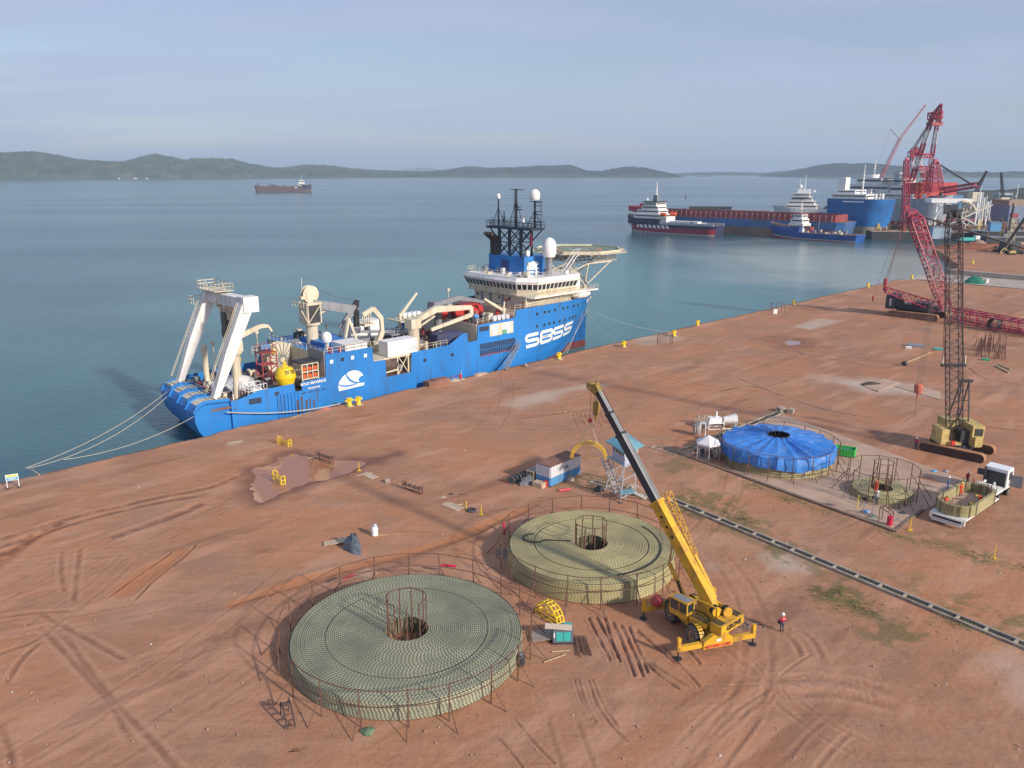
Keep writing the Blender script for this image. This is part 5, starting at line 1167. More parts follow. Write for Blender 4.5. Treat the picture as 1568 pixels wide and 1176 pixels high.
coil('olive yellow coil behind the yellow crane boom', C2, 8.35, 1.75, 1.9, M_CABLE2)
coil('coil under the blue tarpaulin, only its olive wall showing', C3, 6.95, 1.5, 2.2, M_CABLE2, .2)
coil('low small coil inside tall rusty posts on the concrete slab', C4, 3.65, 1.35, .75, M_CABLE2)
G_F = 'rusty ring fences round the coils'
ringfence('rusty post and rail ring round the nearest coil', C1, 10.35, 20, 3.1, G_F, a0=.12, gap=(0, 19), seed=1)
ringfence('rusty post and rail ring round the olive coil behind the crane', C2, 9.2, 18, 3.2, G_F, a0=.2, gap=(0,), seed=2)
ringfence('rusty ring fence standing round the blue tarpaulin', C3, 7.75, 18, 3.3, G_F, a0=.1, gap=(), seed=3, brace=1.2, rails=(1.0, .3))
ringfence('tall rusty ring of splayed posts round the low small coil', C4, 4.1, 12, 3.6, G_F, a0=.25, gap=(5,), seed=4, brace=1.7, bh=2.2, rails=(1.0,))
G_C = 'post cages in the middle of the coils'
ringfence('rusty cage of posts rising from the centre hole of the nearest coil', C1, 1.6, 9, 4.4, G_C, name='centre_cage', brace=.9, bh=2.0, rails=(1.0,), inward=True, cat='cage', seed=5, gap=(6, 7), r_=.06)
ringfence('rusty cage of posts rising from the centre of the olive coil', C2, 1.55, 9, 4.3, G_C, name='centre_cage', brace=.9, bh=2.0, rails=(1.0,), inward=True, cat='cage', seed=6, r_=.06)
ringfence('rusty cage of posts in the middle of the low small coil', C4, 1.15, 8, 4.2, G_C, name='centre_cage', brace=.8, bh=2.2, rails=(1.0, .55), inward=True, cat='cage', seed=7, r_=.055)
# loose cable bights lying on the olive coil and the near coil
b = MB().tube([(C2[0] - 5.6 + 1.2 * math.cos(a), C2[1] + .9 + 1.6 * math.sin(a) * .6, 2.1) for a in [R(k * 30) for k in range(3, 12)]] + [(C2[0] - 2, C2[1] + .2, 2.1)], .06, 4)
tag(b.obj('loose_rope', M_BLACK, None, origin=(C2[0] - 4, C2[1], 2.05)), 'loose loop of dark rope lying on the left of the olive coil', 'rope')
b = MB().tube([(C2[0] + 6.9 * math.cos(R(a)), C2[1] + 6.9 * math.sin(R(a)), 2.02) for a in range(-75, 40, 9)], .06, 4)
tag(b.obj('loose_rope', M_BLACK, None, origin=(C2[0] + 5, C2[1] - 4, 2.0)), 'dark rope curving round the crane side of the olive coil', 'rope')
# blue tarpaulin with radial folds
tb = thing('tarpaulin_cover', 'big round bright blue tarpaulin with a dark hole in its middle', 'tarpaulin', (C3[0], C3[1], 0))
M_TBLUE = M('tarp_blue', (0.035, 0.19, 0.58), .45, var=.16, scale=.9, dirt=(0.22, 0.36, 0.62), amt=.5, dscale=1.1, bump=.6)
NF = 20; n = NF * 8; vs = []; rr_l = [1.45, 2.2, 3.2, 4.4, 5.6, 6.6, 7.3, 7.45, 7.5, 7.52, 7.48]
rn = random.Random(4); amp = [rn.uniform(.2, 1.7) for _ in range(NF)]; low = [rn.uniform(-.15, .15) for _ in range(NF)]
for j, r in enumerate(rr_l):
    for i in range(n):
        a = 2 * math.pi * i / n; k = i // 8; f = (i % 8) / 8; fold = math.sin(f * math.pi)
        q = (r - 1.45) / 5.85
        if j <= 6: z = 3.75 - .85 * min(1, q) - .34 * fold * amp[k] * math.sin(min(1, q) * math.pi * .8 + .25); rad = r - (.22 * fold if j >= 6 else 0)
        else: z = 2.9 - (j - 6) * .42 - .1 * fold * amp[k] + low[k] * (j - 6) * .25; rad = r - .25 * fold + .05 * math.sin(a * 37 + j)
        z += .06 * math.sin(11 * a + 3 * r) + .05 * math.sin(23 * a - 5 * r) * q; vs.append((rad * math.cos(a), rad * math.sin(a), z))
MB().add(vs, [(j * n + i, (j + 1) * n + i, (j + 1) * n + (i + 1) % n, j * n + (i + 1) % n) for j in range(len(rr_l) - 1) for i in range(n)]).obj('sheet', M_TBLUE, tb, smooth=True)
b = MB()
for i in range(16): a = 2 * math.pi * i / 16; b.cyl((1.4 * math.cos(a), 1.4 * math.sin(a), 2.2), (1.4 * math.cos(a), 1.4 * math.sin(a), 3.75), .05, n=4)
b.tube([(1.45 * math.cos(R(a)), 1.45 * math.sin(R(a)), 3.76) for a in range(0, 360, 20)], .06, 4, True); b.obj('hole_frame', M_DGREY, tb)
# ================================================================ CONCRETE SLAB AND DRAINS
M_SLAB = M('sandy_slab', (0.45, 0.31, 0.225), .88, var=.12, scale=.35, dirt=(0.34, 0.20, 0.135), amt=.6, dscale=.22)
M_CURB = M('stained_curb', (0.20, 0.135, 0.10), .9, var=.3, scale=.7)
M_OLDC = M('old_concrete', (0.36, 0.31, 0.25), .9, var=.2, scale=1.2, dirt=(0.16, 0.10, 0.07), amt=.6, dscale=.8)
SL = [spot(1040, 696), spot(1370, 815), spot(1412, 783), spot(1500, 744), spot(1200, 636)]
b = MB().prism([tuple(p)[:2] for p in SL], -.4, .12); struct(b.obj('concrete_slab', M_SLAB))
a_, c_ = SL[0], SL[1]; struct(MB().beam(a_ + Vector((0, 0, .02)), c_ + Vector((0, 0, .02)), .45, .5).obj('slab_kerb', M_CURB))
a_, c_ = SL[1], SL[2]; struct(MB().beam(a_ + Vector((0, 0, .03)), c_ + Vector((0, 0, .03)), .3, .46).obj('slab_kerb', M_CURB))
struct(MB().prism([tuple(spot(u, v))[:2] for u, v in [(1052, 706), (1368, 820), (1400, 826), (1600, 880), (1600, 870), (1420, 822), (1395, 800), (1372, 822)]], -.3, -.06).obj('ditch_floor', M_CURB))
def drain(name, label, A, Bp, wd, step, mat=M_OLDC, hh=.22):
    A, Bp = Vector(A), Vector(Bp); d = (Bp - A); L = d.length; ang = math.atan2(d.y, d.x)
    t = thing(name, label, 'drain', (A.x, A.y, 0), ang)
    for s_ in (-1, 1): MB().box(0, L, s_ * wd / 2 - .11, s_ * wd / 2 + .11, -.3, hh).obj('channel_wall', mat, t)
    MB().box(0, L, -wd / 2, wd / 2, -.32, .035).obj('channel_floor', M('drain_bed', (0.055, 0.05, 0.04), .9, var=.4, scale=1.5), t)
    cb = None; n = int(L / step)
    for k in range(n + 1):
        if cb is None: cb = MB().box(-.11, .11, -wd / 2 + .1, wd / 2 - .1, .0, hh - .02).obj('cross_beam', mat, t); q = cb
        else: q = cb.copy(); COL.objects.link(q)
        q.location = (min(L - .1, .1 + k * step), 0, 0)
    return t
drain('drain_channel', 'long open concrete drain with cross beams running off to the right edge', spot(1026, 766), spot(1600, 1003), .9, 2.35)
drain('drain_channel', 'short broken drain under the watchtower stairs', spot(905, 738), spot(1015, 770), .9, 2.6)
drain('drain_channel', 'open drain running back from the slab corner beside the blue tarpaulin', spot(1042, 694), spot(1195, 632), 1.1, 3.0)
drain('drain_channel', 'stub of drain at the left tip of the slab', spot(1000, 685), spot(1040, 697), 1.3, 2.4)
for u, v, sz, rz, lab in [(1196, 630, 1.3, .3, 'pale broken concrete block at the far end of the drain'), (1211, 632, 1.1, .9, 'lone pale concrete block right of the far end of the drain')]:
    b = MB().cbox((0, 0, .35), (sz, sz * .7, .7), .1); o = b.obj('concrete_block', M_OLDC); o.location = spot(u, v); o.rotation_euler = (.06, .04, rz); tag(o, lab, 'block')
# ================================================================ ROUGH TERRAIN CRANE
M_CY = M('crane_yellow', (0.66, 0.37, 0.022), .5, var=.10, scale=.9, dirt=(0.24, 0.13, 0.06), amt=.75, dscale=1.1, lo=.46, hi=.66)
M_BOOMK = M('boom_black', (0.035, 0.040, 0.05), .45, var=.2, scale=.5)
M_BOOMG = M('boom_top_grey', (0.26, 0.27, 0.27), .5, var=.15, scale=.6)
CA = R(107)
rc = thing('mobile_crane', 'yellow rough terrain crane with black telescopic boom, outriggers spread', 'crane', (15.7, 60.55, 0), CA)
CF, CL = Vector((math.cos(CA), math.sin(CA), 0)), Vector((-math.sin(CA), math.cos(CA), 0))
def cl(P): P = Vector(P) - Vector((15.7, 60.55, 0)); return Vector((P.dot(CF), P.dot(CL), P.z))
MB().box(-3.3, 3.3, -.55, .55, .75, 1.45).obj('chassis', M_CY, rc)
MB().box(-1.2, 1.2, -1.25, 1.25, 1.0, 1.5).obj('side_deck', M_CY, rc)
TY = MB().lathe([(.45, -.32), (.85, -.32), (.92, -.2), (.92, .2), (.85, .32), (.45, .32)], (0, 0, 0), 22, 'y')
w0 = None
for x in (-1.95, 1.95):
    for y in (-1.2, 1.2):
        wt = MB(); wt.v = list(TY.v); wt.f = list(TY.f); wt.k = list(TY.k)
        o = wt.obj('wheel', M('tyre_grey', (0.13, 0.115, 0.105), .9, var=.3, scale=3), rc); o.location = (x, y, .92)
        MB().lathe([(.12, -.27), (.40, -.34), (.40, .34), (.12, .27)], (0, 0, 0), 14, 'y').obj('rim', M_CY, o)
        b = MB()
        for k in range(20):
            a = 2 * math.pi * k / 20
            for s_ in (-1, 1): b.cbox((.93 * math.cos(a + .07 * s_), .17 * s_, .93 * math.sin(a + .07 * s_)), (.11, .26, .11))
        b.obj('tread', M_BLACK, o)
        # fender
        b = MB(); P = []
        for k in range(7): a = R(20 + 140 * k / 6); P.append((x + 1.16 * math.cos(a), .92 + 1.06 * math.sin(a)))
        vs = []
        y0, y1 = (y - .30, y + .12) if y > 0 else (y - .12, y + .30)
        for q in P: vs += [(q[0], y0, q[1]), (q[0], y1, q[1]), (q[0] * 1, y0, q[1] - .06), (q[0], y1, q[1] - .06)]
        fs = []
        for k in range(6): o4 = k * 4; fs += [(o4, o4 + 4, o4 + 5, o4 + 1), (o4 + 2, o4 + 3, o4 + 7, o4 + 6), (o4, o4 + 2, o4 + 6, o4 + 4), (o4 + 1, o4 + 5, o4 + 7, o4 + 3)]
        b.add(vs, fs); fo = b.obj('fender', M_CY, rc)
        for k in range(9): a = R(35 + 110 * k / 8); MB().cbox((x + 1.19 * math.cos(a), y - (.09 if y > 0 else -.09), .92 + 1.09 * math.sin(a)), (.08, .34, .03)).obj('grip_strip', M_BLACK, fo)
for x, nm in ((-3.35, 'rear'), (2.95, 'front')):
    b = MB().box(x - .3, x + .3, -1.35, 1.35, .6, 1.3)
    if nm == 'rear': b.ext([(x - .32, -1.3, 1.3), (x - .32, -.6, 1.75), (x - .32, .6, 1.75), (x - .32, 1.3, 1.3)], (.4, 0, 0))
    og = b.obj('outrigger_box', M_CY, rc)
    for s_ in (-1, 1):
        MB().box(x - .17, x + .17, s_ * 1.35, s_ * 3.45, .72, 1.15).obj('outrigger_beam', M_CY, og)
        MB().box(x - .14, x + .14, s_ * 3.3, s_ * 3.58, .7, 1.9).obj('jack_housing', M_CY, og)
        MB().cyl((x, s_ * 3.44, .05), (x, s_ * 3.44, .75), .08, n=6).cyl((x, s_ * 3.44, .0), (x, s_ * 3.44, .07), .32, n=10).obj('jack_leg', M_DGREY, og)
    if nm == 'rear': 
        MB().box(x - .35, x - .3, -1.1, 1.1, .68, .95).obj('warning_stripe', M('stripe_orange', (.5, .12, .03), .6), og); MB().box(x - .37, x - .33, -.2, .25, 1.2, 1.4).obj('number_plate', M_PWHITE, og)
MB().ball((2.95, 2.2, 1.5), .55, 12, 7).obj('fender_ball', M('faded_red_ball', (.45, .05, .05), .5), rc)
# superstructure frame turned along the boom
FT, TP = Vector((16.7, 59.5, 2.95)), Vector((7.6, 70, 19.0)); BD = (TP - FT).normalized()
up_ang = math.atan2(TP.y - FT.y, TP.x - FT.x)
up_ = bpy.data.objects.new('upper_works', None)
sf = Vector((math.cos(up_ang), math.sin(up_ang), 0)); sl_ = Vector((-math.sin(up_ang), math.cos(up_ang), 0))
def U(x, y, z): return cl(Vector((15.7, 60.55, 0)) + sf * x + sl_ * y + Vector((0, 0, z)))
class UB(MB):
    def ubox(s, x0, x1, y0, y1, z0, z1):
        return s.add([U(x, y, z) for z in (z0, z1) for x, y in ((x0, y0), (x1, y0), (x1, y1), (x0, y1))], [(3, 2, 1, 0), (4, 5, 6, 7), (0, 1, 5, 4), (1, 2, 6, 5), (2, 3, 7, 6), (3, 0, 4, 7)])
MB().cyl((0, 0, 1.4), (0, 0, 1.75), 1.0, n=20).obj('turntable', M_DGREY, rc)
UB().ubox(-2.2, 1.6, -1.1, 1.1, 1.7, 2.1).ubox(-2.4, -.4, -.55, -.3, 2.0, 3.3).ubox(-2.4, -.4, .3, .55, 2.0, 3.3).obj('slewing_frame', M_CY, rc)
cw = UB().ubox(-3.6, -2.5, -1.6, 1.6, 1.75, 2.55).obj('counterweight', M_CY, rc)
for s_ in (-1, 1):
    for k in range(5): UB().ubox(-3.4 + .19 * k, -3.32 + .19 * k, s_ * 1.5, s_ * .75, 2.55, 2.6).obj('grip_strip', M_BLACK, cw)
txt = text_mesh('GROVE', .62, 'maker_lettering', M_BLACK, cw, U(-3.63, -.1, 2.15), (R(90), 0, up_ang - CA - R(90)), bold=.02)
b = UB()
for y in (-.75, .55): b.lathe([(.1, -.35), (.42, -.35), (.42, .35), (.1, .35)], U(-2.6 + .6 * (y > 0), y * .5, 2.9), 12, 'x')
b.obj('winch_drums', M_CY, rc); 
b = UB()
for y in (-.75, .55): b.lathe([(.3, -.2), (.44, -.2), (.44, .2), (.3, .2)], U(-2.6 + .6 * (y > 0), y * .5, 2.9), 12, 'x')
b.obj('winch_rope', M_BLACK, rc)
cab = UB().ubox(-.3, 1.5, .8, 1.75, 1.75, 2.25).obj('operator_cab', M_CY, rc)
UB().ubox(-.2, 1.45, .85, 1.72, 2.25, 3.15).obj('cab_glass', M_GLASS, cab)
b = UB()
for x in (-.28, .55, 1.5):
    for y in (.82, 1.74): b.beam(U(x, y, 2.2), U(x, y, 3.25), .09)
b.ubox(-.35, 1.58, .76, 1.8, 3.15, 3.26); b.obj('cab_frame', M_CY, cab)
UB().ubox(-.2, 1.3, .9, 1.65, 3.27, 3.3).obj('roof_grille', M_GREY, cab)
UB().ubox(-2.2, -.5, .8, 1.7, 1.75, 2.2).obj('engine_deck', M_CY, rc)
for k in range(8): UB().ubox(-2.1 + k * .2, -2.0 + k * .2, .85, 1.65, 2.2, 2.24).obj('grip_strip', M_BLACK, rc)
for k in range(6): UB().ubox(1.7 + k * .2, 1.8 + k * .2, -.6, .6, 1.75, 1.8).obj('grip_strip', M_BLACK, rc)
# boom
f1, f2, f3 = .455, .77, .87
def bp_(f, off=0.0): return cl(FT.lerp(TP, f)) + off * (cl(FT + BD.cross(sl_).normalized() * -1) - cl(FT))
upb = (cl(FT + BD.cross(-sl_)) - cl(FT)).normalized(); 
if upb.z < 0: upb = -upb
sid = (cl(FT + sl_) - cl(FT)).normalized()
boom = MB().beam(bp_(-.03), bp_(f1), .72, .95, .72, .95, up=upb).obj('boom_base_section', M_CY, rc)
MB().beam(bp_(f1 - .008), bp_(f1 + .003), .9, 1.12, up=upb).obj('boom_collar', M_CY, boom)
for a_, c_, ww in ((f1, f2, .60), (f2, f3, .50), (f3, .985, .42)):
    bb = MB().beam(bp_(a_), bp_(c_), ww, ww * 1.25, up=upb).obj('boom_section', M_BOOMK, rc)
    pa, pc = bp_(a_) + upb * (ww * .625 + .01), bp_(c_) + upb * (ww * .625 + .01); MB().beam(pa, pc, ww * .98, .02, up=upb).obj('boom_top_plate', M_BOOMG, bb)
    MB().beam(bp_(c_ - .006), bp_(c_ + .004), ww * 1.15, ww * 1.4, up=upb).obj('boom_collar', M_BOOMK, bb)
hdm = M('boom_head_ochre', (.30, .20, .05), .6, var=.3, scale=2)
b = MB().beam(bp_(.975), bp_(1.01), .6, .8, up=upb).beam(bp_(1.0) - upb * .1, bp_(1.03) - upb * .55, .62, .5, up=upb).lathe([(.1, -.3), (.35, -.3), (.35, .3), (.1, .3)], bp_(1.01) - upb * .45, 12, 'x')
b.tube([bp_(1.0) + upb * .5 + sid * .2, bp_(1.02) + upb * .75, bp_(1.03) + upb * .5 - sid * .2], .05, 4); b.obj('boom_head', hdm, rc)
b = MB()
for f in (.30, .345, .39): b.cyl(bp_(f) + sid * .36, bp_(f) + sid * .38, .14, n=8); b.cyl(bp_(f) - sid * .36, bp_(f) - sid * .38, .14, n=8)
b.obj('boom_holes', M_BLACK, boom)
# luffing ram
MB().cyl(U(.9, 0, 2.0), U(3.1, 0, 5.1), .2, n=10).obj('luffing_ram', M_CY, rc); 
MB().cyl(U(3.1, 0, 5.1), bp_(.31), .12, n=8).obj('ram_rod', M('chrome_rod', (.5, .5, .5), .2, metal=.9), rc)
MB().cyl(U(1.0, .3, 2.0), U(1.9, .3, 4.0), .1, n=6).obj('hydraulic_hoses', M_BLACK, rc)
MB().tube([U(-1.8, .6, 2.1), U(-1.2, .9, 2.6), U(-.4, .7, 2.3), U(.6, .5, 2.4)], .05, 4).tube([U(-2.2, -.6, 2.2), U(-1.0, -.95, 2.7), U(.2, -.8, 2.2)], .06, 4).obj('loose_hoses', M_BLACK, rc); MB().cyl(U(-1.6, -.9, 2.1), U(-1.6, -.9, 3.0), .1, n=6).obj('exhaust', M_RUSTY, rc); MB().cyl(bp_(.46) + upb * .55, bp_(1.0) + upb * .6, .03, n=3).obj('hoist_line', M_WIRE, rc)
for s_ in (-.9, .2, 1.1): MB().cbox((-3.72 if s_ < 2 else 0, s_, .82), (.04, .35, .12)).obj('tail_lamp', M_RED, rc)
# stowed lattice jib on the right flank of the boom
js = -sid
P0, P1 = bp_(.06) + js * .75 + upb * .1, bp_(.47) + js * 1.15 + upb * .35
jb = MB().lattice(bp_(.20) + js * .8 + upb * .15, P1, .45, .5, .75, .8, 10, .045, .028, up=upb, sides=(0, 1, 2, 3)).obj('lattice_jib', M_CY, rc)
MB().beam(bp_(.05) + js * .7 + upb * .1, bp_(.20) + js * .8 + upb * .15, .32, .4, up=upb).beam(bp_(.02) + js * .66, bp_(.05) + js * .7, .3, .5).obj('jib_foot', M_CY, jb)
# hoist ropes, block, ball and the lifted cable arch
hd = TP + Vector((.15, .1, -.4)); hk = Vector((hd.x, hd.y, hd.z - 0.9))
b = MB()
for dx_ in (-.18, -.06, .06, .18): b.cyl(cl(hd + Vector((dx_, 0, 0))), cl(hk + Vector((dx_, 0, 0))), .018, n=3)
b.cyl(cl(hd + Vector((-.55, 0, .3))), cl(Vector((hd.x - .55, hd.y, hk.z - 1.8))), .02, n=3); b.obj('hoist_ropes', M_WIRE, rc)
hb_ = MB().lathe([(.05, 0), (.3, -.15), (.34, -.6), (.3, -1.2), (.12, -1.5), (.08, -1.9)], cl(hk), 10).obj('hook_block', hdm, rc)
ball_p = Vector((hd.x - .55, hd.y, hk.z - 1.9)); MB().ball(cl(ball_p), .22, 10, 6).obj('hook_ball', M_RED, rc)
ar = thing('cable_arch', 'yellow half round roller arch hanging from the crane hook over the white hut', 'cable arch', (ball_p.x - .05, ball_p.y, ball_p.z - 4.0), R(-6))
RA = 1.7
def archpts(r, y, n=18): return [(r * math.cos(math.pi * k / n), y, r * .98 * math.sin(math.pi * k / n) + .3) for k in range(n + 1)]
for y in (-.22, .22):
    for r in (RA, RA - .24): MB().tube(archpts(r, y), .028, 4).obj('arch_rail', M_YEL, ar)
rl = MB().cyl((-.0, -.2, 0), (0, .2, 0), .055, n=6).obj('roller', M_CY, ar)
for k in range(25):
    q = rl if k == 0 else rl.copy()
    if k: COL.objects.link(q)
    a = math.pi * (k + .5) / 25; q.location = ((RA - .13) * math.cos(a), 0, (RA - .13) * .98 * math.sin(a) + .3)
b = MB().cyl((0, 0, .3), (0, 0, RA - .1), .025, n=4)
b.cyl((-RA + .1, 0, .3), (RA - .1, 0, .3), .02, n=4); b.obj('spacer_bar', M_CY, ar)
sl_m = MB(); top = Vector((.05, 0, 3.9)); sl_m.cyl(top, (-.9, 0, 1.7), .035, n=4).cyl(top, (.8, 0, 1.78), .035, n=4); sl_m.obj('lifting_sling', M_ROPE, ar)
# ================================================================ PEOPLE
def person_mesh(pose, jacket, trousers, skin=(0.30, 0.17, 0.11)):
    key = (pose, jacket.name, trousers.name)
    sk = {'stand': {'pelvis': (0, 0, .92), 'waist': (0, .01, 1.08), 'chest': (0, 0, 1.32), 'neck': (0, .01, 1.50), 'head': (0, .03, 1.64), 'headt': (0, .03, 1.75), 'shL': (.19, 0, 1.42), 'elL': (.27, -.02, 1.15), 'haL': (.26, .10, .92), 'shR': (-.19, 0, 1.42), 'elR': (-.28, -.02, 1.15), 'haR': (-.25, .10, .92), 'hipL': (.10, 0, .90), 'knL': (.12, .03, .50), 'anL': (.12, -.02, .09), 'toL': (.13, .14, .05), 'hipR': (-.10, 0, .90), 'knR': (-.12, .05, .50), 'anR': (-.13, .02, .09), 'toR': (-.15, .17, .05)},
          'bend': {'pelvis': (0, -.15, .88), 'waist': (0, .0, 1.0), 'chest': (0, .25, 1.08), 'neck': (0, .42, 1.10), 'head': (0, .54, 1.10), 'headt': (0, .62, 1.12), 'shL': (.19, .34, 1.08), 'elL': (.22, .42, .82), 'haL': (.16, .55, .62), 'shR': (-.19, .34, 1.08), 'elR': (-.22, .42, .82), 'haR': (-.14, .58, .64), 'hipL': (.10, -.14, .86), 'knL': (.13, .02, .48), 'anL': (.13, -.12, .09), 'toL': (.14, .05, .05), 'hipR': (-.10, -.14, .86), 'knR': (-.13, .06, .48), 'anR': (-.14, -.05, .09), 'toR': (-.15, .11, .05)},
          'sit': {'pelvis': (0, 0, .48), 'waist': (0, .0, .62), 'chest': (0, .04, .86), 'neck': (0, .06, 1.04), 'head': (0, .10, 1.18), 'headt': (0, .10, 1.28), 'shL': (.19, .03, .97), 'elL': (.25, .12, .74), 'haL': (.12, .34, .66), 'shR': (-.19, .03, .97), 'elR': (-.25, .12, .74), 'haR': (-.12, .34, .66), 'hipL': (.10, .04, .46), 'knL': (.14, .44, .50), 'anL': (.14, .46, .09), 'toL': (.14, .60, .05), 'hipR': (-.10, .04, .46), 'knR': (-.14, .44, .50), 'anR': (-.14, .46, .09), 'toR': (-.14, .60, .05)}}[pose]
    rad = {'pelvis': .15, 'waist': .135, 'chest': .165, 'neck': .06, 'head': .09, 'headt': .075, 'sh': .075, 'el': .052, 'ha': .042, 'hip': .10, 'kn': .068, 'an': .048, 'to': .042}
    names = list(sk); ix = {k: i for i, k in enumerate(names)}
    ed = [('pelvis', 'waist'), ('waist', 'chest'), ('chest', 'neck'), ('neck', 'head'), ('head', 'headt')]
    for s_ in 'LR': ed += [('chest', 'sh' + s_), ('sh' + s_, 'el' + s_), ('el' + s_, 'ha' + s_), ('pelvis', 'hip' + s_), ('hip' + s_, 'kn' + s_), ('kn' + s_, 'an' + s_), ('an' + s_, 'to' + s_)]
    me_ = bpy.data.meshes.new('person_body'); me_.from_pydata([sk[k] for k in names], [(ix[a], ix[c]) for a, c in ed], [])
    o = bpy.data.objects.new('tmp', me_); COL.objects.link(o); md = o.modifiers.new('skin', 'SKIN')
    for k, v in zip(names, me_.skin_vertices[0].data):
        r = rad.get(k, rad.get(k[:-1], .06)); v.radius = (r, r * .8 if k in ('chest', 'waist', 'pelvis') else r); v.use_root = k == 'pelvis'
    sb = o.modifiers.new('sub', 'SUBSURF'); sb.levels = 1; sb.render_levels = 1
    dg = bpy.context.evaluated_depsgraph_get(); dg.update(); m_ = bpy.data.meshes.new_from_object(o.evaluated_get(dg)); bpy.data.objects.remove(o)
    m_.materials.clear()
    for mt in (trousers, jacket, M('skin_brown', skin, .6, var=.05), M_BLACK): m_.materials.append(mt)
    P = {k: Vector(v) for k, v in sk.items()}
    for f in m_.polygons:
        c = f.center; best = min(P, key=lambda k: (P[k] - c).length)
        if best in ('neck', 'head', 'headt', 'haL', 'haR'): f.material_index = 2
        elif best[:2] in ('hi', 'kn', 'pe'): f.material_index = 0
        elif best[:2] in ('an', 'to'): f.material_index = 3
        else: f.material_index = 1
        f.use_smooth = True
    m_.name = 'person_body'; return m_, P
def person(label, loc, rz, pose, jacket, trousers, hat, group=None):
    t = thing('person', label, 'person', loc, rz, group); m_, P = person_mesh(pose, jacket, trousers)
    o = bpy.data.objects.new('body', m_); COL.objects.link(o); o.parent = t
    h = P['headt']; d_ = (P['headt'] - P['head']).normalized(); c = P['head'] + d_ * .06
    if hat:
        hb2 = MB().lathe([(.175, -.01), (.16, .01), (.135, .015), (.125, .08), (.08, .13), (.01, .145)], (0, 0, 0), 14).obj('hard_hat', hat, t, smooth=True); hb2.location = c
        if pose == 'bend': hb2.rotation_euler = (R(-70), 0, 0)
    return t
J_RED = M('jacket_red', (.50, .012, .045), .8, var=.1); J_OR = M('overalls_orange', (.72, .085, .02), .8, var=.1); J_BL = M('overalls_blue', (.04, .13, .40), .8, var=.1); J_DG = M('jacket_dark_green', (.03, .07, .05), .8, var=.1)
T_NV = M('trousers_navy', (.06, .075, .12), .8, var=.1); H_W = M('helmet_white', (.85, .85, .85), .35, var=.02); H_O = M('helmet_orange', (.75, .12, .02), .4, var=.02); H_Y = M('helmet_yellow', (.75, .5, .03), .4)
pr_ = person('worker in red jacket and white helmet standing alone right of the yellow crane', spot(1197, 968), R(20), 'stand', J_RED, T_NV, H_W)
MB().cbox((-.26, .1, .98), (.12, .28, .30)).obj('shoulder_bag', M_BLACK, pr_); MB().cbox((0, -.135, 1.32), (.26, .02, .04)).obj('reflective_band', H_W, pr_)
person('worker in orange overalls standing on the low small coil', Vector((C4[0] - 1.6, C4[1] - 1.9, .8)), R(-60), 'stand', J_OR, J_OR, H_O)
person('worker in blue overalls and white helmet by the cable filled truck', spot(1450, 752) + Vector((0, 0, .12)), R(-120), 'stand', J_BL, J_BL, H_W)
TRK = Vector((52.9, 85.4, 0))
TA = R(40.5)
def trk(x, y, z): return TRK + Vector((math.cos(TA) * x - math.sin(TA) * y, math.sin(TA) * x + math.cos(TA) * y, z))
person('worker in orange overalls standing in the far side of the truck pan', trk(.2, 1.2, 1.35), R(200), 'stand', J_OR, J_OR, H_Y)
person('worker in bright orange bending over the near left rim of the truck pan', trk(-4.6, 1.0, 1.35), R(-40), 'bend', J_OR, J_OR, H_Y)
person('worker in orange crouching at the right wall of the truck pan', trk(-.2, -1.1, 1.2), R(100), 'bend', J_OR, J_OR, H_Y)
person('worker in dark green leaning over the near right corner of the truck pan', trk(-3.4, -1.2, 1.3), R(150), 'bend', J_DG, T_NV, H_Y)
person('worker in red jacket between the truck cab and the crawler crane', spot(1480, 742), R(200), 'stand', J_RED, T_NV, H_W)
person('worker in red jacket and white helmet beside the left end of the crawler track', spot(1402, 688), R(120), 'stand', J_RED, T_NV, H_W)
person('white helmeted worker in grey walking by the floodlight stands', spot(1342, 775) + Vector((0, 0, .12)), R(30), 'stand', M('grey_shirt', (.3, .32, .33), .8), T_NV, H_W)
# ================================================================ FLATBED TRUCK WITH CABLE PAN
tk = thing('truck', 'white cabbed truck carrying an oval pan walled with olive cable', 'truck', TRK, TA)
MB().box(-5.6, 9.2, -.5, .5, .7, 1.0).obj('chassis', M_DGREY, tk)
MB().box(-6.1, 3.4, -1.85, 1.85, 1.0, 1.18).obj('trailer_bed', M_WHITE, tk)
MB().box(-6.4, -6.15, -1.85, 1.85, .55, 1.12).box(-6.5, -6.38, -1.6, 1.6, .35, .5).obj('rear_bumper', M_WHITE, tk)
MB().box(-6.43, -6.38, -1.5, 1.5, .72, .95).obj('bumper_panel', M_DGREY, tk)
for x in (-4.8, -3.7, 4.2, 5.5, 8.4):
    for y in (-1.05, 1.05):
        o = MB().lathe([(.25, -.2), (.5, -.2), (.5, .2), (.25, .2)], (0, 0, 0), 14, 'y').obj('wheel', M_BLACK, tk); o.location = (x, y, .5); MB().lathe([(.05, -.18), (.26, -.23), (.26, .23), (.05, .18)], (0, 0, 0), 10, 'y').obj('rim', M_GREY, o)
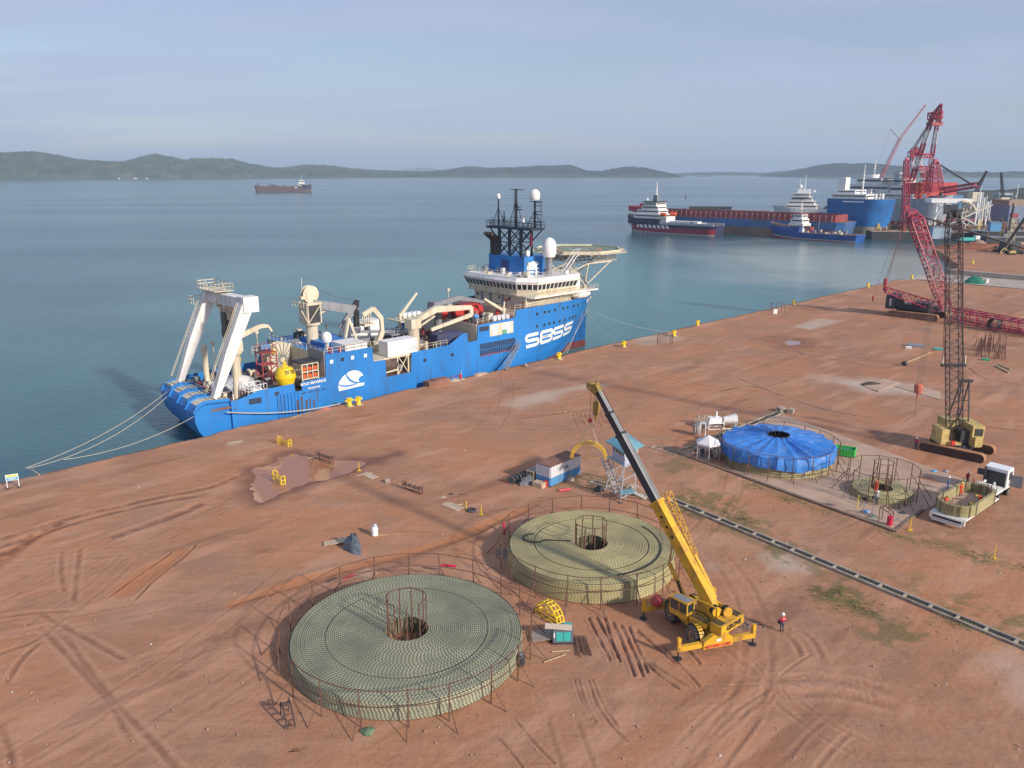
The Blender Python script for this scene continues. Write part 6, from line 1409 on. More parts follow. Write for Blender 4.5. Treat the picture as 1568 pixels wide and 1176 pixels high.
# stadium shaped cable wall
def stadium(L, W, n=14):
    P = []; r = W / 2; h = L / 2 - r
    for k in range(n + 1): a = -math.pi / 2 + math.pi * k / n; P.append((h + r * math.cos(a), r * math.sin(a)))
    for k in range(n + 1): a = math.pi / 2 + math.pi * k / n; P.append((-h + r * math.cos(a), r * math.sin(a)))
    return P
co, fa, al = [], [], []
for side, wd in ((1, 3.9), (-1, 3.3)):
    for lay in range(8):
        P = stadium(9.2 if side == 1 else 8.6, wd + random.uniform(-.05, .05)); o_ = len(co); n = len(P); L = lay * 1.7
        for i in range(n):
            x, y = P[i]; x -= 1.35; nx_, ny_ = P[i][0], P[i][1] * 2.2; l_ = math.hypot(nx_, ny_); nx_, ny_ = nx_ / l_ * side, ny_ / l_ * side
            L += math.hypot(P[i][0] - P[i - 1][0], P[i][1] - P[i - 1][1])
            for pr0, pz in ((0, -1), (.87, -.5), (.87, .5), (0, 1)): co.append((x + nx_ * pr0 * .09, y + ny_ * pr0 * .09, 1.3 + lay * .155 + pz * .09)); al.append(L)
        for i in range(n):
            j = (i + 1) % n
            for k in range(3): fa.append((o_ + i * 4 + k, o_ + j * 4 + k, o_ + j * 4 + k + 1, o_ + i * 4 + k + 1))
P1, P2 = stadium(9.2, 3.9), stadium(8.6, 3.3); o_ = len(co); n = len(P1)
for a, c in zip(P1, P2):
    co += [(a[0] - 1.35, a[1], 2.45), (c[0] - 1.35, c[1], 2.45)]; al += [a[0] * 2 + a[1], a[0] * 2 + a[1] + .1]
fa += [(o_ + 2 * i, o_ + 2 * ((i + 1) % n), o_ + 2 * ((i + 1) % n) + 1, o_ + 2 * i + 1) for i in range(n)]
me_ = bpy.data.meshes.new('cable_wall'); me_.from_pydata(co, [], fa); me_.materials.append(M_CABLE2); at = me_.attributes.new('along', 'FLOAT', 'POINT'); at.data.foreach_set('value', al); me_.update()
o = bpy.data.objects.new('cable_wall', me_); COL.objects.link(o); o.parent = tk
MB().prism([(x - 1.35, y) for x, y in stadium(8.7, 3.4)], 1.18, 1.34).obj('pan_floor', M_SLAB, tk)
st0 = None
for i, (x, y) in enumerate(stadium(9.45, 4.15, 6) + stadium(8.3, 3.0, 6)):
    if st0 is None: st0 = MB().cyl((0, 0, 1.2), (0, 0, 2.95), .04, n=4).obj('stake', M_RUSTY, tk); q = st0
    else: q = st0.copy(); COL.objects.link(q)
    q.location = (x - 1.35, y, 0)
MB().box(3.4, 7.0, -1.0, 1.0, 1.05, 1.35).box(3.45, 6.2, -1.5, 1.5, 1.36, 1.6).beam((3.6, -1.2, 1.7), (6.0, -.4, 2.0), .2).beam((3.6, 1.0, 1.7), (6.0, .6, 2.0), .2).obj('tractor_deck', M_WHITE, tk)
cb_ = MB().ext([(7.3, -1.25, 1.0), (9.5, -1.25, 1.0), (9.5, -1.25, 2.2), (9.2, -1.25, 3.3), (8.9, -1.25, 3.5), (7.3, -1.25, 3.4)], (0, 2.5, 0)).obj('cab', M_PWHITE, tk)
MB().box(7.23, 7.32, -1.1, 1.1, 1.2, 3.0).obj('cab_rear_gear', M_DGREY, cb_); MB().box(7.9, 8.9, -1.28, -1.24, 2.1, 3.0).box(7.9, 8.9, 1.24, 1.28, 2.1, 3.0).obj('side_window', M_GLASS, cb_)
MB().beam((8.2, -1.3, 2.0), (8.4, -2.6, 2.0), .06, 1.5).obj('open_door', M_GREY, cb_); MB().cyl((7.0, 1.1, 1), (7.0, 1.1, 3.4), .12, n=6).box(6.8, 7.2, 1.15, 1.9, 2.3, 3.0).obj('exhaust_pipe', M_DGREY, cb_)
# ================================================================ CRAWLER CRANES
def crawler(L, Wd, Hh, mat_side, mat_pad, parent, y):
    r = Hh / 2; P = []
    for k in range(9): a = -math.pi / 2 + math.pi * k / 8; P.append((L / 2 - r + r * math.cos(a), r + r * math.sin(a)))
    for k in range(9): a = math.pi / 2 + math.pi * k / 8; P.append((-L / 2 + r + r * math.cos(a), r + r * math.sin(a)))
    MB().ext([(p[0] * .975, y - Wd / 2 + .06, r + (p[1] - r) * .86) for p in P], (0, Wd - .12, 0)).obj('crawler_frame', mat_side, parent)
    T_ = thing_pad = None; per = []
    for i in range(len(P)):
        a, c = Vector(P[i]), Vector(P[(i + 1) % len(P)]); m = max(1, round((c - a).length / .42))
        for k in range(m): per.append((a.lerp(c, (k + .5) / m), (c - a).normalized()))
    base = MB().box(-.19, .19, -Wd / 2, Wd / 2, -.05, .05).obj('track_pad', mat_pad, parent); first = True
    for p, d in per:
        q = base if first else base.copy()
        if not first: COL.objects.link(q)
        first = False; q.location = (p.x, y, p.y); q.rotation_euler = (0, -math.atan2(d.y, d.x), 0)
M_TRSIDE = M('track_side_brown', (.07, .04, .035), .9, var=.3, scale=2); M_PAD = M('track_pad_earth', (.38, .19, .10), .9, var=.3, scale=3)
k1 = thing('crawler_crane', 'faded yellow crawler crane with tall dark lattice boom beside the slab', 'crane', (62.2, 105.3, 0), R(-44))
crawler(8.2, 1.0, 1.25, M_TRSIDE, M_PAD, k1, -2.4); crawler(8.2, 1.0, 1.25, M_TRSIDE, M_PAD, k1, 2.4)
MB().box(-1.6, 1.6, -2.0, 2.0, .5, 1.1).cyl((0, 0, 1.0), (0, 0, 1.4), 1.4, n=16).obj('car_body', M_DGREY, k1)
M_FYEL = M('faded_yellow', (0.55, 0.42, 0.15), .65, var=.2, scale=.8, dirt=RUST, amt=.5, dscale=1.2)
# local axes of k1: picture right ~ +x ; towards far ~ +y
def KL(P): P = Vector(P) - Vector((62.2, 105.3, 0)); c, s_ = math.cos(R(44)), math.sin(R(44)); return Vector((P.x * c - P.y * s_, P.x * s_ + P.y * c, P.z))
KR = Vector((math.cos(R(44)), math.sin(R(44)), 0))   # local direction that points to picture right
KB = Vector((-KR.y, KR.x, 0))
def kbox(mb, r0, r1, b0, b1, z0, z1, sl=0.0):
    mb.add([KR * r + KB * q + Vector((0, 0, z)) for z in (z0, z1) for r, q in ((r0, b0), (r1, b0), (r1, b1), (r0, b1))], [(3, 2, 1, 0), (4, 5, 6, 7), (0, 1, 5, 4), (1, 2, 6, 5), (2, 3, 7, 6), (3, 0, 4, 7)]); return mb
b = MB(); kbox(b, -2.0, -.2, -1.2, 3.0, 1.4, 1.8); kbox(b, -1.4, .1, .8, 3.4, 1.6, 4.4); kbox(b, -2.9, -1.9, -1.0, 1.8, 1.4, 3.6); b.obj('machinery_house', M_FYEL, k1)
b = MB(); kbox(b, .9, 2.5, -1.6, 2.6, 1.4, 4.3); kbox(b, 1.2, 2.2, -2.0, -1.6, 1.4, 2.8); b.obj('operator_cab', M_FYEL, k1)
b = MB(); kbox(b, -.3, .9, -1.0, 2.4, 1.4, 3.4); kbox(b, 2.5, 2.7, -.4, .4, 2.8, 3.4); kbox(b, 1.2, 2.3, -1.66, -1.6, 2.9, 3.9); b.obj('engine_gear', M_DGREY, k1)
b = MB(); kbox(b, -1.7, -1.2, -1.5, -1.2, 1.5, 2.1); b.obj('red_tank', M_RED, k1)
M_LAT = M('dark_lattice', (.050, .040, .044), .6, var=.3, scale=2)
foot = KL((61.5, 105.0, 1.8)); tip = KL((57.6, 106.0, 32.4)); mid1 = foot.lerp(tip, .09)
bm = MB().lattice(mid1, foot.lerp(tip, .93), 1.75, 1.1, 1.75, 1.1, 30, .085, .035, up=KB).lattice(foot, mid1, 1.2, .4, 1.75, 1.1, 3, .085, .04, up=KB).lattice(foot.lerp(tip, .93), tip, 1.75, 1.1, 1.3, .7, 3, .085, .04, up=KB).obj('lattice_boom', M_LAT, k1)
b = MB(); h = tip; kk = -KR
b.beam(h - KR * .8, h + KR * .8, .6, .8); b.beam(h + Vector((0, 0, .1)), h + KR * 1.1 + Vector((0, 0, .7)), .25); b.lathe([(.1, -.4), (.5, -.4), (.5, .4), (.1, .4)], h + Vector((0, 0, .3)), 10, 'x'); b.obj('boom_head', M_DGREY, k1)
# a frame, spreaders, wires
top_a = KR * 1.3 + KB * 2.6 + Vector((0, 0, 9.6))
b = MB()
for s_ in (-.9, .9): b.beam(KR * (.4 + s_) + KB * .2 + Vector((0, 0, 3.2)), top_a + KR * s_ * .6, .16); b.beam(KR * (.4 + s_) + KB * 3.2 + Vector((0, 0, 2.2)), top_a + KR * s_ * .6, .16)
for k in range(4): f = (k + 1) / 5; pa = KR * (.4 - .9) + KB * .2 + Vector((0, 0, 3.2)); pb = KR * (.4 + .9) + KB * .2 + Vector((0, 0, 3.2)); b.beam(pa.lerp(top_a - KR * .54, f), pb.lerp(top_a + KR * .54, f), .09)
b.obj('gantry', M_LAT, k1)
sp1 = KL((61.2, 107.4, 12.0)) 
b = MB().beam(sp1 - KR * 1.7, sp1 + KR * 1.7, .35, .45).beam(top_a - KR * 1.0, top_a + KR * 1.0, .35, .4); 
b.obj('spreader_bar', M_DGREY, k1)
b = MB().box(sp1.x - .1, sp1.x + .1, sp1.y - .1, sp1.y + .1, sp1.z, sp1.z + .01)
for s_ in (-1.55, 1.55): b.cyl(sp1 + KR * s_ + Vector((0, 0, .2)), sp1 + KR * s_ + Vector((-.1, 0, 1.4)), .12, n=5)
b.obj('spreader_links', M_CREAM, k1)
b = MB()
for s_ in (-1.5, -1.3, 1.3, 1.5): b.cyl(sp1 + KR * s_, tip + KR * s_ * .5, .035, n=3)
for s_ in (-.6, -.2, .2, .6): b.cyl(sp1 + KR * s_, top_a + KR * s_, .03, n=3)
b.obj('pendant_wires', M('wire_maroon', (.10, .03, .03), .6), k1)
hkp = KL((55.9, 103.6, 0)); hkp.z = 11.0
# hook of this crane, seen left of the boom
hb0 = spot(1420, 600); dd = 97.0 / 1220
b = MB()
hx = KL((55.0, 104.0, 9.6))
for s_ in (-.35, -.12, .12, .35): b.cyl(tip - KR * .9 + KR * s_, hx + KR * s_, .025, n=3)
b.obj('hoist_ropes', M_WIRE, k1)
MB().lathe([(.1, .7), (.55, .5), (.6, 0), (.5, -.6), (.12, -.8), (.1, -1.6)], hx, 10).obj('hook_block', M('salmon_red', (.50, .14, .09), .6, var=.2), k1)
MB().cyl(hx + Vector((0, 0, -1.5)), hx + Vector((0, 0, -4.0)), .03, n=3).cyl(hx + Vector((0, 0, -3.8)), hx + Vector((-1.4, .2, -5.2)), .03, n=3).cyl(hx + Vector((0, 0, -3.8)), hx + Vector((1.4, -.2, -5.2)), .03, n=3).obj('hanging_slings', M_WIRE, k1)
# red crawler crane farther off
k2o = Vector((109.0, 212.0, 0)); k2 = thing('crawler_crane', 'crimson lattice boom crawler crane with dark navy counterweight near the quay corner', 'crane', k2o, R(-42))
crawler(12.5, 1.6, 1.7, M('track_tan_side', (.22, .12, .08), .9, var=.3), M_PAD, k2, -3.6); crawler(12.5, 1.6, 1.7, M_TRSIDE, M_PAD, k2, 3.6)
def K2(P): P = Vector(P) - k2o; c, s_ = math.cos(R(42)), math.sin(R(42)); return Vector((P.x * c - P.y * s_, P.x * s_ + P.y * c, P.z))
MB().box(-2.4, 2.4, -3.0, 3.0, .8, 1.8).obj('car_body', M_DGREY, k2)
up2 = MB().box(-6.5, 5.5, -1.8, 1.8, 2.0, 3.4).box(-1.0, 3.0, -2.4, 2.4, 2.2, 4.2).obj('upper_house', M('house_navy', (.03, .035, .06), .5, var=.3), k2)
cw2 = MB().box(-7.4, -5.0, -3.2, -.4, 2.0, 5.6).box(-7.4, -5.0, .4, 3.2, 2.0, 5.6).obj('counterweight', M('cw_navy', (.035, .045, .075), .5, var=.3), k2)
for i, y in enumerate((-1.8,)): text_mesh('SANY', .8, 'maker_lettering', M_PWHITE, cw2, (-6.2, -3.23, 3.8), (R(90), R(90), 0), bold=.03)
MB().box(-5, -3, -2.9, -1.9, 3.0, 4.8).box(1, 4, -3.0, -2.0, 2.2, 3.2).obj('engine_pods', M_DGREY, k2)
M_CRIM = M('crimson_lattice', (.36, .035, .075), .55, var=.2, scale=1, dirt=GRIME, amt=.3)
ft = K2((113.6, 206.5, 3.4)); tp = K2((104.6, 212.0, 27.2)); vu = (tp - ft)
xr = Vector((math.cos(R(42)), math.sin(R(42)), 0)); yr = Vector((-xr.y, xr.x, 0))
k_ = .17
b = MB().lattice(ft, ft.lerp(tp, k_), 2.4, .8, 2.9, 2.5, 4, .16, .08, up=yr).lattice(ft.lerp(tp, k_), ft.lerp(tp, .62), 2.9, 2.5, 2.9, 2.5, 10, .15, .075, up=yr).obj('lattice_boom', M_CRIM, k2)
MB().lattice(ft.lerp(tp, .62), ft.lerp(tp, .93), 2.9, 2.6, 3.0, 2.6, 8, .20, .12, up=yr).lattice(ft.lerp(tp, .93), tp, 3.0, 2.6, 1.6, 1.2, 2, .24, .14, up=yr).obj('boom_top_section', M_CRIM, k2)
b = MB()
for f in (.4, .62): c = ft.lerp(tp, f); b.beam(c - xr * 1.6, c + xr * 1.6, .35, 2.8)
b.obj('boom_joint', M_GREY, k2)
b = MB().beam(tp - xr * 1.6, tp + xr * .8, 1.2, 1.4).beam(tp - xr * 1.2 + Vector((0, 0, .2)), tp - xr * 2.6 + Vector((0, 0, 2.2)), .5).beam(tp - xr * 2.4 + Vector((0, 0, 2)), tp + xr * 1.0 + Vector((0, 0, .8)), .25).obj('boom_head', M_CRIM, k2)
msf, mst = K2((112.0, 207.5, 3.4)), K2((100.4, 213.5, 7.2))
MB().lattice(msf, mst, 2.4, 1.2, 1.4, .8, 9, .15, .08, up=yr).beam(mst - yr, mst + yr, .5, .8).obj('back_mast', M_CRIM, k2)
b = MB()
hb2 = K2((99.0, 211.0, 9.5))
for s_ in (-.5, 0, .5): b.cyl(tp - xr * (1.6 + s_), hb2 + xr * s_, .06, n=3)
hb3 = K2((96.0, 210.5, 5.5)); b.cyl(tp - xr * 2.4 + Vector((0, 0, 2)), hb3, .05, n=3); b.obj('hoist_ropes', M('rope_maroon', (.12, .04, .05), .7), k2)
MB().lathe([(.1, 1.2), (.5, .8), (.55, 0), (.4, -1.2), (.1, -1.6)], hb2, 8).lathe([(.1, .6), (.3, .3), (.3, -.6), (.1, -1)], hb3, 8).obj('hook_block', M_DRED, k2)
b = MB()
for s_ in (-1.0, 1.0): b.cyl(tp + yr * s_, K2((152.0, 208.0, 13.0)) + yr * s_, .16, n=4)
b.obj('boom_pendants', M('pendant_grey', (.09, .08, .09), .6), k2)
# lattice section lying on blocks beside it
kb = thing('lattice_section', 'long crimson lattice boom section lying on the ground right of the red crane', 'crane boom', (113.5, 203.5, 0), R(-62))
MB().lattice((0, 0, 2.0), (26, 0, 1.8), 2.9, 2.6, 2.9, 2.6, 13, .15, .075).obj('chords', M_CRIM, kb)
for x in (1.5, 13, 24): MB().box(x - .3, x + .3, -1.6, 1.6, 0, .55).obj('timber_block', M('timber', (.22, .15, .09), .9), kb)
MB().cyl((11.5, -1.2, 1.8), (11.5, 1.2, 1.8), 1.3, n=12, cap=False).obj('rope_bundle', M_WIRE, kb)
kb2 = thing('lattice_section', 'second crimson lattice boom piece behind the first, half hidden by the dark boom', 'crane boom', (118.0, 210.5, 0), R(-70))
MB().lattice((0, 0, 1.6), (30, 0, 1.6), 2.6, 2.4, 2.6, 2.4, 15, .14, .07).obj('chords', M_CRIM, kb2)
MB().beam((2, -2, .3), (28, -2, .3), .4).obj('timber_block', MATS['timber'], kb2)
# ================================================================ SMALL THINGS ON THE YARD
M_PLY = M('weathered_plywood', (0.50, 0.38, 0.27), .85, var=.12, scale=1.2, dirt=(0.30, 0.18, 0.11), amt=.5)
M_WOOD = M('pale_timber', (0.48, 0.36, 0.22), .85, var=.2, scale=2)
M_SKYB = M('container_sky_blue', (0.10, 0.33, 0.60), .5, var=.12, scale=.8, dirt=RUST, amt=.45, streak=True, dscale=1.4)
M_CWHITE = M('container_white', (0.66, 0.66, 0.68), .5, var=.06, scale=.8, dirt=RUST, amt=.3, streak=True, dscale=1.4)
M_ROOFR = M('roof_mud', (0.24, 0.12, 0.085), .85, var=.25, scale=.7, dirt=(0.13, .06, .045), amt=.6)
M_TEAL = M('teal_panel', (0.045, 0.42, 0.40), .45, var=.06, scale=1)
M_TROOF = M('roof_blue_sheet', (0.13, 0.33, 0.40), .5, var=.12, scale=.7, dirt=MUD, amt=.35)
M_GALV = M('galvanised', (0.48, 0.49, 0.50), .5, metal=.3, var=.15, scale=1.5, dirt=RUST, amt=.25)
# blue and white container by the olive coil
HA = R(47.5); HO = spot(843, 747)
ct = thing('shipping_container', 'old container painted white above and blue below behind the olive coil', 'container', HO, HA)
L_, W_, H_ = 6.1, 2.45, 2.65
MB().box(0.03, L_ - .03, .03, W_ - .03, .1, 1.25).obj('blue_wall', M_SKYB, ct); MB().box(0.03, L_ - .03, .03, W_ - .03, 1.25, H_).obj('white_wall', M_CWHITE, ct)
for z0, z1, mt in ((.12, 1.25, M_SKYB), (1.25, H_ - .05, M_CWHITE)):
    b = MB()
    for k in range(20): x = .18 + k * .295; b.box(x, x + .15, -.02, .03, z0, z1)
    for k in range(7): y = .2 + k * .31; b.box(-.02, .03, y, y + .15, z0, z1)
    o = b.obj('corrugated_ribs', mt, ct); o['kind'] = 'stuff'
MB().box(0, L_, 0, W_, H_, H_ + .08).obj('roof', M_ROOFR, ct)
MB().box(-.03, L_ + .03, -.05, 0.03, .0, .16).obj('bottom_rail', M_RUSTY, ct)
MB().box(2.7, 3.4, -.04, -.02, 2.0, 2.12).obj('stencil_line', M_DGREY, ct); MB().box(2.6, 3.5, -.04, -.02, 1.75, 1.85).obj('stencil_line', M_DGREY, ct)
b = MB().cbox((-.75, 1.2, .35), (1.0, 1.4, .7), .1); o = b.obj('crate', M_PLY); o.location = HO; o.rotation_euler = (0, 0, HA); tag(o, 'pale plywood crate at the near left corner of the blue and white container', 'crate')
o = MB().cyl((0, 0, 0), (0, 0, .8), .28, n=12).obj('drum', M_RED); o.location = HO + Vector((-.55, .45, 0)); tag(o, 'small red drum between the plywood crate and the container', 'drum')
# things stacked behind it
GR = 'timber stacks behind the blue and white container'
for i, (x, y) in enumerate([(.3, 3.3), (1.5, 3.4), (2.7, 3.3), (3.9, 3.4), (5.0, 3.2)]):
    lab = ['first pallet stack from the left behind the container', 'second pallet stack from the left behind the container', 'middle pallet stack behind the container', 'fourth pallet stack behind the container, near the red tube', 'rightmost pallet stack behind the container, under the red tube'][i]
    c, s_ = math.cos(HA), math.sin(HA); t = thing('pallet_stack', lab, 'pallets', HO + Vector((c * x - s_ * y, s_ * x + c * y, 0)), HA + random.uniform(-.12, .12), GR)
    for k in range(3):
        z = k * .5
        for j in range(3): MB().box(-.5, .5, -.6 + j * .5, -.4 + j * .5, z, z + .3).obj('stringer', M_WOOD, t)
        MB().box(-.55, .55, -.65, .65, z + .3, z + .42).obj('deck_boards', M_OLDC, t)
c, s_ = math.cos(HA), math.sin(HA)
o = MB().cyl((0, 0, 0), (2.6, .1, .1), .24, n=10).obj('red_tube', M_RED); o.location = HO + Vector((c * 3.6 - s_ * 3.4, s_ * 3.6 + c * 3.4, 1.85)); o.rotation_euler = (0, 0, HA - .1); tag(o, 'bright red tube lying on top of the pallet stacks', 'tube')
rn = random.Random(8)
for i in range(8):
    t_ = MB().lathe([(.28, -.16), (.5, -.16), (.55, -.08), (.55, .08), (.5, .16), (.28, .16), (.28, -.16)], (0, 0, 0), 14, 'x').obj('tyre', M('old_rubber', (.06, .065, .075), .85, var=.3))
    t_.location = spot(783 + i * 5.4, 741 - i * 2.3) + Vector((0, 0, .5)); t_.rotation_euler = (0, rn.uniform(-.15, .25), R(62) + rn.uniform(-.2, .2))
    tag(t_, '%s worn black tyre from the left in the leaning row beside the container' % ['first', 'second', 'third', 'fourth', 'fifth', 'sixth', 'seventh', 'last'][i], 'tyre', 'row of old tyres beside the container')
for i, (u, v, lab) in enumerate([(810, 738, 'dark grey wrapped bundle nearest the container end'), (803, 742, 'dark grey wrapped bundle beside the row of tyres')]):
    o = heap('wrapped_bundle', spot(u, v), .8, .6, .9, M('grey_wrap', (.12, .13, .16), .7, var=.4), 12, 3 + i, .4, False, lab, 'bundle')
o = MB().cyl((0, 0, 0), (0, 0, .35), .22, n=8).obj('drum', M_DRED); o.location = spot(777, 740); tag(o, 'tiny dark red drum at the left end of the tyre row', 'drum')
# watchtower
w4 = [spot(926, 752), spot(950, 770), spot(974, 758), spot(950, 738)]; wc = sum(w4, Vector()) / 4
wt_ = thing('watchtower', 'pale blue roofed watchtower hut on splayed white legs behind the olive coil', 'tower', wc, 0)
tl = [(q - wc) for q in w4]; TOPZ = 4.35; hcx = Vector((.35, 0, 0))
tops = [hcx + q * .62 + Vector((0, 0, TOPZ)) for q in tl]
for q, p in zip(tl, tops): MB().beam(q, p, .13).obj('leg', M_GALV, wt_); MB().box(q.x - .2, q.x + .2, q.y - .2, q.y + .2, -.02, .08).obj('foot_plate', M_DGREY, wt_)
for k in range(4):
    for f, g2 in ((.12, .12), (.6, .6)):
        MB().beam(tl[k].lerp(tops[k], f), tl[(k + 1) % 4].lerp(tops[(k + 1) % 4], g2), .08).obj('brace', M_GALV, wt_)
fl = [hcx + (q * .95) + Vector((0, 0, TOPZ)) for q in tl]
MB().prism([tuple(p)[:2] for p in fl], TOPZ, TOPZ + .12).obj('platform', M_GALV, wt_)
hw = [hcx + q * .78 for q in tl]; wl = MB().prism([tuple(p)[:2] for p in hw], TOPZ + .12, TOPZ + 1.1).obj('lower_wall', M('hut_pale_blue', (.42, .46, .56), .6, var=.08, dirt=GRIME, amt=.3), wt_)
for k in range(4):
    MB().beam(hw[k] + Vector((0, 0, TOPZ + 1.1)), hw[k] + Vector((0, 0, TOPZ + 2.1)), .12).obj('corner_post', M_WHITE, wt_)
    a_, c_ = hw[k], hw[(k + 1) % 4]
    MB().beam(a_.lerp(c_, .06) * .97 + hcx * .03 + Vector((0, 0, TOPZ + 1.6)), a_.lerp(c_, .94) * .97 + hcx * .03 + Vector((0, 0, TOPZ + 1.6)), .04, .95).obj('window', M('dull_glass', (.16, .17, .16), .25, var=.4), wt_)
    for f in (.25, .5, .75): MB().beam(a_.lerp(c_, f) + Vector((0, 0, TOPZ + 1.1)), a_.lerp(c_, f) + Vector((0, 0, TOPZ + 2.1)), .07).obj('mullion', M_WHITE, wt_)
ev = [hcx + q * 1.22 for q in tl]; b = MB(); P = [p + Vector((0, 0, TOPZ + 2.1)) for p in ev]
r0, r1 = (P[0] + P[3]) / 2, (P[1] + P[2]) / 2; ra, rb_ = r0.lerp(r1, .28) + Vector((0, 0, .85)), r0.lerp(r1, .72) + Vector((0, 0, .85))
b.add([tuple(p) for p in P] + [tuple(ra), tuple(rb_)] + [tuple(p - Vector((0, 0, .1))) for p in P], [(0, 1, 5, 4), (1, 2, 5), (2, 3, 4, 5), (3, 0, 4), (9, 8, 7, 6), (0, 6, 7, 1), (1, 7, 8, 2), (2, 8, 9, 3), (3, 9, 6, 0)]); b.obj('roof', M_TROOF, wt_)
sA, sB = fl[0].lerp(fl[3], .0) + Vector((-.7, .2, 0)), Vector((-.6, -2.6, 1.1)) 
stw = MB().beam(sA, fl[0], 1.0, .08).obj('stair', M_GALV, wt_)
d_ = (sB - sA); sd_ = Vector((-d_.y, d_.x, 0)).normalized() * .42
for s_ in (-1, 1): MB().beam(sA + sd_ * s_, sB + sd_ * s_, .06, .25).obj('stringer', M_GALV, stw); MB().beam(sA + sd_ * s_ + Vector((0, 0, .95)), sB + sd_ * s_ + Vector((0, 0, .95)), .05).obj('handrail', M_GALV, stw)
for k in range(11): MB().cbox(sA.lerp(sB, (k + .5) / 11), (.25, .8, .04), math.atan2(d_.y, d_.x)).obj('tread', M_GALV, stw)
pl_ = sB + Vector((.9, .2, 0)); MB().cbox(pl_, (1.9, 1.2, .1), .3).obj('landing', M_TROOF, wt_)
e2 = pl_ + Vector((.9, .2, 0)); g3 = e2 + Vector((1.7, .3, -1.05))
for s_ in (-.35, .35): MB().beam(e2 + Vector((0, s_, 0)), g3 + Vector((0, s_, 0)), .06, .2).obj('stringer', M_GALV, stw); MB().beam(e2 + Vector((0, s_, .9)), g3 + Vector((0, s_, .9)), .05).obj('handrail', M_GALV, stw)
MB().cyl(pl_ + Vector((0, 0, 0)), pl_ + Vector((0, 0, -1.1)), .06, n=6).obj('landing_leg', M_GALV, wt_)
for u, v, lab in [(917, 752, 'dark tangled machine part at the left foot of the watchtower'), (965, 750, 'grey clutter between the watchtower legs'), (873, 735, 'broken concrete lump right of the container')]:
    heap('scrap_heap', spot(u, v), .7, .55, .7, M_DGREY if 'dark' in lab else M_OLDC, 12, int(u) % 7, .3, False, lab, 'scrap')
def bar(name, label, p, q, r, mat, cat): 
    o = MB().cyl((0, 0, 0), Vector(q) - Vector(p), r, n=6).obj(name, mat); o.location = p; tag(o, label, cat); return o
M_CRED = M('crimson_paint', (.55, .02, .06), .5, var=.1)
bar('red_pipe', 'short crimson pipe lying between the container and the olive coil', spot(856, 751, .15), spot(874, 749, .15), .16, M_CRED, 'pipe')
bar('red_pipe', 'crimson bar leaning on the back rail of the near coil fence, left one', spot(525, 887, 1.3), spot(545, 879, 1.5), .13, M_CRED, 'pipe')
bar('red_pipe', 'crimson bar on the back rail of the near coil fence, nearer the olive coil', spot(675, 865, 1.2), spot(698, 867, 1.2), .13, M_CRED, 'pipe')
bar('red_pipe', 'upright red post leaning at the left of the olive coil fence', spot(773, 818, .1), spot(771, 800, 1.0), .14, M_CRED, 'post')
# yellow roller arch standing on the ground
ya = thing('roller_arch', 'yellow curved roller frame standing on its chord between the two big coils', 'roller frame', spot(842, 946), R(-52))
for y in (-.42, -.05, .32): MB().tube([(1.5 * math.cos(math.pi * k / 14), y, 1.55 * math.sin(math.pi * k / 14)) for k in range(15)], .07, 5).obj('arch_rail', M_YEL, ya); MB().beam((-1.5, y, .04), (1.5, y, .04), .08).obj('chord_bar', M_YEL, ya)
for k in range(9): a = math.pi * (k + .5) / 9; MB().cyl((1.5 * math.cos(a), -.45, 1.55 * math.sin(a)), (1.5 * math.cos(a), .36, 1.55 * math.sin(a)), .06, n=6).obj('cross_bar', M_YEL, ya)
for x, h in ((-.7, 1.3), (0, 1.5), (.7, 1.3)): MB().tube([(x + .28 * math.cos(R(a)), -.05, h * .5 + .28 * math.sin(R(a))) for a in range(0, 360, 45)], .05, 4, True).obj('ring_stay', M_YEL, ya)
# generator with boards on top
gn = thing('generator', 'turquoise panelled grey generator with a pale board across its top', 'generator', spot(862, 985), R(3))
MB().box(-.85, .85, -.1, 1.0, .12, 1.25).obj('casing', M('generator_grey', (.13, .14, .18), .5, var=.1), gn); MB().box(-.9, .9, -.15, 1.05, .0, .12).obj('skid', M_DGREY, gn)
for x0, x1 in ((-.58, -.02), (.04, .62)): MB().box(x0, x1, -.13, -.1, .28, 1.1).obj('door_panel', M_TEAL, gn)
MB().box(-.8, -.7, -.13, -.1, .6, 1.05).obj('side_label', M_PWHITE, gn)
MB().box(.1, .8, .4, 1.0, 1.25, 1.32).obj('roof_panel', M_TEAL, gn)
o = MB().box(-1.5, .75, -.35, .42, 0, .05).obj('plywood_board', M('clean_board', (.62, .50, .38), .8, var=.06)); o.location = spot(862, 985) + Vector((0, .25, 1.32)); o.rotation_euler = (.02, .03, -.08); tag(o, 'pale board lying across the turquoise generator', 'board')
o = MB().box(-1.35, 1.35, -.75, .75, 0, .05).obj('plywood_board', M('grey_board', (.30, .25, .21), .85, var=.1)); o.location = spot(838, 977) + Vector((0, 0, .30)); o.rotation_euler = (.03, -.06, .1); tag(o, 'dull grey plywood sheet on the ground left of the generator', 'board')
rn = random.Random(14)
for k in range(6):
    p = spot(880 + k * 3.2, 975 + rn.uniform(-2, 3)); q = spot(885 + k * 4.2, 1003 + rn.uniform(-5, 4)); p.z = q.z = .07
    bar('steel_bar', '%s thin dark steel bar from the left in the bundle right of the generator' % ['first', 'second', 'third', 'fourth', 'fifth', 'sixth'][k], p, q, .045, M_RUSTY, 'bar')['group'] = 'loose steel bars beside the generator'
bar('timber_plank', 'thin timber plank lying in front of the turquoise generator', spot(845, 998, .05), spot(873, 996, .05), .05, M_WOOD, 'plank'); bar('timber_plank', 'thin timber plank lying slanted left in front of the generator', spot(833, 1014, .05), spot(866, 1002, .05), .05, M_WOOD, 'plank')
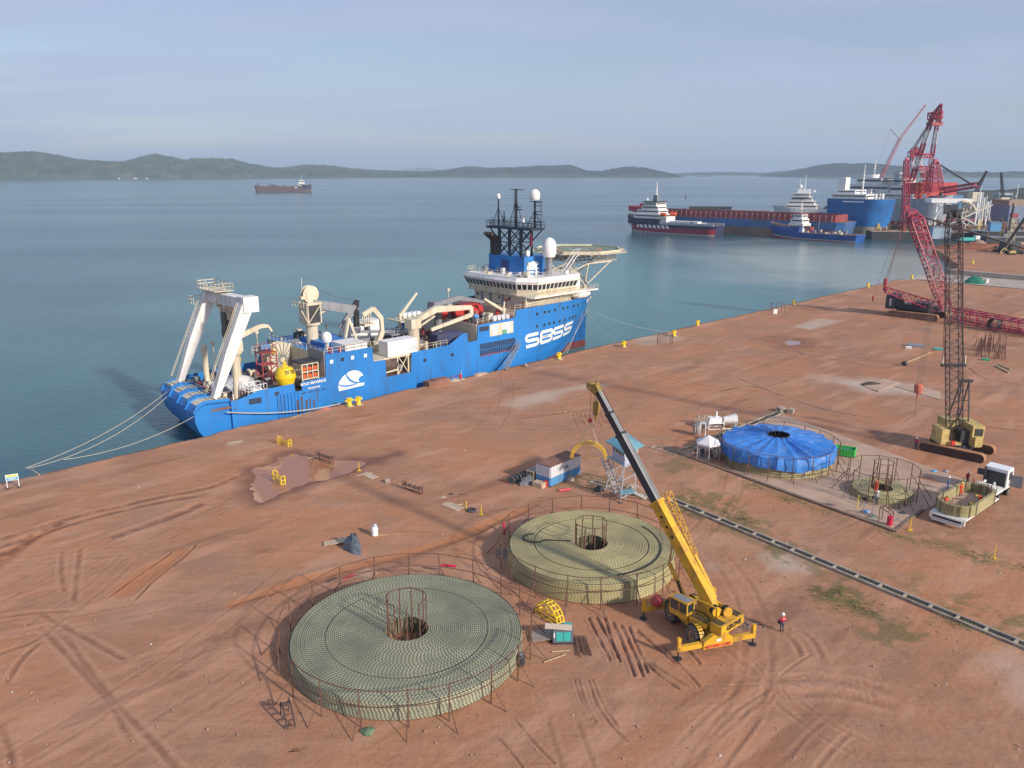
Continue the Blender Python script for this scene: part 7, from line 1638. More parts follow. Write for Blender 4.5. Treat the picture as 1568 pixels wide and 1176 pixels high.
# wheeled bin and wraps by the near coil
bn = thing('wheeled_bin', 'dark bin with a pale lid strapped at the right of the near coil fence', 'bin', spot(797, 1018), R(20))
MB().lathe([(.3, 0), (.36, .15), (.38, .8), (.3, .95)], (0, 0, 0), 12).obj('tub', M_DGREY, bn, smooth=True); MB().cyl((.05, -.1, .96), (.05, -.1, 1.02), .18, n=10).obj('lid_patch', M_GREY, bn)
ld = thing('rope_ladder_rack', 'dark slatted frame standing on end left of the near coil', 'rack', spot(441, 1104), R(-62))
for s_ in (-.28, .28): MB().tube([(-1.0, s_, .05), (-.95, s_, .9), (-.6, s_, 1.25), (-.1, s_, 1.25), (.45, s_, .8), (1.0, s_, .1)], .06, 5).obj('side_rail', M_DGREY, ld)
for k in range(8): f = k / 7; MB().box(-.9 + 1.8 * f, -.78 + 1.8 * f, -.3, .3, [.75, 1.1, 1.22, 1.2, 1.05, .8, .5, .2][k], [.82, 1.17, 1.29, 1.27, 1.12, .87, .57, .27][k]).obj('slat', M_RUSTY, ld)
# scrap and sheet behind the near coil
heap('covered_scrap', spot(541, 840), .9, 1.6, 1.5, M('grey_blue_wrap', (.10, .125, .16), .6, var=.5, scale=2), 14, 6, .5, False, 'bundle of scrap wrapped in blue grey sheet behind the near coil', 'bundle')
o = MB().box(-1.5, 1.5, -.5, .5, 0, .05).obj('plywood_board', M_PLY); o.location = spot(518, 832) + Vector((0, 0, .25)); o.rotation_euler = (.05, -.12, .25); tag(o, 'pale tapering board poking out left of the wrapped scrap', 'board')
o = MB().box(-1.0, 1.0, -.9, .9, 0, .04).obj('plywood_board', M('dusty_board', (.38, .24, .16), .9)); o.location = spot(560, 880) + Vector((0, 0, .05)); o.rotation_euler = (.0, .0, .9); tag(o, 'dusty sheet lying on the ground behind the near coil fence', 'board')
o = MB().box(-.55, .55, -1.0, 1.0, 0, .05).obj('metal_plate', M('plate_brown', (.20, .14, .12), .7)); o.location = spot(768, 849) + Vector((0, 0, .04)); o.rotation_euler = (0, 0, .1); tag(o, 'grey brown plate on the ground left of the olive coil', 'plate')
# white wrapped bollard
wp = thing('wrapped_bollard', 'small white wrapped post casting a shadow behind the near coil', 'post', spot(574, 820), 0)
MB().lathe([(.30, 0), (.38, .1), (.34, .5), (.40, .8), (.26, 1.05)], (0, 0, 0), 10).obj('wrap', M_PWHITE, wp, smooth=True); MB().lathe([(.22, 1.0), (.24, 1.2), (.05, 1.35)], (.06, 0, 0), 8).obj('cap', M('pale_blue_wrap', (.5, .6, .7), .6), wp)
bar('timber_plank', 'thin pale stick lying right of the white wrapped post', spot(578, 820, .04), spot(612, 818, .04), .035, M_WOOD, 'stick')
# yellow and brown roller stands
def stand(label, u, v, u2, v2, mat, h, kind):
    A_, B_ = spot(u, v), spot(u2, v2); t = thing('roller_stand', label, 'roller stand', (A_ + B_) / 2, math.atan2((B_ - A_).y, (B_ - A_).x)); L = (B_ - A_).length / 2
    for sx_ in (-1, 1):
        e = thing_part = MB()
        for y in (-.28, .28): e.beam((sx_ * L, y, 0), (sx_ * L, y, h), .08)
        e.beam((sx_ * L, -.28, h), (sx_ * L, .28, h), .08); e.beam((sx_ * L, -.28, .05), (sx_ * L, .28, .05), .08); e.beam((sx_ * L, -.28, h * .5), (sx_ * L, .28, h * .5), .07)
        if kind == 'y': e.beam((sx_ * (L - .35), -.28, 0), (sx_ * (L - .35), -.28, h), .06).beam((sx_ * (L - .35), -.28, h), (sx_ * L, -.28, h), .06).beam((sx_ * (L - .35), .28, 0), (sx_ * (L - .35), .28, h), .06)
        e.obj('end_frame', mat, t)
    MB().beam((-L, -.2, h * .62), (L, -.2, h * .62), .08).beam((-L, .2, h * .62), (L, .2, h * .62), .08).beam((-L, 0, .1), (L, 0, .1), .07).obj('beam', mat, t)
    if kind == 'b':
        for k in range(4): x = -L + .2 + (2 * L - .4) * k / 3; MB().cyl((x, -.2, h * .75), (x, .2, h * .75), .12, n=8).obj('roller', M_DGREY, t); MB().beam((x, -.22, h * .6), (x, -.22, h * 1.1), .05).obj('guide_pin', mat, t)
    return t
stand('yellow tubular stand on dry ground behind the puddle', 427, 679, 444, 684, M_YEL, 1.0, 'y'); stand('yellow tubular stand standing in the muddy puddle', 421, 733, 434, 742, M_YEL, 1.1, 'y')
stand('brown roller stand at the far right edge of the puddle', 487, 702, 508, 709, M_RUSTY, 1.0, 'b'); stand('brown roller stand on the open ground right of the puddle', 619, 748, 645, 757, M_RUSTY, 1.0, 'b')
def board_at(label, u, v, lx, ly, rz, mat=None):
    o = MB().box(-lx / 2, lx / 2, -ly / 2, ly / 2, 0, .05).obj('plywood_board', mat or M_PLY); o.location = spot(u, v) + Vector((0, 0, .06)); o.rotation_euler = (0.01, .01, rz); tag(o, label, 'board')
board_at('pale plywood sheet right of the puddle beside a yellow post', 566, 729, 2.4, 1.1, -.75); board_at('narrow board crossing the plywood sheet right of the puddle', 558, 727, 2.2, .22, .55, M_WOOD)
board_at('pale plywood sheet on the open ground between puddle and container', 693, 776, 2.7, 1.2, -.7); board_at('narrow board laid across the sheet between puddle and container', 697, 775, 2.0, .22, .5, M_WOOD)
board_at('small pale board far left near the quay behind the puddle', 359, 678, 2.0, .6, .45); board_at('narrow board at the top edge of the puddle', 478, 701, 1.6, .25, .9, M_WOOD)
def ypost(label, u, v, h=1.5):
    t = thing('marker_post', label, 'post', spot(u, v), random.uniform(0, 3)); MB().cyl((0, 0, 0), (.05, 0, h), .05, n=6).obj('pole', M_YEL, t); MB().box(-.3, .3, -.04, .04, 0, .08).box(-.04, .04, -.3, .3, 0, .081).obj('foot', M_YEL, t)
ypost('thin yellow marker post by the plywood right of the puddle', 550, 721, 1.2); ypost('thin yellow marker post left of a tyre near the ring fence', 714, 782, 1.2); ypost('thin yellow marker post right of a tyre near the ring fence', 737, 788, 1.2); ypost('yellow marker post beside the slab corner', 1393, 812, 1.5); ypost('yellow marker post alone on the earth near the right edge', 1522, 855, 1.5)
def tyre_at(label, u, v, r=.5):
    o = MB().lathe([(r * .5, 0), (r * .92, 0), (r, .08), (r, .2), (r * .92, .28), (r * .5, .28), (r * .5, 0)], (0, 0, 0), 16).obj('tyre', MATS['old_rubber']); o.location = spot(u, v); tag(o, label, 'tyre')
tyre_at('single tyre lying flat between two yellow marker posts', 722, 783, .6)
b = MB()
for a, c in (((0, 0, .3), (.6, .1, .3)), ((.3, -.2, .12), (.35, .4, .12))): b.beam(a, c, .35)
o = b.obj('concrete_block', M_OLDC); o.location = spot(590, 739); tag(o, 'little grey block left of the brown roller stand', 'block')
for u, v, sz, lab in [(679, 762, .5, 'small pale rag left of two others near the plywood'), (690, 757, .45, 'dark rag curled near the plywood sheets'), (708, 758, .5, 'brown ring of rag near the plywood sheets')]:
    heap('rag', spot(u, v), sz, sz * .6, .14, M_PLY if 'pale' in lab else M_DGREY if 'dark' in lab else M_RUSTY, 9, int(u), 0, False, lab, 'rag')
# bicycle-like cable coil lying by the crane
b = MB().tube([(.9 * math.cos(R(a)), .5 * math.sin(R(a)), .08 + .05 * math.sin(R(a * 2))) for a in range(0, 360, 24)], .05, 4, True).tube([(-.9 + .5 * math.cos(R(a)), .45 * math.sin(R(a)) + .2, .1) for a in range(0, 360, 30)], .06, 4, True)
o = b.obj('rope_coil', M('grey_rope', (.22, .18, .15), .9)); o.location = spot(1155, 961); tag(o, 'loose coil of grey rope on the ground right of the crane outrigger', 'rope')
# sign at the far left
sg = thing('notice_board', 'small yellow and blue notice board on two white legs at the left quay edge', 'sign', spot(21, 747), R(28))
for x in (-.62, .62): MB().beam((x, 0, 0), (x, 0, 1.75), .08).obj('leg', M_PWHITE, sg); MB().cbox((x, 0, .04), (.35, .35, .1)).obj('foot', M_DGREY, sg)
MB().box(-.68, .68, -.05, .0, 1.0, 1.8).obj('board', M_PWHITE, sg); MB().box(-.6, .6, -.062, -.05, 1.52, 1.72).obj('yellow_band', M_YEL, sg); MB().box(-.6, .6, -.062, -.05, 1.06, 1.46).obj('blue_band', M('sign_blue', (.08, .35, .6), .5), sg)
MB().box(-.42, .42, -.07, -.062, 1.28, 1.34).obj('print_line', M_PWHITE, sg); MB().box(-.3, .3, -.07, -.062, 1.16, 1.21).obj('print_line', M_PWHITE, sg)
bar('timber_plank', 'grey timber leaning over the quay edge right of the notice board', spot(49, 719, .1), spot(60, 727, .1), .1, M_OLDC, 'timber')
# yellow bollards
bo = thing('bollard', 'x', 'bollard', (0, 0, 0), QA, 'yellow mooring bollards along the quay')
MB().lathe([(.38, 0), (.36, .25), (.30, .35), (.30, .85), (.42, .95), (.42, 1.1), (.2, 1.18)], (0, 0, 0), 14).obj('post', M_YEL, bo, smooth=True); MB().cyl((-.62, 0, .78), (.62, 0, .78), .13, n=8).obj('horn', M_YEL, bo); MB().cbox((0, 0, .04), (1.0, 1.0, .14)).obj('base_plate', M_OLDC, bo)
BO = [(535, 622, 'left yellow bollard of the close pair under the white wave emblem'), (549, 620, 'right yellow bollard of the close pair under the white wave emblem'), (856, 550, 'yellow bollard at the bow of the blue ship'), (955, 532, 'yellow bollard on a pale footing, first along the empty quay past the bow'), (1032, 515, 'yellow bollard beside the nearer rusty post cage'), (1068, 499, 'yellow bollard right behind the nearer post cage on the quay edge'), (1215, 467, 'yellow bollard right of the farther post cage'), (1329, 440, 'yellow bollard alone midway to the quay corner'), (1396, 427, 'yellow bollard behind the crimson boom at the quay corner')]
for i, (u, v, lab) in enumerate(BO):
    if i == 0: place(bo, spot(u, v), QA); bo['label'] = lab; bo.scale = (1.25,) * 3
    else: dup(bo, spot(u, v), QA, lab)
dup(bo, spot(1489, 404, -.3), QA, 'yellow bollard on the far yard across the slipway')
# post cages on quay
ringfence('rusty post cage on the pale patch near the quay edge', tuple(spot(1018, 527))[:2], 1.7, 11, 2.3, 'rusty post cages left on the quay', name='post_cage', brace=.0, rails=(.97,), cat='cage', seed=9, gap=(1, 4, 7))
ringfence('rusty post cage farther along the quay with a white board inside', tuple(spot(1190, 478))[:2], 2.0, 9, 2.6, 'rusty post cages left on the quay', name='post_cage', brace=.0, rails=(1.0,), cat='cage', seed=10, gap=(2,))
o = MB().beam((-.5, 0, .9), (.5, 0, .9), .06, 1.3).obj('white_board', M_PWHITE); o.location = spot(1187, 482); tag(o, 'white board standing inside the farther post cage', 'board')
rn = random.Random(19)
b0 = MB().cyl((0, 0, 0), (0, 0, 2.6), .05, n=4)
fr = None
for k in range(22):
    u = 1490 + rn.uniform(0, 48) + (k % 5) * 1.2; v = 528 + rn.uniform(0, 26); t = thing('trestle', 'thin rusty trestle among the crowd of trestles right of the dark boom', 'trestle', spot(u, v), rn.uniform(0, 3), 'rusty trestles stored on the far ground') if k == 0 else None
    if k == 0:
        fr = t; MB().beam((-.5, 0, 0), (-.35, 0, 3.0), .09).obj('post', M_RUSTY, t); MB().beam((.5, 0, 0), (.35, 0, 3.0), .09).obj('post', M_RUSTY, t); MB().beam((-.4, 0, 2.6), (.4, 0, 2.6), .08).obj('rail', M_RUSTY, t); MB().beam((-.42, 0, 2.0), (-.9, .7, 0), .08).obj('brace', M_RUSTY, t)
    else: dup(fr, spot(u, v), rn.uniform(0, 3))
# tent and its people
tn = thing('gazebo', 'white gazebo tent with one cream side sheet at the slab corner', 'tent', spot(1083, 701, .12), R(-38))
ez, pk = 2.3, 3.3; E_ = [(1.75 * math.cos(R(a)), 1.75 * math.sin(R(a))) for a in range(0, 360, 60)]
b = MB(); vs = [(x, y, ez) for x, y in E_] + [(0, 0, pk)] + [(x, y, ez - .25) for x, y in E_]; b.add(vs, [(i, (i + 1) % 6, 6) for i in range(6)] + [(i + 7, (i + 1) % 6 + 7, (i + 1) % 6, i) for i in range(6)]); b.obj('canopy', M('canopy_white', (.70, .68, .70), .6, var=.05), tn)
for x, y in E_: MB().cyl((x * .97, y * .97, 0), (x * .97, y * .97, ez), .04, n=5).obj('pole', M_WHITE, tn)
x0, y0 = E_[0]; x1, y1 = E_[1]
MB().add([(x0, y0, ez - .2), (x1, y1, ez - .2), (x1 * 1.05, y1 * 1.05, 0), (x0 * .8, y0 * .8, 0)], [(0, 1, 2, 3)]).obj('side_sheet', M('cream_sheet', (.62, .54, .42), .7, var=.05), tn)
M_CH = M('chair_blue', (.04, .08, .30), .5)
for i, (dx_, dy_, lab, jk, ch) in enumerate([(-1.5, .5, 'person in dark clothes seated on the left under the gazebo', T_NV, 1), (-.5, .9, 'person in dark clothes seated in the middle under the gazebo', T_NV, 1), (.4, .3, 'person in dark clothes seated at the right under the gazebo', T_NV, 1)]):
    p = tn.location + Vector((dx_, dy_, 0)); person(lab, p, R(150 + 30 * i), 'sit', jk, T_NV, None, 'people resting under the gazebo')
    c_ = thing('chair', ['blue plastic chair at the left under the gazebo', 'blue plastic chair in the middle under the gazebo', 'blue plastic chair at the right under the gazebo'][i], 'chair', p + Vector((0, -.05, 0)), R(150 + 30 * i), 'blue chairs under the gazebo')
    MB().box(-.24, .24, -.2, .28, .36, .40).obj('seat', M_CH, c_); MB().box(-.24, .24, -.26, -.2, .4, .9).obj('backrest', M_CH, c_)
    for x in (-.2, .2):
        for y in (-.2, .22): MB().box(x - .02, x + .02, y - .02, y + .02, 0, .36).obj('leg', M_CH, c_)
person('person in salmon clothes sitting on the ground left of the gazebo', spot(1062, 699, .12) + Vector((0, 0, -.3)), R(200), 'sit', M('salmon_shirt', (.6, .22, .16), .8), M('salmon_trousers', (.5, .16, .12), .8), None)
# white cage machine
wm = thing('cable_machine', 'white openwork frame with a ribbed funnel on the earth behind the gazebo', 'machine', spot(1094, 656), R(8))
for x in (-1.2, 1.2):
    for y in (-.7, .7): MB().beam((x, y, 0), (x, y, 1.5), .1).obj('leg', M_PWHITE, wm)
for z in (.1, 1.0): MB().beam((-1.2, -.7, z), (1.2, -.7, z), .1).beam((-1.2, .7, z), (1.2, .7, z), .1).beam((-1.2, -.7, z), (-1.2, .7, z), .1).beam((1.2, -.7, z), (1.2, .7, z), .1).obj('frame', M_PWHITE, wm)
MB().box(-1.0, .9, -.5, .5, 1.0, 1.8).obj('gear_box', M_PWHITE, wm); MB().beam((.2, 0, 1.8), (.2, 0, 2.7), .2).obj('stub_mast', M_PWHITE, wm)
for k in range(6): MB().tube([(1.5 + k * .35, (.5 + k * .08) * math.cos(R(a)), 1.3 + (.5 + k * .08) * math.sin(R(a))) for a in range(0, 360, 30)], .05, 4, True).obj('funnel_hoop', M_PWHITE, wm)
MB().lathe([(.45, 1.3), (.9, 3.3), (.84, 3.3), (.4, 1.3)], (0, 0, 1.3), 16, 'x').obj('funnel_skin', M_WHITE, wm)
MB().beam((3.1, -.6, 0), (3.1, -.6, 1.4), .09).beam((3.1, .6, 0), (3.1, .6, 1.4), .09).beam((1.2, -.7, .1), (3.1, -.6, .1), .09).obj('funnel_legs', M_PWHITE, wm)
wm2 = thing('hoop_cradle', 'pale hooped cradle left of the white machine frame', 'cradle', spot(1077, 650), R(8))
for k in range(5): MB().tube([(-.9 + k * .45, 1.0 * math.cos(R(a)), .2 + 1.3 * math.sin(R(a))) for a in range(0, 181, 20)], .06, 4).obj('hoop', M_CREAM, wm2)
MB().box(-1.1, 1.1, -1, 1, .05, .2).obj('base', M_CREAM, wm2)
wm3 = thing('control_box', 'grey rounded box beside a tall white frame left of the white machine', 'box', spot(1069, 667), R(8))
MB().box(-.7, .5, -.4, .5, .5, 1.7).obj('cabinet', M('box_beige', (.36, .31, .28), .6), wm3); 
for x in (-.1, .75): MB().beam((x, -.8, 0), (x, -.8, 2.2), .1).obj('frame_leg', M_PWHITE, wm3)
MB().beam((-.1, -.8, 2.2), (.75, -.8, 2.2), .1).beam((.75, -.8, 2.2), (.1, .3, 2.2), .1).obj('frame_top', M_PWHITE, wm3)
# green skip, frame and cylinders on slab
gs = thing('skip_bin', 'bright green bin with blue rim at the right of the blue tarpaulin', 'bin', spot(1294, 697, .12), R(-30))
M_LG = M('bin_green', (.06, .50, .09), .5, var=.1)
for a in ((-1.3, 1.3, -.75, -.68), (-1.3, 1.3, .68, .75), (-1.3, -1.23, -.68, .68), (1.23, 1.3, -.68, .68)): MB().box(a[0], a[1], a[2], a[3], .1, 1.15).obj('side_panel', M_LG, gs)
for k in range(7): MB().box(-1.2 + k * .38, -1.1 + k * .38, -.80, -.75, .1, 1.15).obj('stiffener', M_LG, gs)
MB().box(-1.23, 1.23, -.68, .68, .1, .8).obj('contents', M('blue_load', (.03, .16, .30), .7, var=.4), gs); MB().box(-1.3, 1.3, -.7, .7, 0, .1).obj('floor', M_DGREY, gs)
rk = thing('gas_rack', 'red cylinder rack at the near right corner of the slab', 'rack', spot(1360, 800, .12), R(-50))
for x in (-.9, .3):
    for y in (-.4, .4): MB().beam((x, y, 0), (x, y, 1.7 if x < 0 else 1.2), .07).obj('post', M_RUSTY, rk)
MB().beam((-.9, -.4, 1.7), (.3, -.4, 1.2), .07).beam((-.9, .4, 1.7), (.3, .4, 1.2), .07).beam((-.9, -.4, 1.7), (-.9, .4, 1.7), .07).beam((.3, -.4, 1.2), (.3, .4, 1.2), .07).obj('top_frame', M_RUSTY, rk)
MB().cyl((.4, -.55, 0), (.4, -.55, 1.05), .3, n=12).obj('drum', M_CRED, rk)
def light(label, u, v, h):
    t = thing('floodlight_stand', label, 'floodlight', spot(u, v, .12), random.uniform(0, 3), 'portable lights on the slab'); MB().cyl((0, 0, 0), (0, 0, h), .035, n=5).obj('pole', M_GREY, t); MB().cbox((0, 0, h), (.4, .22, .35)).obj('lamp_head', M_DGREY, t)
    for a in (0, 120, 240): MB().beam((0, 0, .4), (.45 * math.cos(R(a)), .45 * math.sin(R(a)), 0), .04).obj('foot', M_GREY, t)
light('dark floodlight on a thin stand, left of the pair before the low coil', 1322, 785, 1.7); light('dark floodlight on a taller stand, right of the pair before the low coil', 1335, 790, 2.3); light('floodlight stand nearest the slab corner beside the red rack', 1374, 798, 1.7)
ypost('thin yellow striped stake left of the floodlights on the slab', 1312, 780, 1.8)
for u, v, lab, mt in [(1326, 784, 'blue jug on the slab between the floodlights', M_SKYB), (1338, 792, 'grey green mat at the foot of the floodlights', M_GREEN), (1382, 786, 'dark cloth on the slab right of the rack', M_DGREY), (1448, 722, 'grey wrapped heap behind the worker in blue', M_GREY), (1430, 722, 'small blue sheet behind the worker in blue', M_SKYB), (1408, 590, 'unused', None)]:
    if mt: heap('small_bundle', spot(u, v, .1), .5, .35, .22, mt, 10, int(u) % 9, .2, False, lab, 'bundle')
# things on the open ground farther back
for u, v, lx, ly, h, mt, lab in [(1402, 531, 3.4, 1.4, 1.0, M('pipe_grey', (.22, .23, .27), .6), 'grey blue stack of pipes left of the dark boom'), (1391, 534, 1.2, .8, .8, M_WHITE, 'small white crate left of the pipe stack'), (1437, 536, 1.8, .9, .5, M_TEAL, 'low teal bundle behind the dark boom'), (1509, 552, 1.4, .8, .5, M('bundle_green', (.06, .3, .16), .7), 'small green bundle among the rusty trestles')]:
    t = thing('stacked_goods', lab, 'stack', spot(u, v), R(-20))
    for k in range(5): MB().cyl((-lx / 2, -ly / 2 + ly * (k + .5) / 5, .15 + h * .3), (lx / 2, -ly / 2 + ly * (k + .5) / 5, .15 + h * .3), ly / 10 + .05, n=8).obj('length', mt, t)
    MB().box(-lx / 2, lx / 2, -ly / 2, ly / 2, 0, h * .3).obj('lower_layer', mt, t)
bar('timber_plank', 'long timber lying left of the dark boom on the far ground', spot(1385, 556, .2), spot(1425, 540, .2), .25, M('timber2', (.33, .22, .12), .9), 'timber')
o = MB().cyl((0, 0, 0), (.5, .2, 0), .5, n=10).obj('dark_drum', M_DGREY); o.location = spot(1384, 557, .45); tag(o, 'dark drum at the near end of the long timber', 'drum')
bar('timber_plank', 'pale timber beam lying right of the rusty trestles, upper one', spot(1530, 558, .15), spot(1548, 566, .15), .16, M_WOOD, 'timber'); bar('timber_plank', 'pale timber beam lying right of the rusty trestles, lower one', spot(1524, 560, .15), spot(1545, 571, .15), .16, M_WOOD, 'timber')
o = MB().prism([tuple(p - spot(1340, 589))[:2] for p in [spot(1322, 592), spot(1352, 580), spot(1378, 586), spot(1345, 600)]], 0, .12).obj('concrete_plate', M_SLAB); o.location = spot(1340, 589); tag(o, 'pale concrete plate beside a dark hole on the far ground', 'plate')
o = MB().prism([tuple(p - spot(1400, 600))[:2] for p in [spot(1370, 592), spot(1398, 588), spot(1440, 602), (spot(1440, 613))]], 0, .10).obj('concrete_plate', M_SLAB); o.location = spot(1400, 600); tag(o, 'long pale concrete plate running under the hanging red hook', 'plate')
heap('debris', spot(1333, 588, .1), 2.0, .9, .35, M('dark_debris', (.06, .045, .035), .9, var=.5), 14, 3, .2, False, 'dark scrap lying on the pale concrete patch', 'scrap')
# quay fenders by the ship: mud coloured blocks and red hydrant
fb = thing('concrete_block', 'mud coloured block stack touching the blue hull on the quay edge', 'block', spot(668, 588), QA)
for k in range(3): MB().box(-2.4 + k * 1.65, -.8 + k * 1.65, -1.0, .8, 0, .9 + .1 * (k % 2)).obj('block', M_ROOFR, fb)
hy = thing('hydrant', 'small red hydrant on the quay edge against the blue hull', 'hydrant', spot(705, 581), QA)
MB().lathe([(.3, 0), (.26, .1), (.24, .8), (.28, .9), (.1, 1.1)], (0, 0, 0), 10).obj('body', M_RED, hy); MB().cyl((-.35, 0, .6), (.35, 0, .6), .1, n=6).obj('outlets', M_RED, hy); MB().cbox((0, -.4, .12), (1.0, .6, .25)).obj('footing', M_OLDC, hy); MB().beam((.3, .1, 0), (.3, .1, 1.7), .06).obj('standpipe', M_WHITE, hy)
heap('rubble_pile', spot(695, 583), 2.2, .8, .35, M_OLDC, 14, 5, QA, False, 'pale rubble beside the red hydrant on the quay edge', 'rubble'); heap('rubble_pile', spot(735, 574), 2.0, .8, .4, M_SLAB, 14, 8, QA, False, 'pale rubble just left of the gangway foot', 'rubble')
bar('timber_plank', 'red and white bar lying beside the hydrant', spot(690, 577, .5), spot(702, 575, .5), .08, M_DRED, 'bar')
o = MB().ball((0, 0, .35), .38, 8, 5).obj('boulder', M_OLDC); o.location = spot(805, 562); tag(o, 'single pale boulder at the quay edge right of the gangway', 'stone')
heap('scrap_heap', spot(498, 627), 1.2, .6, .3, M('salmon_scrap', (.5, .16, .12), .8), 12, 4, .6, False, 'salmon red netting heap at the quay edge left of the bollard pair', 'netting')
bar('timber_plank', 'pale timber lying at the quay edge left of the bollards', spot(446, 640, .1), spot(476, 631, .1), .1, M_OLDC, 'timber')
heap('netting', spot(563, 1120), .55, .5, .18, M('net_green', (.13, .19, .11), .9, var=.4, scale=4), 14, 6, .2, False, 'small tangle of green netting in front of the near coil', 'netting')
b = MB()
rn = random.Random(31)
for k in range(9): b.tube([(rn.uniform(-.7, .7), rn.uniform(-.3, .3), .03) for _ in range(3)], .03, 4)
o = b.obj('twig_heap', M('dry_twig', (.33, .17, .10), .9)); o.location = spot(457, 1150); tag(o, 'dry tangled twigs on the earth at the bottom left of the near coil', 'twigs'); 
# scattered litter and stones: nobody could count these
rn = random.Random(77); b = MB(); b2 = MB()
for k in range(380):
    u, v = rn.uniform(0, 1568), 470 + 706 * rn.random() ** .7; p = spot(u, v)
    q = (p - QO); t_ = q.dot(E2)
    if t_ > -1.0 or p.y > 280 or (p.x - 8.7 * 0 + 8.7) ** 2 + (p.y - 58.4) ** 2 < 105 or (p.x - 7.9) ** 2 + (p.y - 73.1) ** 2 < 80: continue
    s_ = rn.uniform(.02, .065) * (1 + p.y / 200); bb = b2 if rn.random() < .1 else b
    h = 0.04; rz = rn.uniform(0, 3)
    bb.cbox((p.x, p.y, h), (s_ * 2, s_ * 1.3, s_), rz)
o = b.obj('loose_stones', M('pale_stone', (.40, .27, .20), .9, var=.3, scale=.3)); o['kind'] = 'stuff'; o['label'] = 'scattered stones and clods over the red earth'; o['category'] = 'stones'
o = b2.obj('litter', M('white_litter', (.62, .60, .57), .8, var=.2)); o['kind'] = 'stuff'; o['label'] = 'scraps of pale litter scattered over the red earth'; o['category'] = 'litter'
# grass tufts beside the drains
me_v, me_f = [], []
for pts, n, wd in (([(1030, 775), (1200, 845), (1400, 925), (1568, 995)], 900, 1.3), ([(1045, 760), (1100, 780), (1170, 815)], 500, 2.0), ([(1035, 700), (1200, 762), (1370, 820), (1568, 872)], 700, 1.1), ([(900, 740), (950, 755), (1000, 775)], 250, 2.2), ([(1250, 905), (1300, 920), (1380, 968)], 350, 2.2), ([(1195, 630), (1100, 660)], 120, 1.6)):
    P = [spot(*q) for q in pts]
    for k in range(n):
        i = rn.randrange(len(P) - 1); c_ = P[i].lerp(P[i + 1], rn.random())
        if vnoise(np.array([c_.x]), np.array([c_.y]), 3.0, 4)[0] < .6: continue
        c_ = c_ + Vector((rn.gauss(0, wd * .45), rn.gauss(0, wd * .45), 0))
        for j in range(5):
            a = rn.uniform(0, 6.28); hgt_ = rn.uniform(.08, .24); r_ = rn.uniform(.05, .16); o3 = len(me_v)
            x, y = c_.x + rn.uniform(-.15, .15), c_.y + rn.uniform(-.15, .15)
            me_v += [(x - .03, y, 0), (x + .03, y, 0), (x + r_ * math.cos(a), y + r_ * math.sin(a), hgt_)]; me_f.append((o3, o3 + 1, o3 + 2))
b = MB(); b.v = me_v; b.f = [list(q) for q in me_f]; b.k = [0] * len(me_f)
o = b.obj('grass', M('dry_grass', (.13, .135, .05), .9, var=.4, scale=.5)); o['kind'] = 'stuff'; o['label'] = 'thin green weeds growing beside the drains'; o['category'] = 'grass'
# ================================================================ SHIPS AND YARD ACROSS THE BASIN
def hull_part(name, parent, L, B, zs, colours, bow=.22, stern=.06, flare=0.0, sheer=(0, 0), tip_rake=.05, nose=1.0):
    "zs: levels bottom..top amidships, colours: one per band. x from -L/2 (stern) to L/2 (bow); sheer lifts bow/stern top"
    b_ = MB(); nst = 34; m_ = len(zs); rows = []; z0, zt = zs[0], zs[-1]
    for i in range(nst + 1):
        f = i / nst; row = []
        for z in zs:
            g_ = (z - z0) / (zt - z0); x = -L / 2 + L * f * (1 - tip_rake * (1 - g_)) + L * .015 * (1 - g_)
            fb = 1 - bow; k = 1.0
            if f > fb: k = max(0.0, 1 - ((f - fb) / bow) ** (1.8 + nose * g_)) ** .8
            if f < stern: k = .82 + .18 * f / stern
            zz = z + (sheer[0] * max(0, (f - .55) / .45) ** 2 + sheer[1] * max(0, (.2 - f) / .2) ** 2) * g_
            row.append((x, k * B / 2 * (1 - flare * (1 - g_)), zz))
        rows.append([(x, -y, z) for x, y, z in reversed(row)] + [(x, y, z) for x, y, z in row])
    w_ = 2 * m_
    b_.v = [p for r in rows for p in r]
    for i in range(nst):
        for j in range(w_ - 1):
            band = m_ - 2 - j if j < m_ - 1 else (0 if j == m_ - 1 else j - m_); b_.f.append([i * w_ + j, i * w_ + j + 1, (i + 1) * w_ + j + 1, (i + 1) * w_ + j]); b_.k.append(max(0, band))
        b_.f.append([i * w_, (i + 1) * w_, (i + 1) * w_ + w_ - 1, i * w_ + w_ - 1]); b_.k.append(len(colours) - 1)
    b_.f.append(list(range(w_ - 1, -1, -1))); b_.k.append(max(0, len(colours) - 2))
    return b_.obj(name, list(colours[:-1]) + [colours[-1]], parent)
def far_ship(label, C, head, name='ship', cat='ship'): return thing(name, label, cat, (C[0], C[1], 0), R(head))
def tiers(t, spec, mat=None, win=True):
    for (x0, x1, hw_, z0, z1) in spec:
        MB().box(x0, x1, -hw_, hw_, z0, z1).obj('deckhouse', mat or M_WHITE, t)
        if win and z1 - z0 > 1.5:
            for s_ in (-1, 1):
                b_ = MB().box(x0 + .6, x1 - .6, s_ * (hw_ + .04), s_ * (hw_ - .1), z0 + (z1 - z0) * .45, z0 + (z1 - z0) * .72); b_.obj('window_band', M_GLASS, t)
            MB().box(x0 - .04, x0 + .1, -hw_ + .6, hw_ - .6, z0 + (z1 - z0) * .45, z0 + (z1 - z0) * .72).obj('window_band', M_GLASS, t); MB().box(x1 - .1, x1 + .04, -hw_ + .6, hw_ - .6, z0 + (z1 - z0) * .45, z0 + (z1 - z0) * .72).obj('window_band', M_GLASS, t)
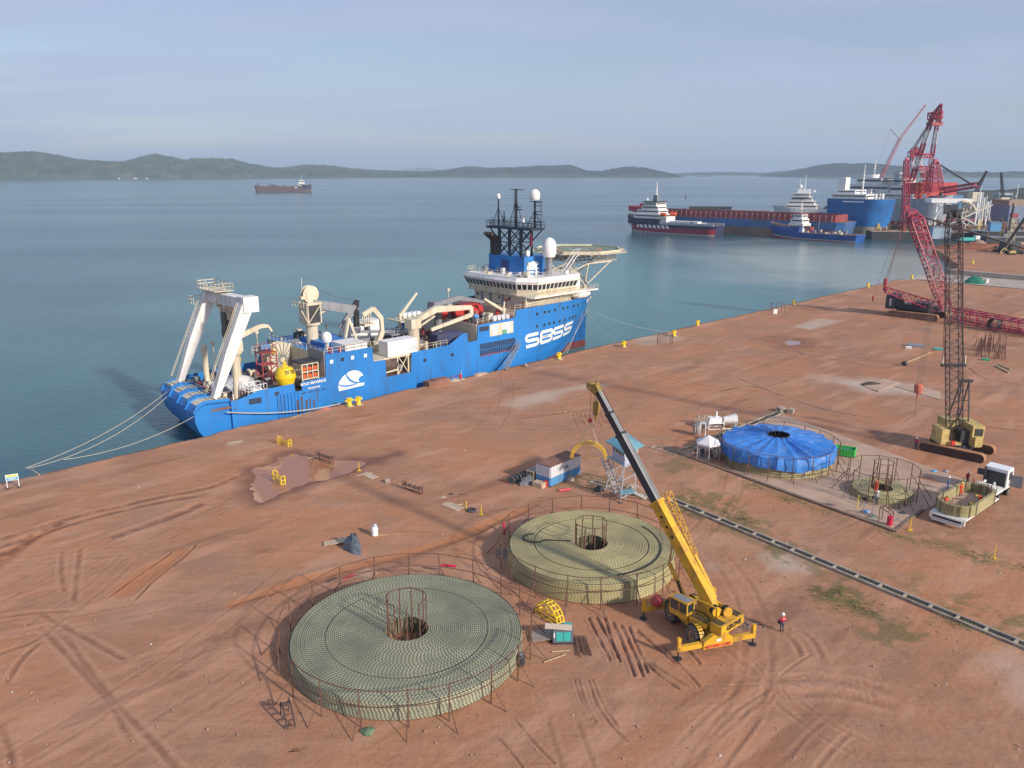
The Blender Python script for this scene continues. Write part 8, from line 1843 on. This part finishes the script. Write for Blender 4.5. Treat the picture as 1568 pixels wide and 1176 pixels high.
def mast(t, x, z0, z1, w_=.5, arms=3, mat=None, y=0):
    b_ = MB().beam((x, y, z0), (x, y, z1), w_, w_, w_ * .5, w_ * .5)
    for k in range(arms): z = z0 + (z1 - z0) * (.4 + .5 * k / max(1, arms)); b_.beam((x, y - 1.6 + .3 * k, z), (x, y + 1.6 - .3 * k, z), w_ * .5)
    b_.obj('mast', mat or M_WHITE, t)
def bits(t, x0, x1, hw_, z, n, seed, mats, hm=2.5, nm='deck_gear'):
    rn = random.Random(seed)
    for k in range(n):
        x, y = rn.uniform(x0, x1), rn.uniform(-hw_, hw_); a, c, h = rn.uniform(.6, 2.8), rn.uniform(.6, 2.2), rn.uniform(.5, hm)
        b_ = MB()
        if rn.random() < .3: b_.cyl((x, y, z), (x, y, z + h), a * .4, n=8)
        else: b_.box(x - a / 2, x + a / 2, y - c / 2, y + c / 2, z, z + h)
        b_.obj(nm, rn.choice(mats), t)
M_NAVYH = M('hull_navy', (.03, .035, .085), .5, var=.2, scale=.1, dirt=GRIME, amt=.3); M_REDH = M('hull_red', (.36, .03, .05), .5, var=.2, scale=.1, dirt=GRIME, amt=.3)
M_RUSTH = M('hull_rusty', (.19, .12, .10), .8, var=.3, scale=.12, dirt=(.30, .13, .07), amt=.7, streak=True, dscale=.3); M_BLUEB = M('barge_blue', (.04, .13, .33), .55, var=.2, scale=.1, dirt=(.16, .14, .14), amt=.7, streak=True, dscale=.25)
M_COAM = M('coaming_red', (.27, .055, .06), .7, var=.3, scale=.2, dirt=GRIME, amt=.5); M_BOOTW = M('boot_pale', (.45, .42, .38), .7, var=.1); M_BRIGHTB = M('hull_bright_blue', (.02, .16, .44), .45, var=.1, scale=.08, dirt=(.02, .08, .22), amt=.6, dscale=.06)
M_LGREYH = M('hull_pale_grey', (.42, .46, .50), .5, var=.12, scale=.1, dirt=GRIME, amt=.3, streak=True); M_BEIGE = M('boot_beige', (.34, .28, .23), .7, var=.2, scale=.1)
WHT = [M_WHITE, M_GREY, M_CREAM]
# red and navy supply vessel
a = far_ship('supply vessel with navy and crimson hull, white bands and white bridge at its left end', (110, 554), 139)
hull_part('hull', a, 71, 16, [-4.5, -2.4, .9, 3.0], [M_BOOTW, M_REDH, M_NAVYH, M_DECK], .2, .05, .12, (4.5, .4), .06)
o = hull_part('forecastle', a, 71, 16.1, [2.6, 6.6], [M_NAVYH, M_DECK], .45, .0, .04, (2.5, 0), .0); o.scale = (.42, 1, 1); o.location = (21.2, 0, 0)
for k in range(7):
    x = -2 + k * 3.4; b = MB(); b.add([(x, 8.3, .3), (x + 2.0, 8.3, .3), (x + 3.0, 8.3, 2.4), (x + 1.0, 8.3, 2.4)], [(0, 1, 2, 3)]); b.obj('white_flash', M_PWHITE, a)
MB().add([(22, 8.26, .4), (33, 3.5, .9), (33, 3.5, 2.6), (22, 8.26, 2.4)], [(0, 1, 2, 3)]).obj('white_band', M_PWHITE, a)
tiers(a, [(6, 27, 7.2, 6.6, 9.6), (8, 25, 6.4, 9.6, 12.4), (9, 22, 5.6, 12.4, 14.8), (10, 20, 6.6, 14.8, 17.4)])
MB().box(9, 21, -7, 7, 17.4, 17.9).obj('bridge_roof', M_DGREY, a); mast(a, 14, 17.9, 31, .9, 4); MB().box(12.5, 15.5, -1.6, 1.6, 17.9, 22).obj('mast_base', M_GREY, a); MB().ball((20, 2, 19), 1.0, 10, 6).obj('satellite_dome', M_PWHITE, a)
for s_ in (-1, 1): MB().lathe([(.2, -2.6), (1.2, -2), (1.3, 2), (.2, 2.6)], (4, s_ * 6.4, 9.5), 8, 'x').obj('life_boat', M_ORANGE, a); MB().box(-34, 4, s_ * 7.2, s_ * 7.8, 3, 4.6).obj('crash_rail', M_LGREYH, a)
MB().box(2, 8, -6, 6, 3, 8).obj('aft_house', M_WHITE, a); bits(a, -30, 0, 5.5, 3, 22, 3, [M_PWHITE, M_LGREYH, M_GREY], 2.4)
MB().box(-20, 2, -3, 3, 3, 5.4).obj('pale_cargo', M_PWHITE, a)
# long barge
bg = far_ship('long rusty barge with blue upper side and red walls of cargo boxes', spot(1110, 358, -3)[:2], 140.5, 'barge', 'barge')
bl = 150; 
hull_part('hull', bg, bl, 26, [-4, 2.2, 6.6, 7.2], [M_RUSTH, M_BLUEB, M_BLUEB, M_ROOFR], .04, .03, 0, (0, 0), .02)
bg.location = (bg.location.x + 3 + 12 * math.cos(R(50)), bg.location.y + 12 * math.sin(R(50)), 0)
for s_ in (-1, 1): MB().box(-bl / 2 + 6, bl / 2 - 14, s_ * 11.2, s_ * 11.8, 7.2, 11.4).obj('cargo_wall', M_COAM, bg)
for x in (-bl / 2 + 6, bl / 2 - 14): MB().box(x, x + .6, -11.2, 11.2, 7.2, 11.4).obj('end_wall', M_COAM, bg)
wr = None
for k in range(34):
    q = MB().box(0, .5, 11.8, 12.2, 7.2, 11.3).obj('wall_rib', M('rib_pink', (.45, .22, .22), .7), bg) if k == 0 else wr.copy()
    if k == 0: wr = q
    else: COL.objects.link(q)
    q.location = (-bl / 2 + 8 + k * 3.7, 0, 0)
MB().box(-bl / 2 + 8, bl / 2 - 16, -10, 10, 7.2, 8.2).obj('hold_floor', M_ROOFR, bg)
MB().ext([(bl / 2 - 12, -12, 7.2), (bl / 2 + 5, -12, 10.0), (bl / 2 + 5, -12, 13.5), (bl / 2 - 12, -12, 12.5)], (0, 24, 0)).obj('bow_ramp', M_REDH, bg)
MB().box(bl / 2 - 6, bl / 2 - 2, 2, 8, 13, 15.2).obj('winch_house', M_REDH, bg); bits(bg, -60, 50, 8, 11, 3, 6, [M_DGREY], 2)
# white offshore vessel behind the barge
c = far_ship('white offshore vessel with tall domed bridge moored behind the long barge', (250, 650), 152)
hull_part('hull', c, 82, 18, [-4, 3, 9], [M_LGREYH, M_WHITE, M_GREY], .25, .05, .1, (2, 0), .08)
tiers(c, [(6, 30, 8, 9, 12), (8, 28, 7.4, 12, 15), (10, 26, 6.6, 15, 18), (12, 25, 8.2, 18, 21)]); MB().box(13, 22, -3, 3, 21, 24).obj('mast_base', M_PWHITE, c); mast(c, 17, 24, 35, 1.0, 4); mast(c, 21, 21, 33, .8, 3)
MB().ball((20, 3, 26), 1.6, 10, 6).obj('satellite_dome', M_PWHITE, c); MB().ball((10, -3, 22), 1.4, 10, 6).obj('satellite_dome', M_PWHITE, c); bits(c, -38, 4, 7, 9, 20, 8, [M_WHITE, M_GREY, M_DGREY, M_DRED], 4)
MB().box(-36, 0, -7, 7, 9, 11).obj('cargo_rack', M_DGREY, c)
M_TUGB = M('tug_blue', (.02, .085, .33), .45, var=.2, scale=.2, dirt=GRIME, amt=.3)
# blue tug in front
d = far_ship('deep blue tug with white wheelhouse in front of the barge end', tuple(spot(1245, 367, -3))[:2], 131, 'tug', 'tug')
hull_part('hull', d, 60, 14, [-4, -2.6, -1.9, 1.4], [M_REDH, M_BOOTW, M_TUGB, M_DECK], .26, .08, .14, (4.4, .3), .07); hull_part('forecastle', d, 24, 13.8, [1.3, 4.6], [M_TUGB, M_DECK], .55, .0, .04, (2.2, 0), 0).location = (18, 0, 0)
tiers(d, [(5, 15, 4.6, 1.4, 6.6), (6, 14, 4.0, 6.6, 9.4), (7, 13, 3.4, 9.4, 12.2)]); MB().box(6.6, 13.2, -3.6, 3.6, 12.2, 12.6).obj('wheelhouse_roof', M_DRED, d); mast(d, 9.5, 12.6, 20, .5, 3); bits(d, -22, 3, 4.6, 1.4, 14, 12, [M_GREY, M_DBLUE, M_CREAM, M_DRED], 2.2); MB().box(1, 4, -2, 2, 1.4, 4.5).obj('funnel_block', M_DRED, d)
MB().cyl((-3, 0, 1.4), (-3, 0, 9), .2, n=5).obj('aft_mast', M_GREY, d)
# big bright blue vessel seen bow on
e = far_ship('massive bright blue ship with beige waterline facing the quay, white house on top', (232, 538), -48)
hull_part('hull', e, 40, 27, [-5, 3.2, 9, 20.5], [M_BEIGE, M_BRIGHTB, M_BRIGHTB, M_GREY], .34, .02, .16, (0, 0), .10, .8)
MB().box(-26, -19, -13.2, -3, -4, 11).obj('side_sponson', M_BRIGHTB, e); MB().box(-8, 6, -13.62, -13.5, 18.4, 19.2).obj('name_band', M_PWHITE, e)
tiers(e, [(-17, 6, 11, 20.5, 23.5), (-15, -3, 8, 23.5, 26)]); MB().box(-15, -10, -8, -2, 26, 34).obj('funnel_block', M_PWHITE, e); mast(e, -2, 23.5, 42, .8, 4); mast(e, 4, 20, 27, .6, 2); bits(e, -12, 12, 9, 20.5, 14, 15, [M_PWHITE, M_WHITE, M_DBLUE, M_GREY], 3.4)
# white ships behind
f_ = far_ship('pale grey ship with sharp bow and tall white accommodation block behind the crimson boom', (291, 588), -64)
hull_part('hull', f_, 54, 24, [-6, 3, 10, 19], [M_REDH, M_LGREYH, M_LGREYH, M_GREY], .3, .02, .22, (3, 0), .12)
tiers(f_, [(-20, 4, 10, 19, 22), (-18, -6, 7, 22, 28), (-17, -9, 6, 28, 33)]); MB().box(-12, -9, 5, 8, 19, 38).obj('tall_vent', M_PWHITE, f_); MB().box(-16, -12, -6, -1, 28, 37).obj('lift_tower', M_LGREYH, f_); mast(f_, -14, 33, 44, .6, 3); bits(f_, -16, 18, 8, 19, 16, 17, [M_WHITE, M_ORANGE, M_GREY, M_PWHITE], 4)
g2 = far_ship('grey white rig tender with a flat helideck behind the bright blue ship', (285, 640), -60)
hull_part('hull', g2, 70, 26, [-5, 6, 16], [M_LGREYH, M_LGREYH, M_GREY], .2, .02, .1, (0, 0), .05); tiers(g2, [(-24, 20, 11, 16, 22), (-18, 16, 9, 22, 28), (-14, 8, 7, 28, 33)]); MB().prism([(12, -12), (36, -12), (40, 0), (36, 12), (12, 12)], 32, 33).obj('helideck', M_GREY, g2)
for q in ((14, -9), (30, -9), (14, 9), (30, 9)): MB().beam((q[0] * .8, q[1] * .7, 20), (q[0], q[1], 32), .6).obj('helideck_strut', M_CREAM, g2)
mast(g2, -4, 33, 46, .8, 4); MB().box(-10, -2, -4, 4, 33, 35.5).obj('deckhouse', M_PWHITE, g2); bits(g2, -30, 30, 11, 16, 14, 21, [M_DGREY, M_GREY, M_WHITE], 6)
# thin red crane on it
tc = thing('jib_crane', 'thin pale red crane slanting up behind the bright blue ship', 'crane', (272, 628, 0), R(20))
MB().lattice((0, 0, 8), (32, 6, 62), 2.4, 2.4, 1.6, 1.6, 16, .22, .10).obj('main_jib', M('faded_crimson', (.40, .10, .12), .6), tc); MB().lattice((32, 6, 62), (58, 10, 88), 1.4, 1.4, .7, .7, 10, .16, .08).obj('fly_jib', MATS['faded_crimson'], tc)
MB().beam((32, 6, 62), (20, 4, 69), .5).cyl((20, 4, 69), (58, 10, 88), .08, n=3).cyl((20, 4, 69), (-2, 0, 16), .08, n=3).obj('strut_and_wires', M_GREY, tc); MB().box(-4, 3, -3, 3, 3, 12).obj('machinery_house', M_DRED, tc)
# floating sheerlegs crane
fc = thing('floating_crane', 'giant red and white shear leg crane towering over the far yard', 'crane', (330, 600, 0), R(9))
MB().box(-42, 44, -16, 16, -5, 3).obj('pontoon', M_REDH, fc); MB().box(-46, -14, -12, 12, 3, 30).obj('engine_house', M_RED, fc); MB().box(-35, -24.2, -20, -12.1, 10, 21).obj('blue_block', M_BRIGHTB, fc); MB().box(-24, -13, -18, -12.1, 12, 21.5).obj('cabin_block', M('glass_blue_block', (.08, .20, .33), .4), fc)
M_SW = M('leg_white', (.62, .62, .64), .5, var=.05); CR_ = M('leg_crimson', (.42, .035, .07), .55, var=.15)
def wpt(u, v, y): 
    tt = y / (1220 * math.cos(PITCH) + (588 - v) * math.sin(PITCH)); return Vector(((u - 784) * tt, y, CAMH + (-1220 * math.sin(PITCH) + (588 - v) * math.cos(PITCH)) * tt))
def FCL(P): P = Vector(P) - Vector((330, 600, 0)); c_, s_ = math.cos(R(9)), math.sin(R(9)); return Vector((P.x * c_ + P.y * s_, -P.x * s_ + P.y * c_, P.z))
def leg(parent, pts, w0, w1, nm='main_leg'):
    n = len(pts) - 1
    for i, (p, q) in enumerate(zip(pts, pts[1:])):
        ww = w0 + (w1 - w0) * i / max(1, n - 1); MB().lattice(p, q, ww, ww, ww * .95, ww * .95, 3, .42, .2).obj(nm, CR_ if i % 2 == 0 else M_SW, parent)
def line(u0, v0, y0, u1, v1, y1, n): A_, B_ = FCL(wpt(u0, v0, y0)), FCL(wpt(u1, v1, y1)); return [A_.lerp(B_, k / n) for k in range(n + 1)]
leg(fc, line(1396, 276, 590, 1428, 178, 560, 5), 2.6, 2.0); leg(fc, line(1421, 276, 600, 1437, 178, 566, 5), 2.6, 2.0)
pa, pb = line(1396, 276, 590, 1428, 178, 560, 5), line(1421, 276, 600, 1437, 178, 566, 5)
for k in (1, 2): MB().lattice(pa[k], pb[k], 2.4, 2.4, 2.4, 2.4, 4, .4, .2).obj('cross_tie', CR_, fc)
leg(fc, line(1394, 282, 618, 1397, 228, 610, 3), 2.4, 2.0, 'back_leg'); leg(fc, line(1418, 282, 622, 1402, 226, 612, 3), 2.4, 2.0, 'back_leg')
MB().lattice(FCL(wpt(1392, 236, 611)), FCL(wpt(1408, 236, 612)), 3.2, 3.2, 3.2, 3.2, 3, .5, .25).obj('back_cross_beam', CR_, fc)
hdp, hdq = FCL(wpt(1432, 183, 563)), FCL(wpt(1441, 160, 550))
MB().lattice(hdp, hdq, 6.5, 5, .8, .8, 4, .5, .3).obj('jib_head', CR_, fc); MB().lattice(FCL(wpt(1424, 178, 562)), FCL(wpt(1440, 176, 564)), 4, 4, 4, 4, 3, .6, .4).obj('jib_head_frame', CR_, fc)
MB().box(hdp.x - 4, hdp.x + 4, hdp.y - 3, hdp.y + 3, hdp.z - 4, hdp.z - 1.5).obj('sheave_block', M_DRED, fc); 
for k in range(4): MB().cyl(FCL(wpt(1397 + k * 1.5, 227, 611)), FCL(wpt(1427 + k, 181, 563)), .22, n=4).obj('hoist_wire', M_GREY, fc)
# standing red lattice towers next to it
def ltower(label, u0, v0, u1, v1, y, w0, w1, name='lattice_tower'):
    A_ = wpt(u0, v0, y); B_ = wpt(u1, v1, y); t = thing(name, label, 'tower', (A_.x, A_.y, A_.z), 0); MB().lattice((0, 0, 0), B_ - A_, w0, w0, w1, w1, 12, .42, .2).obj('mast', CR_, t); MB().beam(B_ - A_ - Vector((0, 0, .5)), B_ - A_ + Vector((0, 0, 2.0)), w1 * .8, w1 * .8, w1 * .6, w1 * .6).obj('head', CR_, t); return t
ltower('upright crimson lattice tower left of the shear leg crane', 1386, 348, 1388, 246, 560, 4.0, 2.4)
t = ltower('broad crimson lattice tower tapering upward right of the shear leg crane', 1432, 292, 1432, 248, 575, 9.5, 3.2)
for k in range(3): q = wpt(1434, 248 + k, 575) - t.location; r_ = wpt(1490, 282 + k * 1.5, 560) - t.location; MB().cyl(q, r_, .28, n=4).obj('stay_wire', M_GREY, t)
lb_ = thing('lattice_jib', 'long crimson jib lying level on white trestles right of the shear leg crane', 'crane jib', wpt(1442, 292, 570), 0)
q = wpt(1497, 283, 545) - lb_.location; MB().lattice((0, 0, 0), q, 4.5, 3.4, 3.6, 2.6, 14, .42, .2).obj('chords', CR_, lb_)
MB().beam((0, 0, 1.4), q + Vector((0, 0, 1.4)), 1.2, .8).obj('walkway', M_DRED, lb_); 
MB().beam(q, wpt(1511, 262, 540) - lb_.location, .7).obj('end_strut', M_DGREY, lb_)
# white lattice works on the quay
ws = thing('steel_trestle', 'white steel portal and stacked white tubes below the level crimson jib', 'steel frame', wpt(1470, 325, 520), R(-8))
rn = random.Random(5)
for x in (-16, -8, 0, 8, 14):
    for y in (-5, 5): MB().beam((x, y, -8), (x, y, 6), .8).obj('column', M_PWHITE, ws)
MB().box(-20, 4, -6, 6, 6, 8.5).obj('white_deck', M_PWHITE, ws); MB().box(-12, -4, -7, -6, -1, 5).obj('opening_shade', M_DGREY, ws)  # solid dark box paints in the shade of an opening
for k in range(7): MB().cyl((9 + k * 1.3, -2, -6 + rn.uniform(0, 3)), (9.5 + k * 1.3, 0, 9 + rn.uniform(-3, 4)), .45, n=6).obj('white_tube', M_WHITE if k % 2 else M_LGREYH, ws)
for k in range(10): MB().beam((rn.uniform(-20, 18), -6, -8), (rn.uniform(-20, 18), -6, 5), .4).obj('diagonal', M_PWHITE if k % 2 else M_CREAM, ws)
MB().tube([(-2 + 9 * math.cos(R(a)), -7, -2 + 9 * math.sin(R(a))) for a in range(20, 100, 12)], .9, 6).obj('curved_duct', M_CREAM, ws)
# jetties and pontoons
M_JET = M('jetty_brown', (.11, .07, .05), .9, var=.4, scale=.1); M_JETT = M('jetty_top', (.36, .26, .19), .9, var=.25, scale=.1, dirt=(.2, .15, .12), amt=.6, dscale=.08)
def pontoon(label, x, y, L, Wd, h, ang, top, side, cat='jetty', name='pontoon'):
    t = thing(name, label, cat, (x, y, 0), R(ang)); MB().box(-L / 2, L / 2, -Wd / 2, Wd / 2, -4, h - .4).obj('hull_side', side, t); MB().box(-L / 2 - .3, L / 2 + .3, -Wd / 2 - .3, Wd / 2 + .3, h - .4, h).obj('deck', top, t); return t
JL = [('nearest dark jetty running below the pale grey ship', 268, 500, 90, 13, 2.2, -8), ('jetty behind the nearest one, below the bright blue ship', 262, 548, 110, 14, 2.4, -10), ('long brown pontoon under the white steel portal', 320, 492, 80, 18, 3.2, -6), ('brown pontoon stacked behind the white steel portal', 345, 530, 110, 20, 4, -4), ('pale decked pontoon near the right edge', 368, 500, 70, 26, 3, -10), ('dark flat barge near the right edge before the grey blue hall', 370, 548, 90, 18, 5, -6), ('low grey barge far off behind the grey blue hall', 430, 700, 150, 26, 4, -10), ('flat pontoon far behind the level crimson jib', 400, 760, 150, 26, 6, -8), ('brown pontoon at the shore by the earth bank', 300, 462, 60, 10, 1.8, -4), ('dark barge between the earth bank and the white portal', 352, 470, 70, 10, 3.4, -3)]
for i, (lab, x, y, L, Wd, h, ang) in enumerate(JL):
    t = pontoon(lab, x, y, L, Wd, h, ang, [M_JETT, M_JET, M_GREY][i % 3], M_JET if i % 2 else M_DGREY); bits(t, -L / 2 + 3, L / 2 - 3, Wd / 2 - 2, h, 24 if i < 7 else 10, 40 + i, [M_JETT, M_JETT, M_DGREY, M_DRED, M_GREY, M_JET, M_RUSTY, M_JET, M_FYEL], 4.5)
pb_ = thing('grey_barge', 'long low grey barge behind the white offshore vessel at the end of the red barge', 'barge', (196, 760, 0), R(170)); MB().box(-42, 42, -9, 9, -4, 3.5).obj('hull_side', M_GREY, pb_); MB().box(-8, 30, -7, 7, 3.5, 6).obj('stacked_load', M_DGREY, pb_)
# grey blue hall at the right edge
hl = thing('hull_block', 'huge slab sided grey blue hull block at the right edge of the yard', 'ship block', wpt(1570, 338, 560), R(-6)); hl.location.z = 0
MB().box(-18, 60, -14, 14, -3, 15.5).obj('grey_blue_side', M('slate_blue', (.20, .25, .36), .6, var=.1, scale=.05, dirt=GRIME, amt=.25), hl); MB().box(-18, 60, -12, 12, 15.5, 19).obj('pale_top', M_JETT, hl); bits(hl, -10, 50, 10, 19, 10, 3, [M_GREY, M_DGREY, M_CREAM], 5)
for k in range(8): MB().box(-16 + k * 9, -15.2 + k * 9, -14.3, -14, -3, 15.4).obj('seam', M_DGREY, hl)
# distant wooded point and boats on the right
heap('far_point', (760, 1150, WZ), 260, 60, 15, M('far_bush', (.045, .05, .04), .95, var=.4, scale=.05), 30, 9, -.15)
for i, (x, y, L, lab) in enumerate([(520, 900, 60, 'grey ship moored farthest left among the hazy ships at the right edge'), (585, 940, 80, 'grey ship in the middle of the hazy ships at the right edge'), (650, 900, 70, 'dark grey ship farthest right among the hazy ships')]):
    t = far_ship(lab, (x, y), 170 + 9 * i); hull_part('hull', t, L, 16, [-4, 6], [M_GREY, M_DGREY]); tiers(t, [(-L / 2 + 4, -L / 2 + 18, 6, 6, 15)], M_LGREYH); mast(t, 5, 6, 24, .7, 2); bits(t, -10, L / 3, 6, 6, 7, 60 + i, [M_GREY, M_DGREY, M_LGREYH], 6)
for i, (u, v, u1, v1, y, lab) in enumerate([(1495, 283, 1511, 262, 700, 'thin dark crane jib leaning right above the hazy shore'), (1538, 292, 1533, 264, 760, 'thin dark crane jib almost upright near the right edge')]):
    A_, B_ = wpt(u, v, y), wpt(u1, v1, y); t = thing('jib_crane', lab, 'crane', A_, 0); MB().lattice((0, 0, -8), B_ - A_, 2.2, 2.2, 1, 1, 10, .3, .15).obj('jib', M_DGREY, t); MB().box(-4, 4, -4, 4, -14, -6).obj('crane_house', M_CREAM, t)
# piling rig, excavators, truck, bins in the far yard
pr2 = thing('piling_rig', 'dark leaning piling mast on the far yard near the right edge', 'rig', spot(1532, 388, -.3), R(30))
q = wpt(1546, 319, 372) - pr2.location; MB().beam((0, 0, 0), q, 1.1, .9, .9, .8).obj('leader', M_DGREY, pr2); MB().beam((.4, -.7, .2), q * .45 + Vector((.3, -.5, 0)), .35).obj('pale_rod', M_WHITE, pr2); MB().box(3, 11, -3, 3, 1, 5).obj('machinery_house', M_DGREY, pr2); MB().box(2, 12, -3.6, -2.2, 0, 1.4).box(2, 12, 2.2, 3.6, 0, 1.4).obj('crawler_tracks', M_BLACK, pr2); MB().beam((5, 0, 5), q * .6, .3).obj('backstay', M_DGREY, pr2)
bar('mast_pole', 'second thin dark mast leaning right of the piling rig', wpt(1545, 352, 420), wpt(1552, 311, 420), .4, M_DGREY, 'mast')
def excavator(label, u, v, rz, mat=M_YEL, sc_=1.0):
    t = thing('excavator', label, 'excavator', spot(u, v, -.3), rz); MB().box(-2, 2, -1.5, -.8, 0, .9).box(-2, 2, .8, 1.5, 0, .9).obj('tracks', M_BLACK, t); MB().box(-2, 1.4, -1.3, 1.3, 1.0, 2.4).obj('house', mat, t); MB().box(.2, 1.6, .2, 1.3, 2.4, 3.4).obj('cab', M_GLASS, t)
    MB().beam((1.2, -.3, 1.8), (4.2, -.3, 4.0), .5).beam((4.2, -.3, 4.0), (6.0, -.3, 1.6), .4).beam((6, -.3, 1.6), (5.2, -.3, .5), .9, .7).obj('arm', mat, t); t.scale = (sc_,) * 3; return t
excavator('yellow excavator beside the leaning piling mast', 1525, 385, R(160), M_FYEL, .75); excavator('dull yellow excavator at the right edge of the far yard', 1548, 390, R(175), M_FYEL, .8)
td = thing('truck', 'teal and white lorry on the far yard behind the dark boom', 'truck', spot(1484, 371, -.3), R(8)); MB().box(-7, 2.6, -1.3, 1.3, 1.0, 2.6).obj('cargo_bed', M_TEAL, td); MB().box(3, 5.4, -1.25, 1.25, .8, 3.6).obj('cab', M_PWHITE, td); MB().box(4.6, 5.45, -1.1, 1.1, 2.2, 3.2).obj('windscreen', M_GLASS, td)
for x in (-5.5, -4, 4): MB().cyl((x, -1.35, .6), (x, 1.35, .6), .6, n=10).obj('wheel_pair', M_BLACK, td)
gt = thing('covered_load', 'green tarpaulin heap with a white drum by the slipway wall', 'tarpaulin', spot(1492, 432, .0), R(-30)); o = heap('sheet', (0, 0, 0), 3.2, 1.6, 1.9, M('tarp_green', (.02, .20, .14), .6, var=.3), 14, 3, 0, False); o.parent = gt; MB().cyl((3.6, 0, 0), (3.6, 0, 1.3), .7, n=10).obj('white_drum', M_WHITE, gt)
bx = thing('site_cabin', 'grey blue cabin box at the water end of the jetty behind the crimson boom', 'cabin', wpt(1440, 352, 470) - Vector((0, 0, 5)), R(-8)); MB().box(-5, 5, -3, 3, 0, 6.5).obj('walls', M('cabin_grey_blue', (.34, .44, .52), .6), bx); MB().box(-5.2, 5.2, -3.2, 3.2, 6.5, 6.9).obj('roof', M_GREY, bx)
bx2 = thing('site_cabin', 'small sky blue cabin near the right side of the far yard', 'cabin', wpt(1523, 346, 480) - Vector((0, 0, 3)), R(-8)); MB().box(-3, 3, -2, 2, 0, 5).obj('walls', M_SKYB, bx2); MB().box(-3.2, 3.2, -2.2, 2.2, 5, 5.3).obj('roof', M_GREY, bx2)
tw2 = thing('lattice_tower', 'short cream lattice tower right of the leaning piling mast', 'tower', spot(1546, 372, -.3), 0); MB().lattice((0, 0, 0), (0, 0, 14), 3, 3, 2.4, 2.4, 6, .25, .15).obj('mast', M_CREAM, tw2); MB().box(-1.5, 1.5, -1.5, 1.5, 14, 16).obj('hopper', M_DRED, tw2)
# yard clutter, each piece its own thing
rn = random.Random(90); kinds = [('timber_pile', 'brown timber pile', M_JET), ('scrap_heap', 'dark scrap heap', M_DGREY), ('pipe_stack', 'rusty pipe stack', M_RUSTY), ('crate', 'pale crate', M_CREAM), ('sand_heap', 'sandy earth heap', M_JETT)]
for i in range(26):
    x, y = rn.uniform(236, 300), rn.uniform(380, 445)
    if i < 8: x, y = rn.uniform(232, 262), rn.uniform(405, 436)
    nm, lb, mt = kinds[i % 5]
    h = rn.uniform(.8, 2.6)
    if 'heap' in nm: heap(nm, (x, y, -.35), rn.uniform(2, 5), rn.uniform(1.2, 3), h, mt, 12, i, rn.uniform(0, 3), False, lb + ' scattered with others on the far yard', 'heap')['group'] = lb + 's on the far yard'
    else:
        b = MB(); L = rn.uniform(2, 8)
        for k in range(3): b.cbox((0, -.7 + k * .7, h * .3), (L - .3 * k, .6, h * .6))
        b.cbox((0, 0, h * .8), (L * .8, 1.3, h * .4)); o = b.obj(nm, mt); o.location = (x, y, -.3); o.rotation_euler = (0, 0, rn.uniform(0, 3)); tag(o, lb + ' scattered with others on the far yard', 'stack', lb + 's on the far yard')
# retaining wall slats at the right edge
for k in range(14): p = Vector((157.5, 276.8, -.1)).lerp(Vector((169.3, 264.2, -.1)), k / 14); o = MB().beam(p, p + Vector((.25, -.27, 0)), .4, .5).obj('wall_panel', M_DARKW); o.parent = [q for q in bpy.data.objects if q.name.startswith('retaining_wall')][0]
# ship far out and a channel buoy
cs = far_ship('dark red cargo barge with white wheelhouse at its right end, alone far out', tuple(spot(435, 294, -3))[:2], 4, 'cargo_vessel', 'ship')
hull_part('hull', cs, 112, 18, [-4, 4.5, 8], [M('hull_brick', (.12, .085, .08), .7, var=.2), MATS['hull_brick'], M_JET], .10, .03, 0, (5, 3), .03); hull_part('bow_block', cs, 16, 18.2, [3, 11], [M_NAVYH, M_GREY], .6, 0, 0, (1, 0), 0).location = (47, 0, 0)
MB().box(-56, -44, -8, 8, 3, 9).obj('stern_block', M_NAVYH, cs); tiers(cs, [(30, 42, 7, 8, 14), (32, 41, 6, 14, 20)]); mast(cs, 36, 20, 30, .9, 2); mast(cs, -50, 9, 16, 1.2, 1, M_DGREY); bits(cs, -42, 26, 6, 8, 16, 33, [M_JET, M_DGREY, M_GREY], 5); MB().box(24, 28, -9.3, -8.8, 5, 7).obj('name_board', M_PWHITE, cs)
by = thing('channel_buoy', 'tiny dark channel buoy on open water above the long barge', 'buoy', tuple(spot(1050, 303, -3)), 0); MB().lathe([(1.2, 0), (1.8, .6), (1.4, 1.4), (.5, 2), (.35, 5), (.1, 6.5)], (0, 0, 0), 8).obj('body', M_DGREY, by)
# houses on the far shore
for i, (u, lab) in enumerate([(181, 'left'), (206, 'middle'), (224, 'right')]):
    D = float(np.interp(u, [0, 340], [4050, 4750])) - 30; x = (u - 784) / 1220 * D * math.cos(PITCH) * 1.0
    t = thing('shore_house', 'tiny pale house on the wooded shore, %s of the three' % lab, 'house', (x, D, WZ), .3); t.scale = (.6,) * 3; MB().box(-9 - 6 * (i == 1), 9 + 6 * (i == 1), -5, 5, 0, 8).obj('wall', M_WHITE, t); MB().ext([(-10 - 6 * (i == 1), -6, 8), (-10 - 6 * (i == 1), 6, 8), (-10 - 6 * (i == 1), 0, 11)], (20 + 12 * (i == 1), 0, 0)).obj('roof', M_GREY, t)
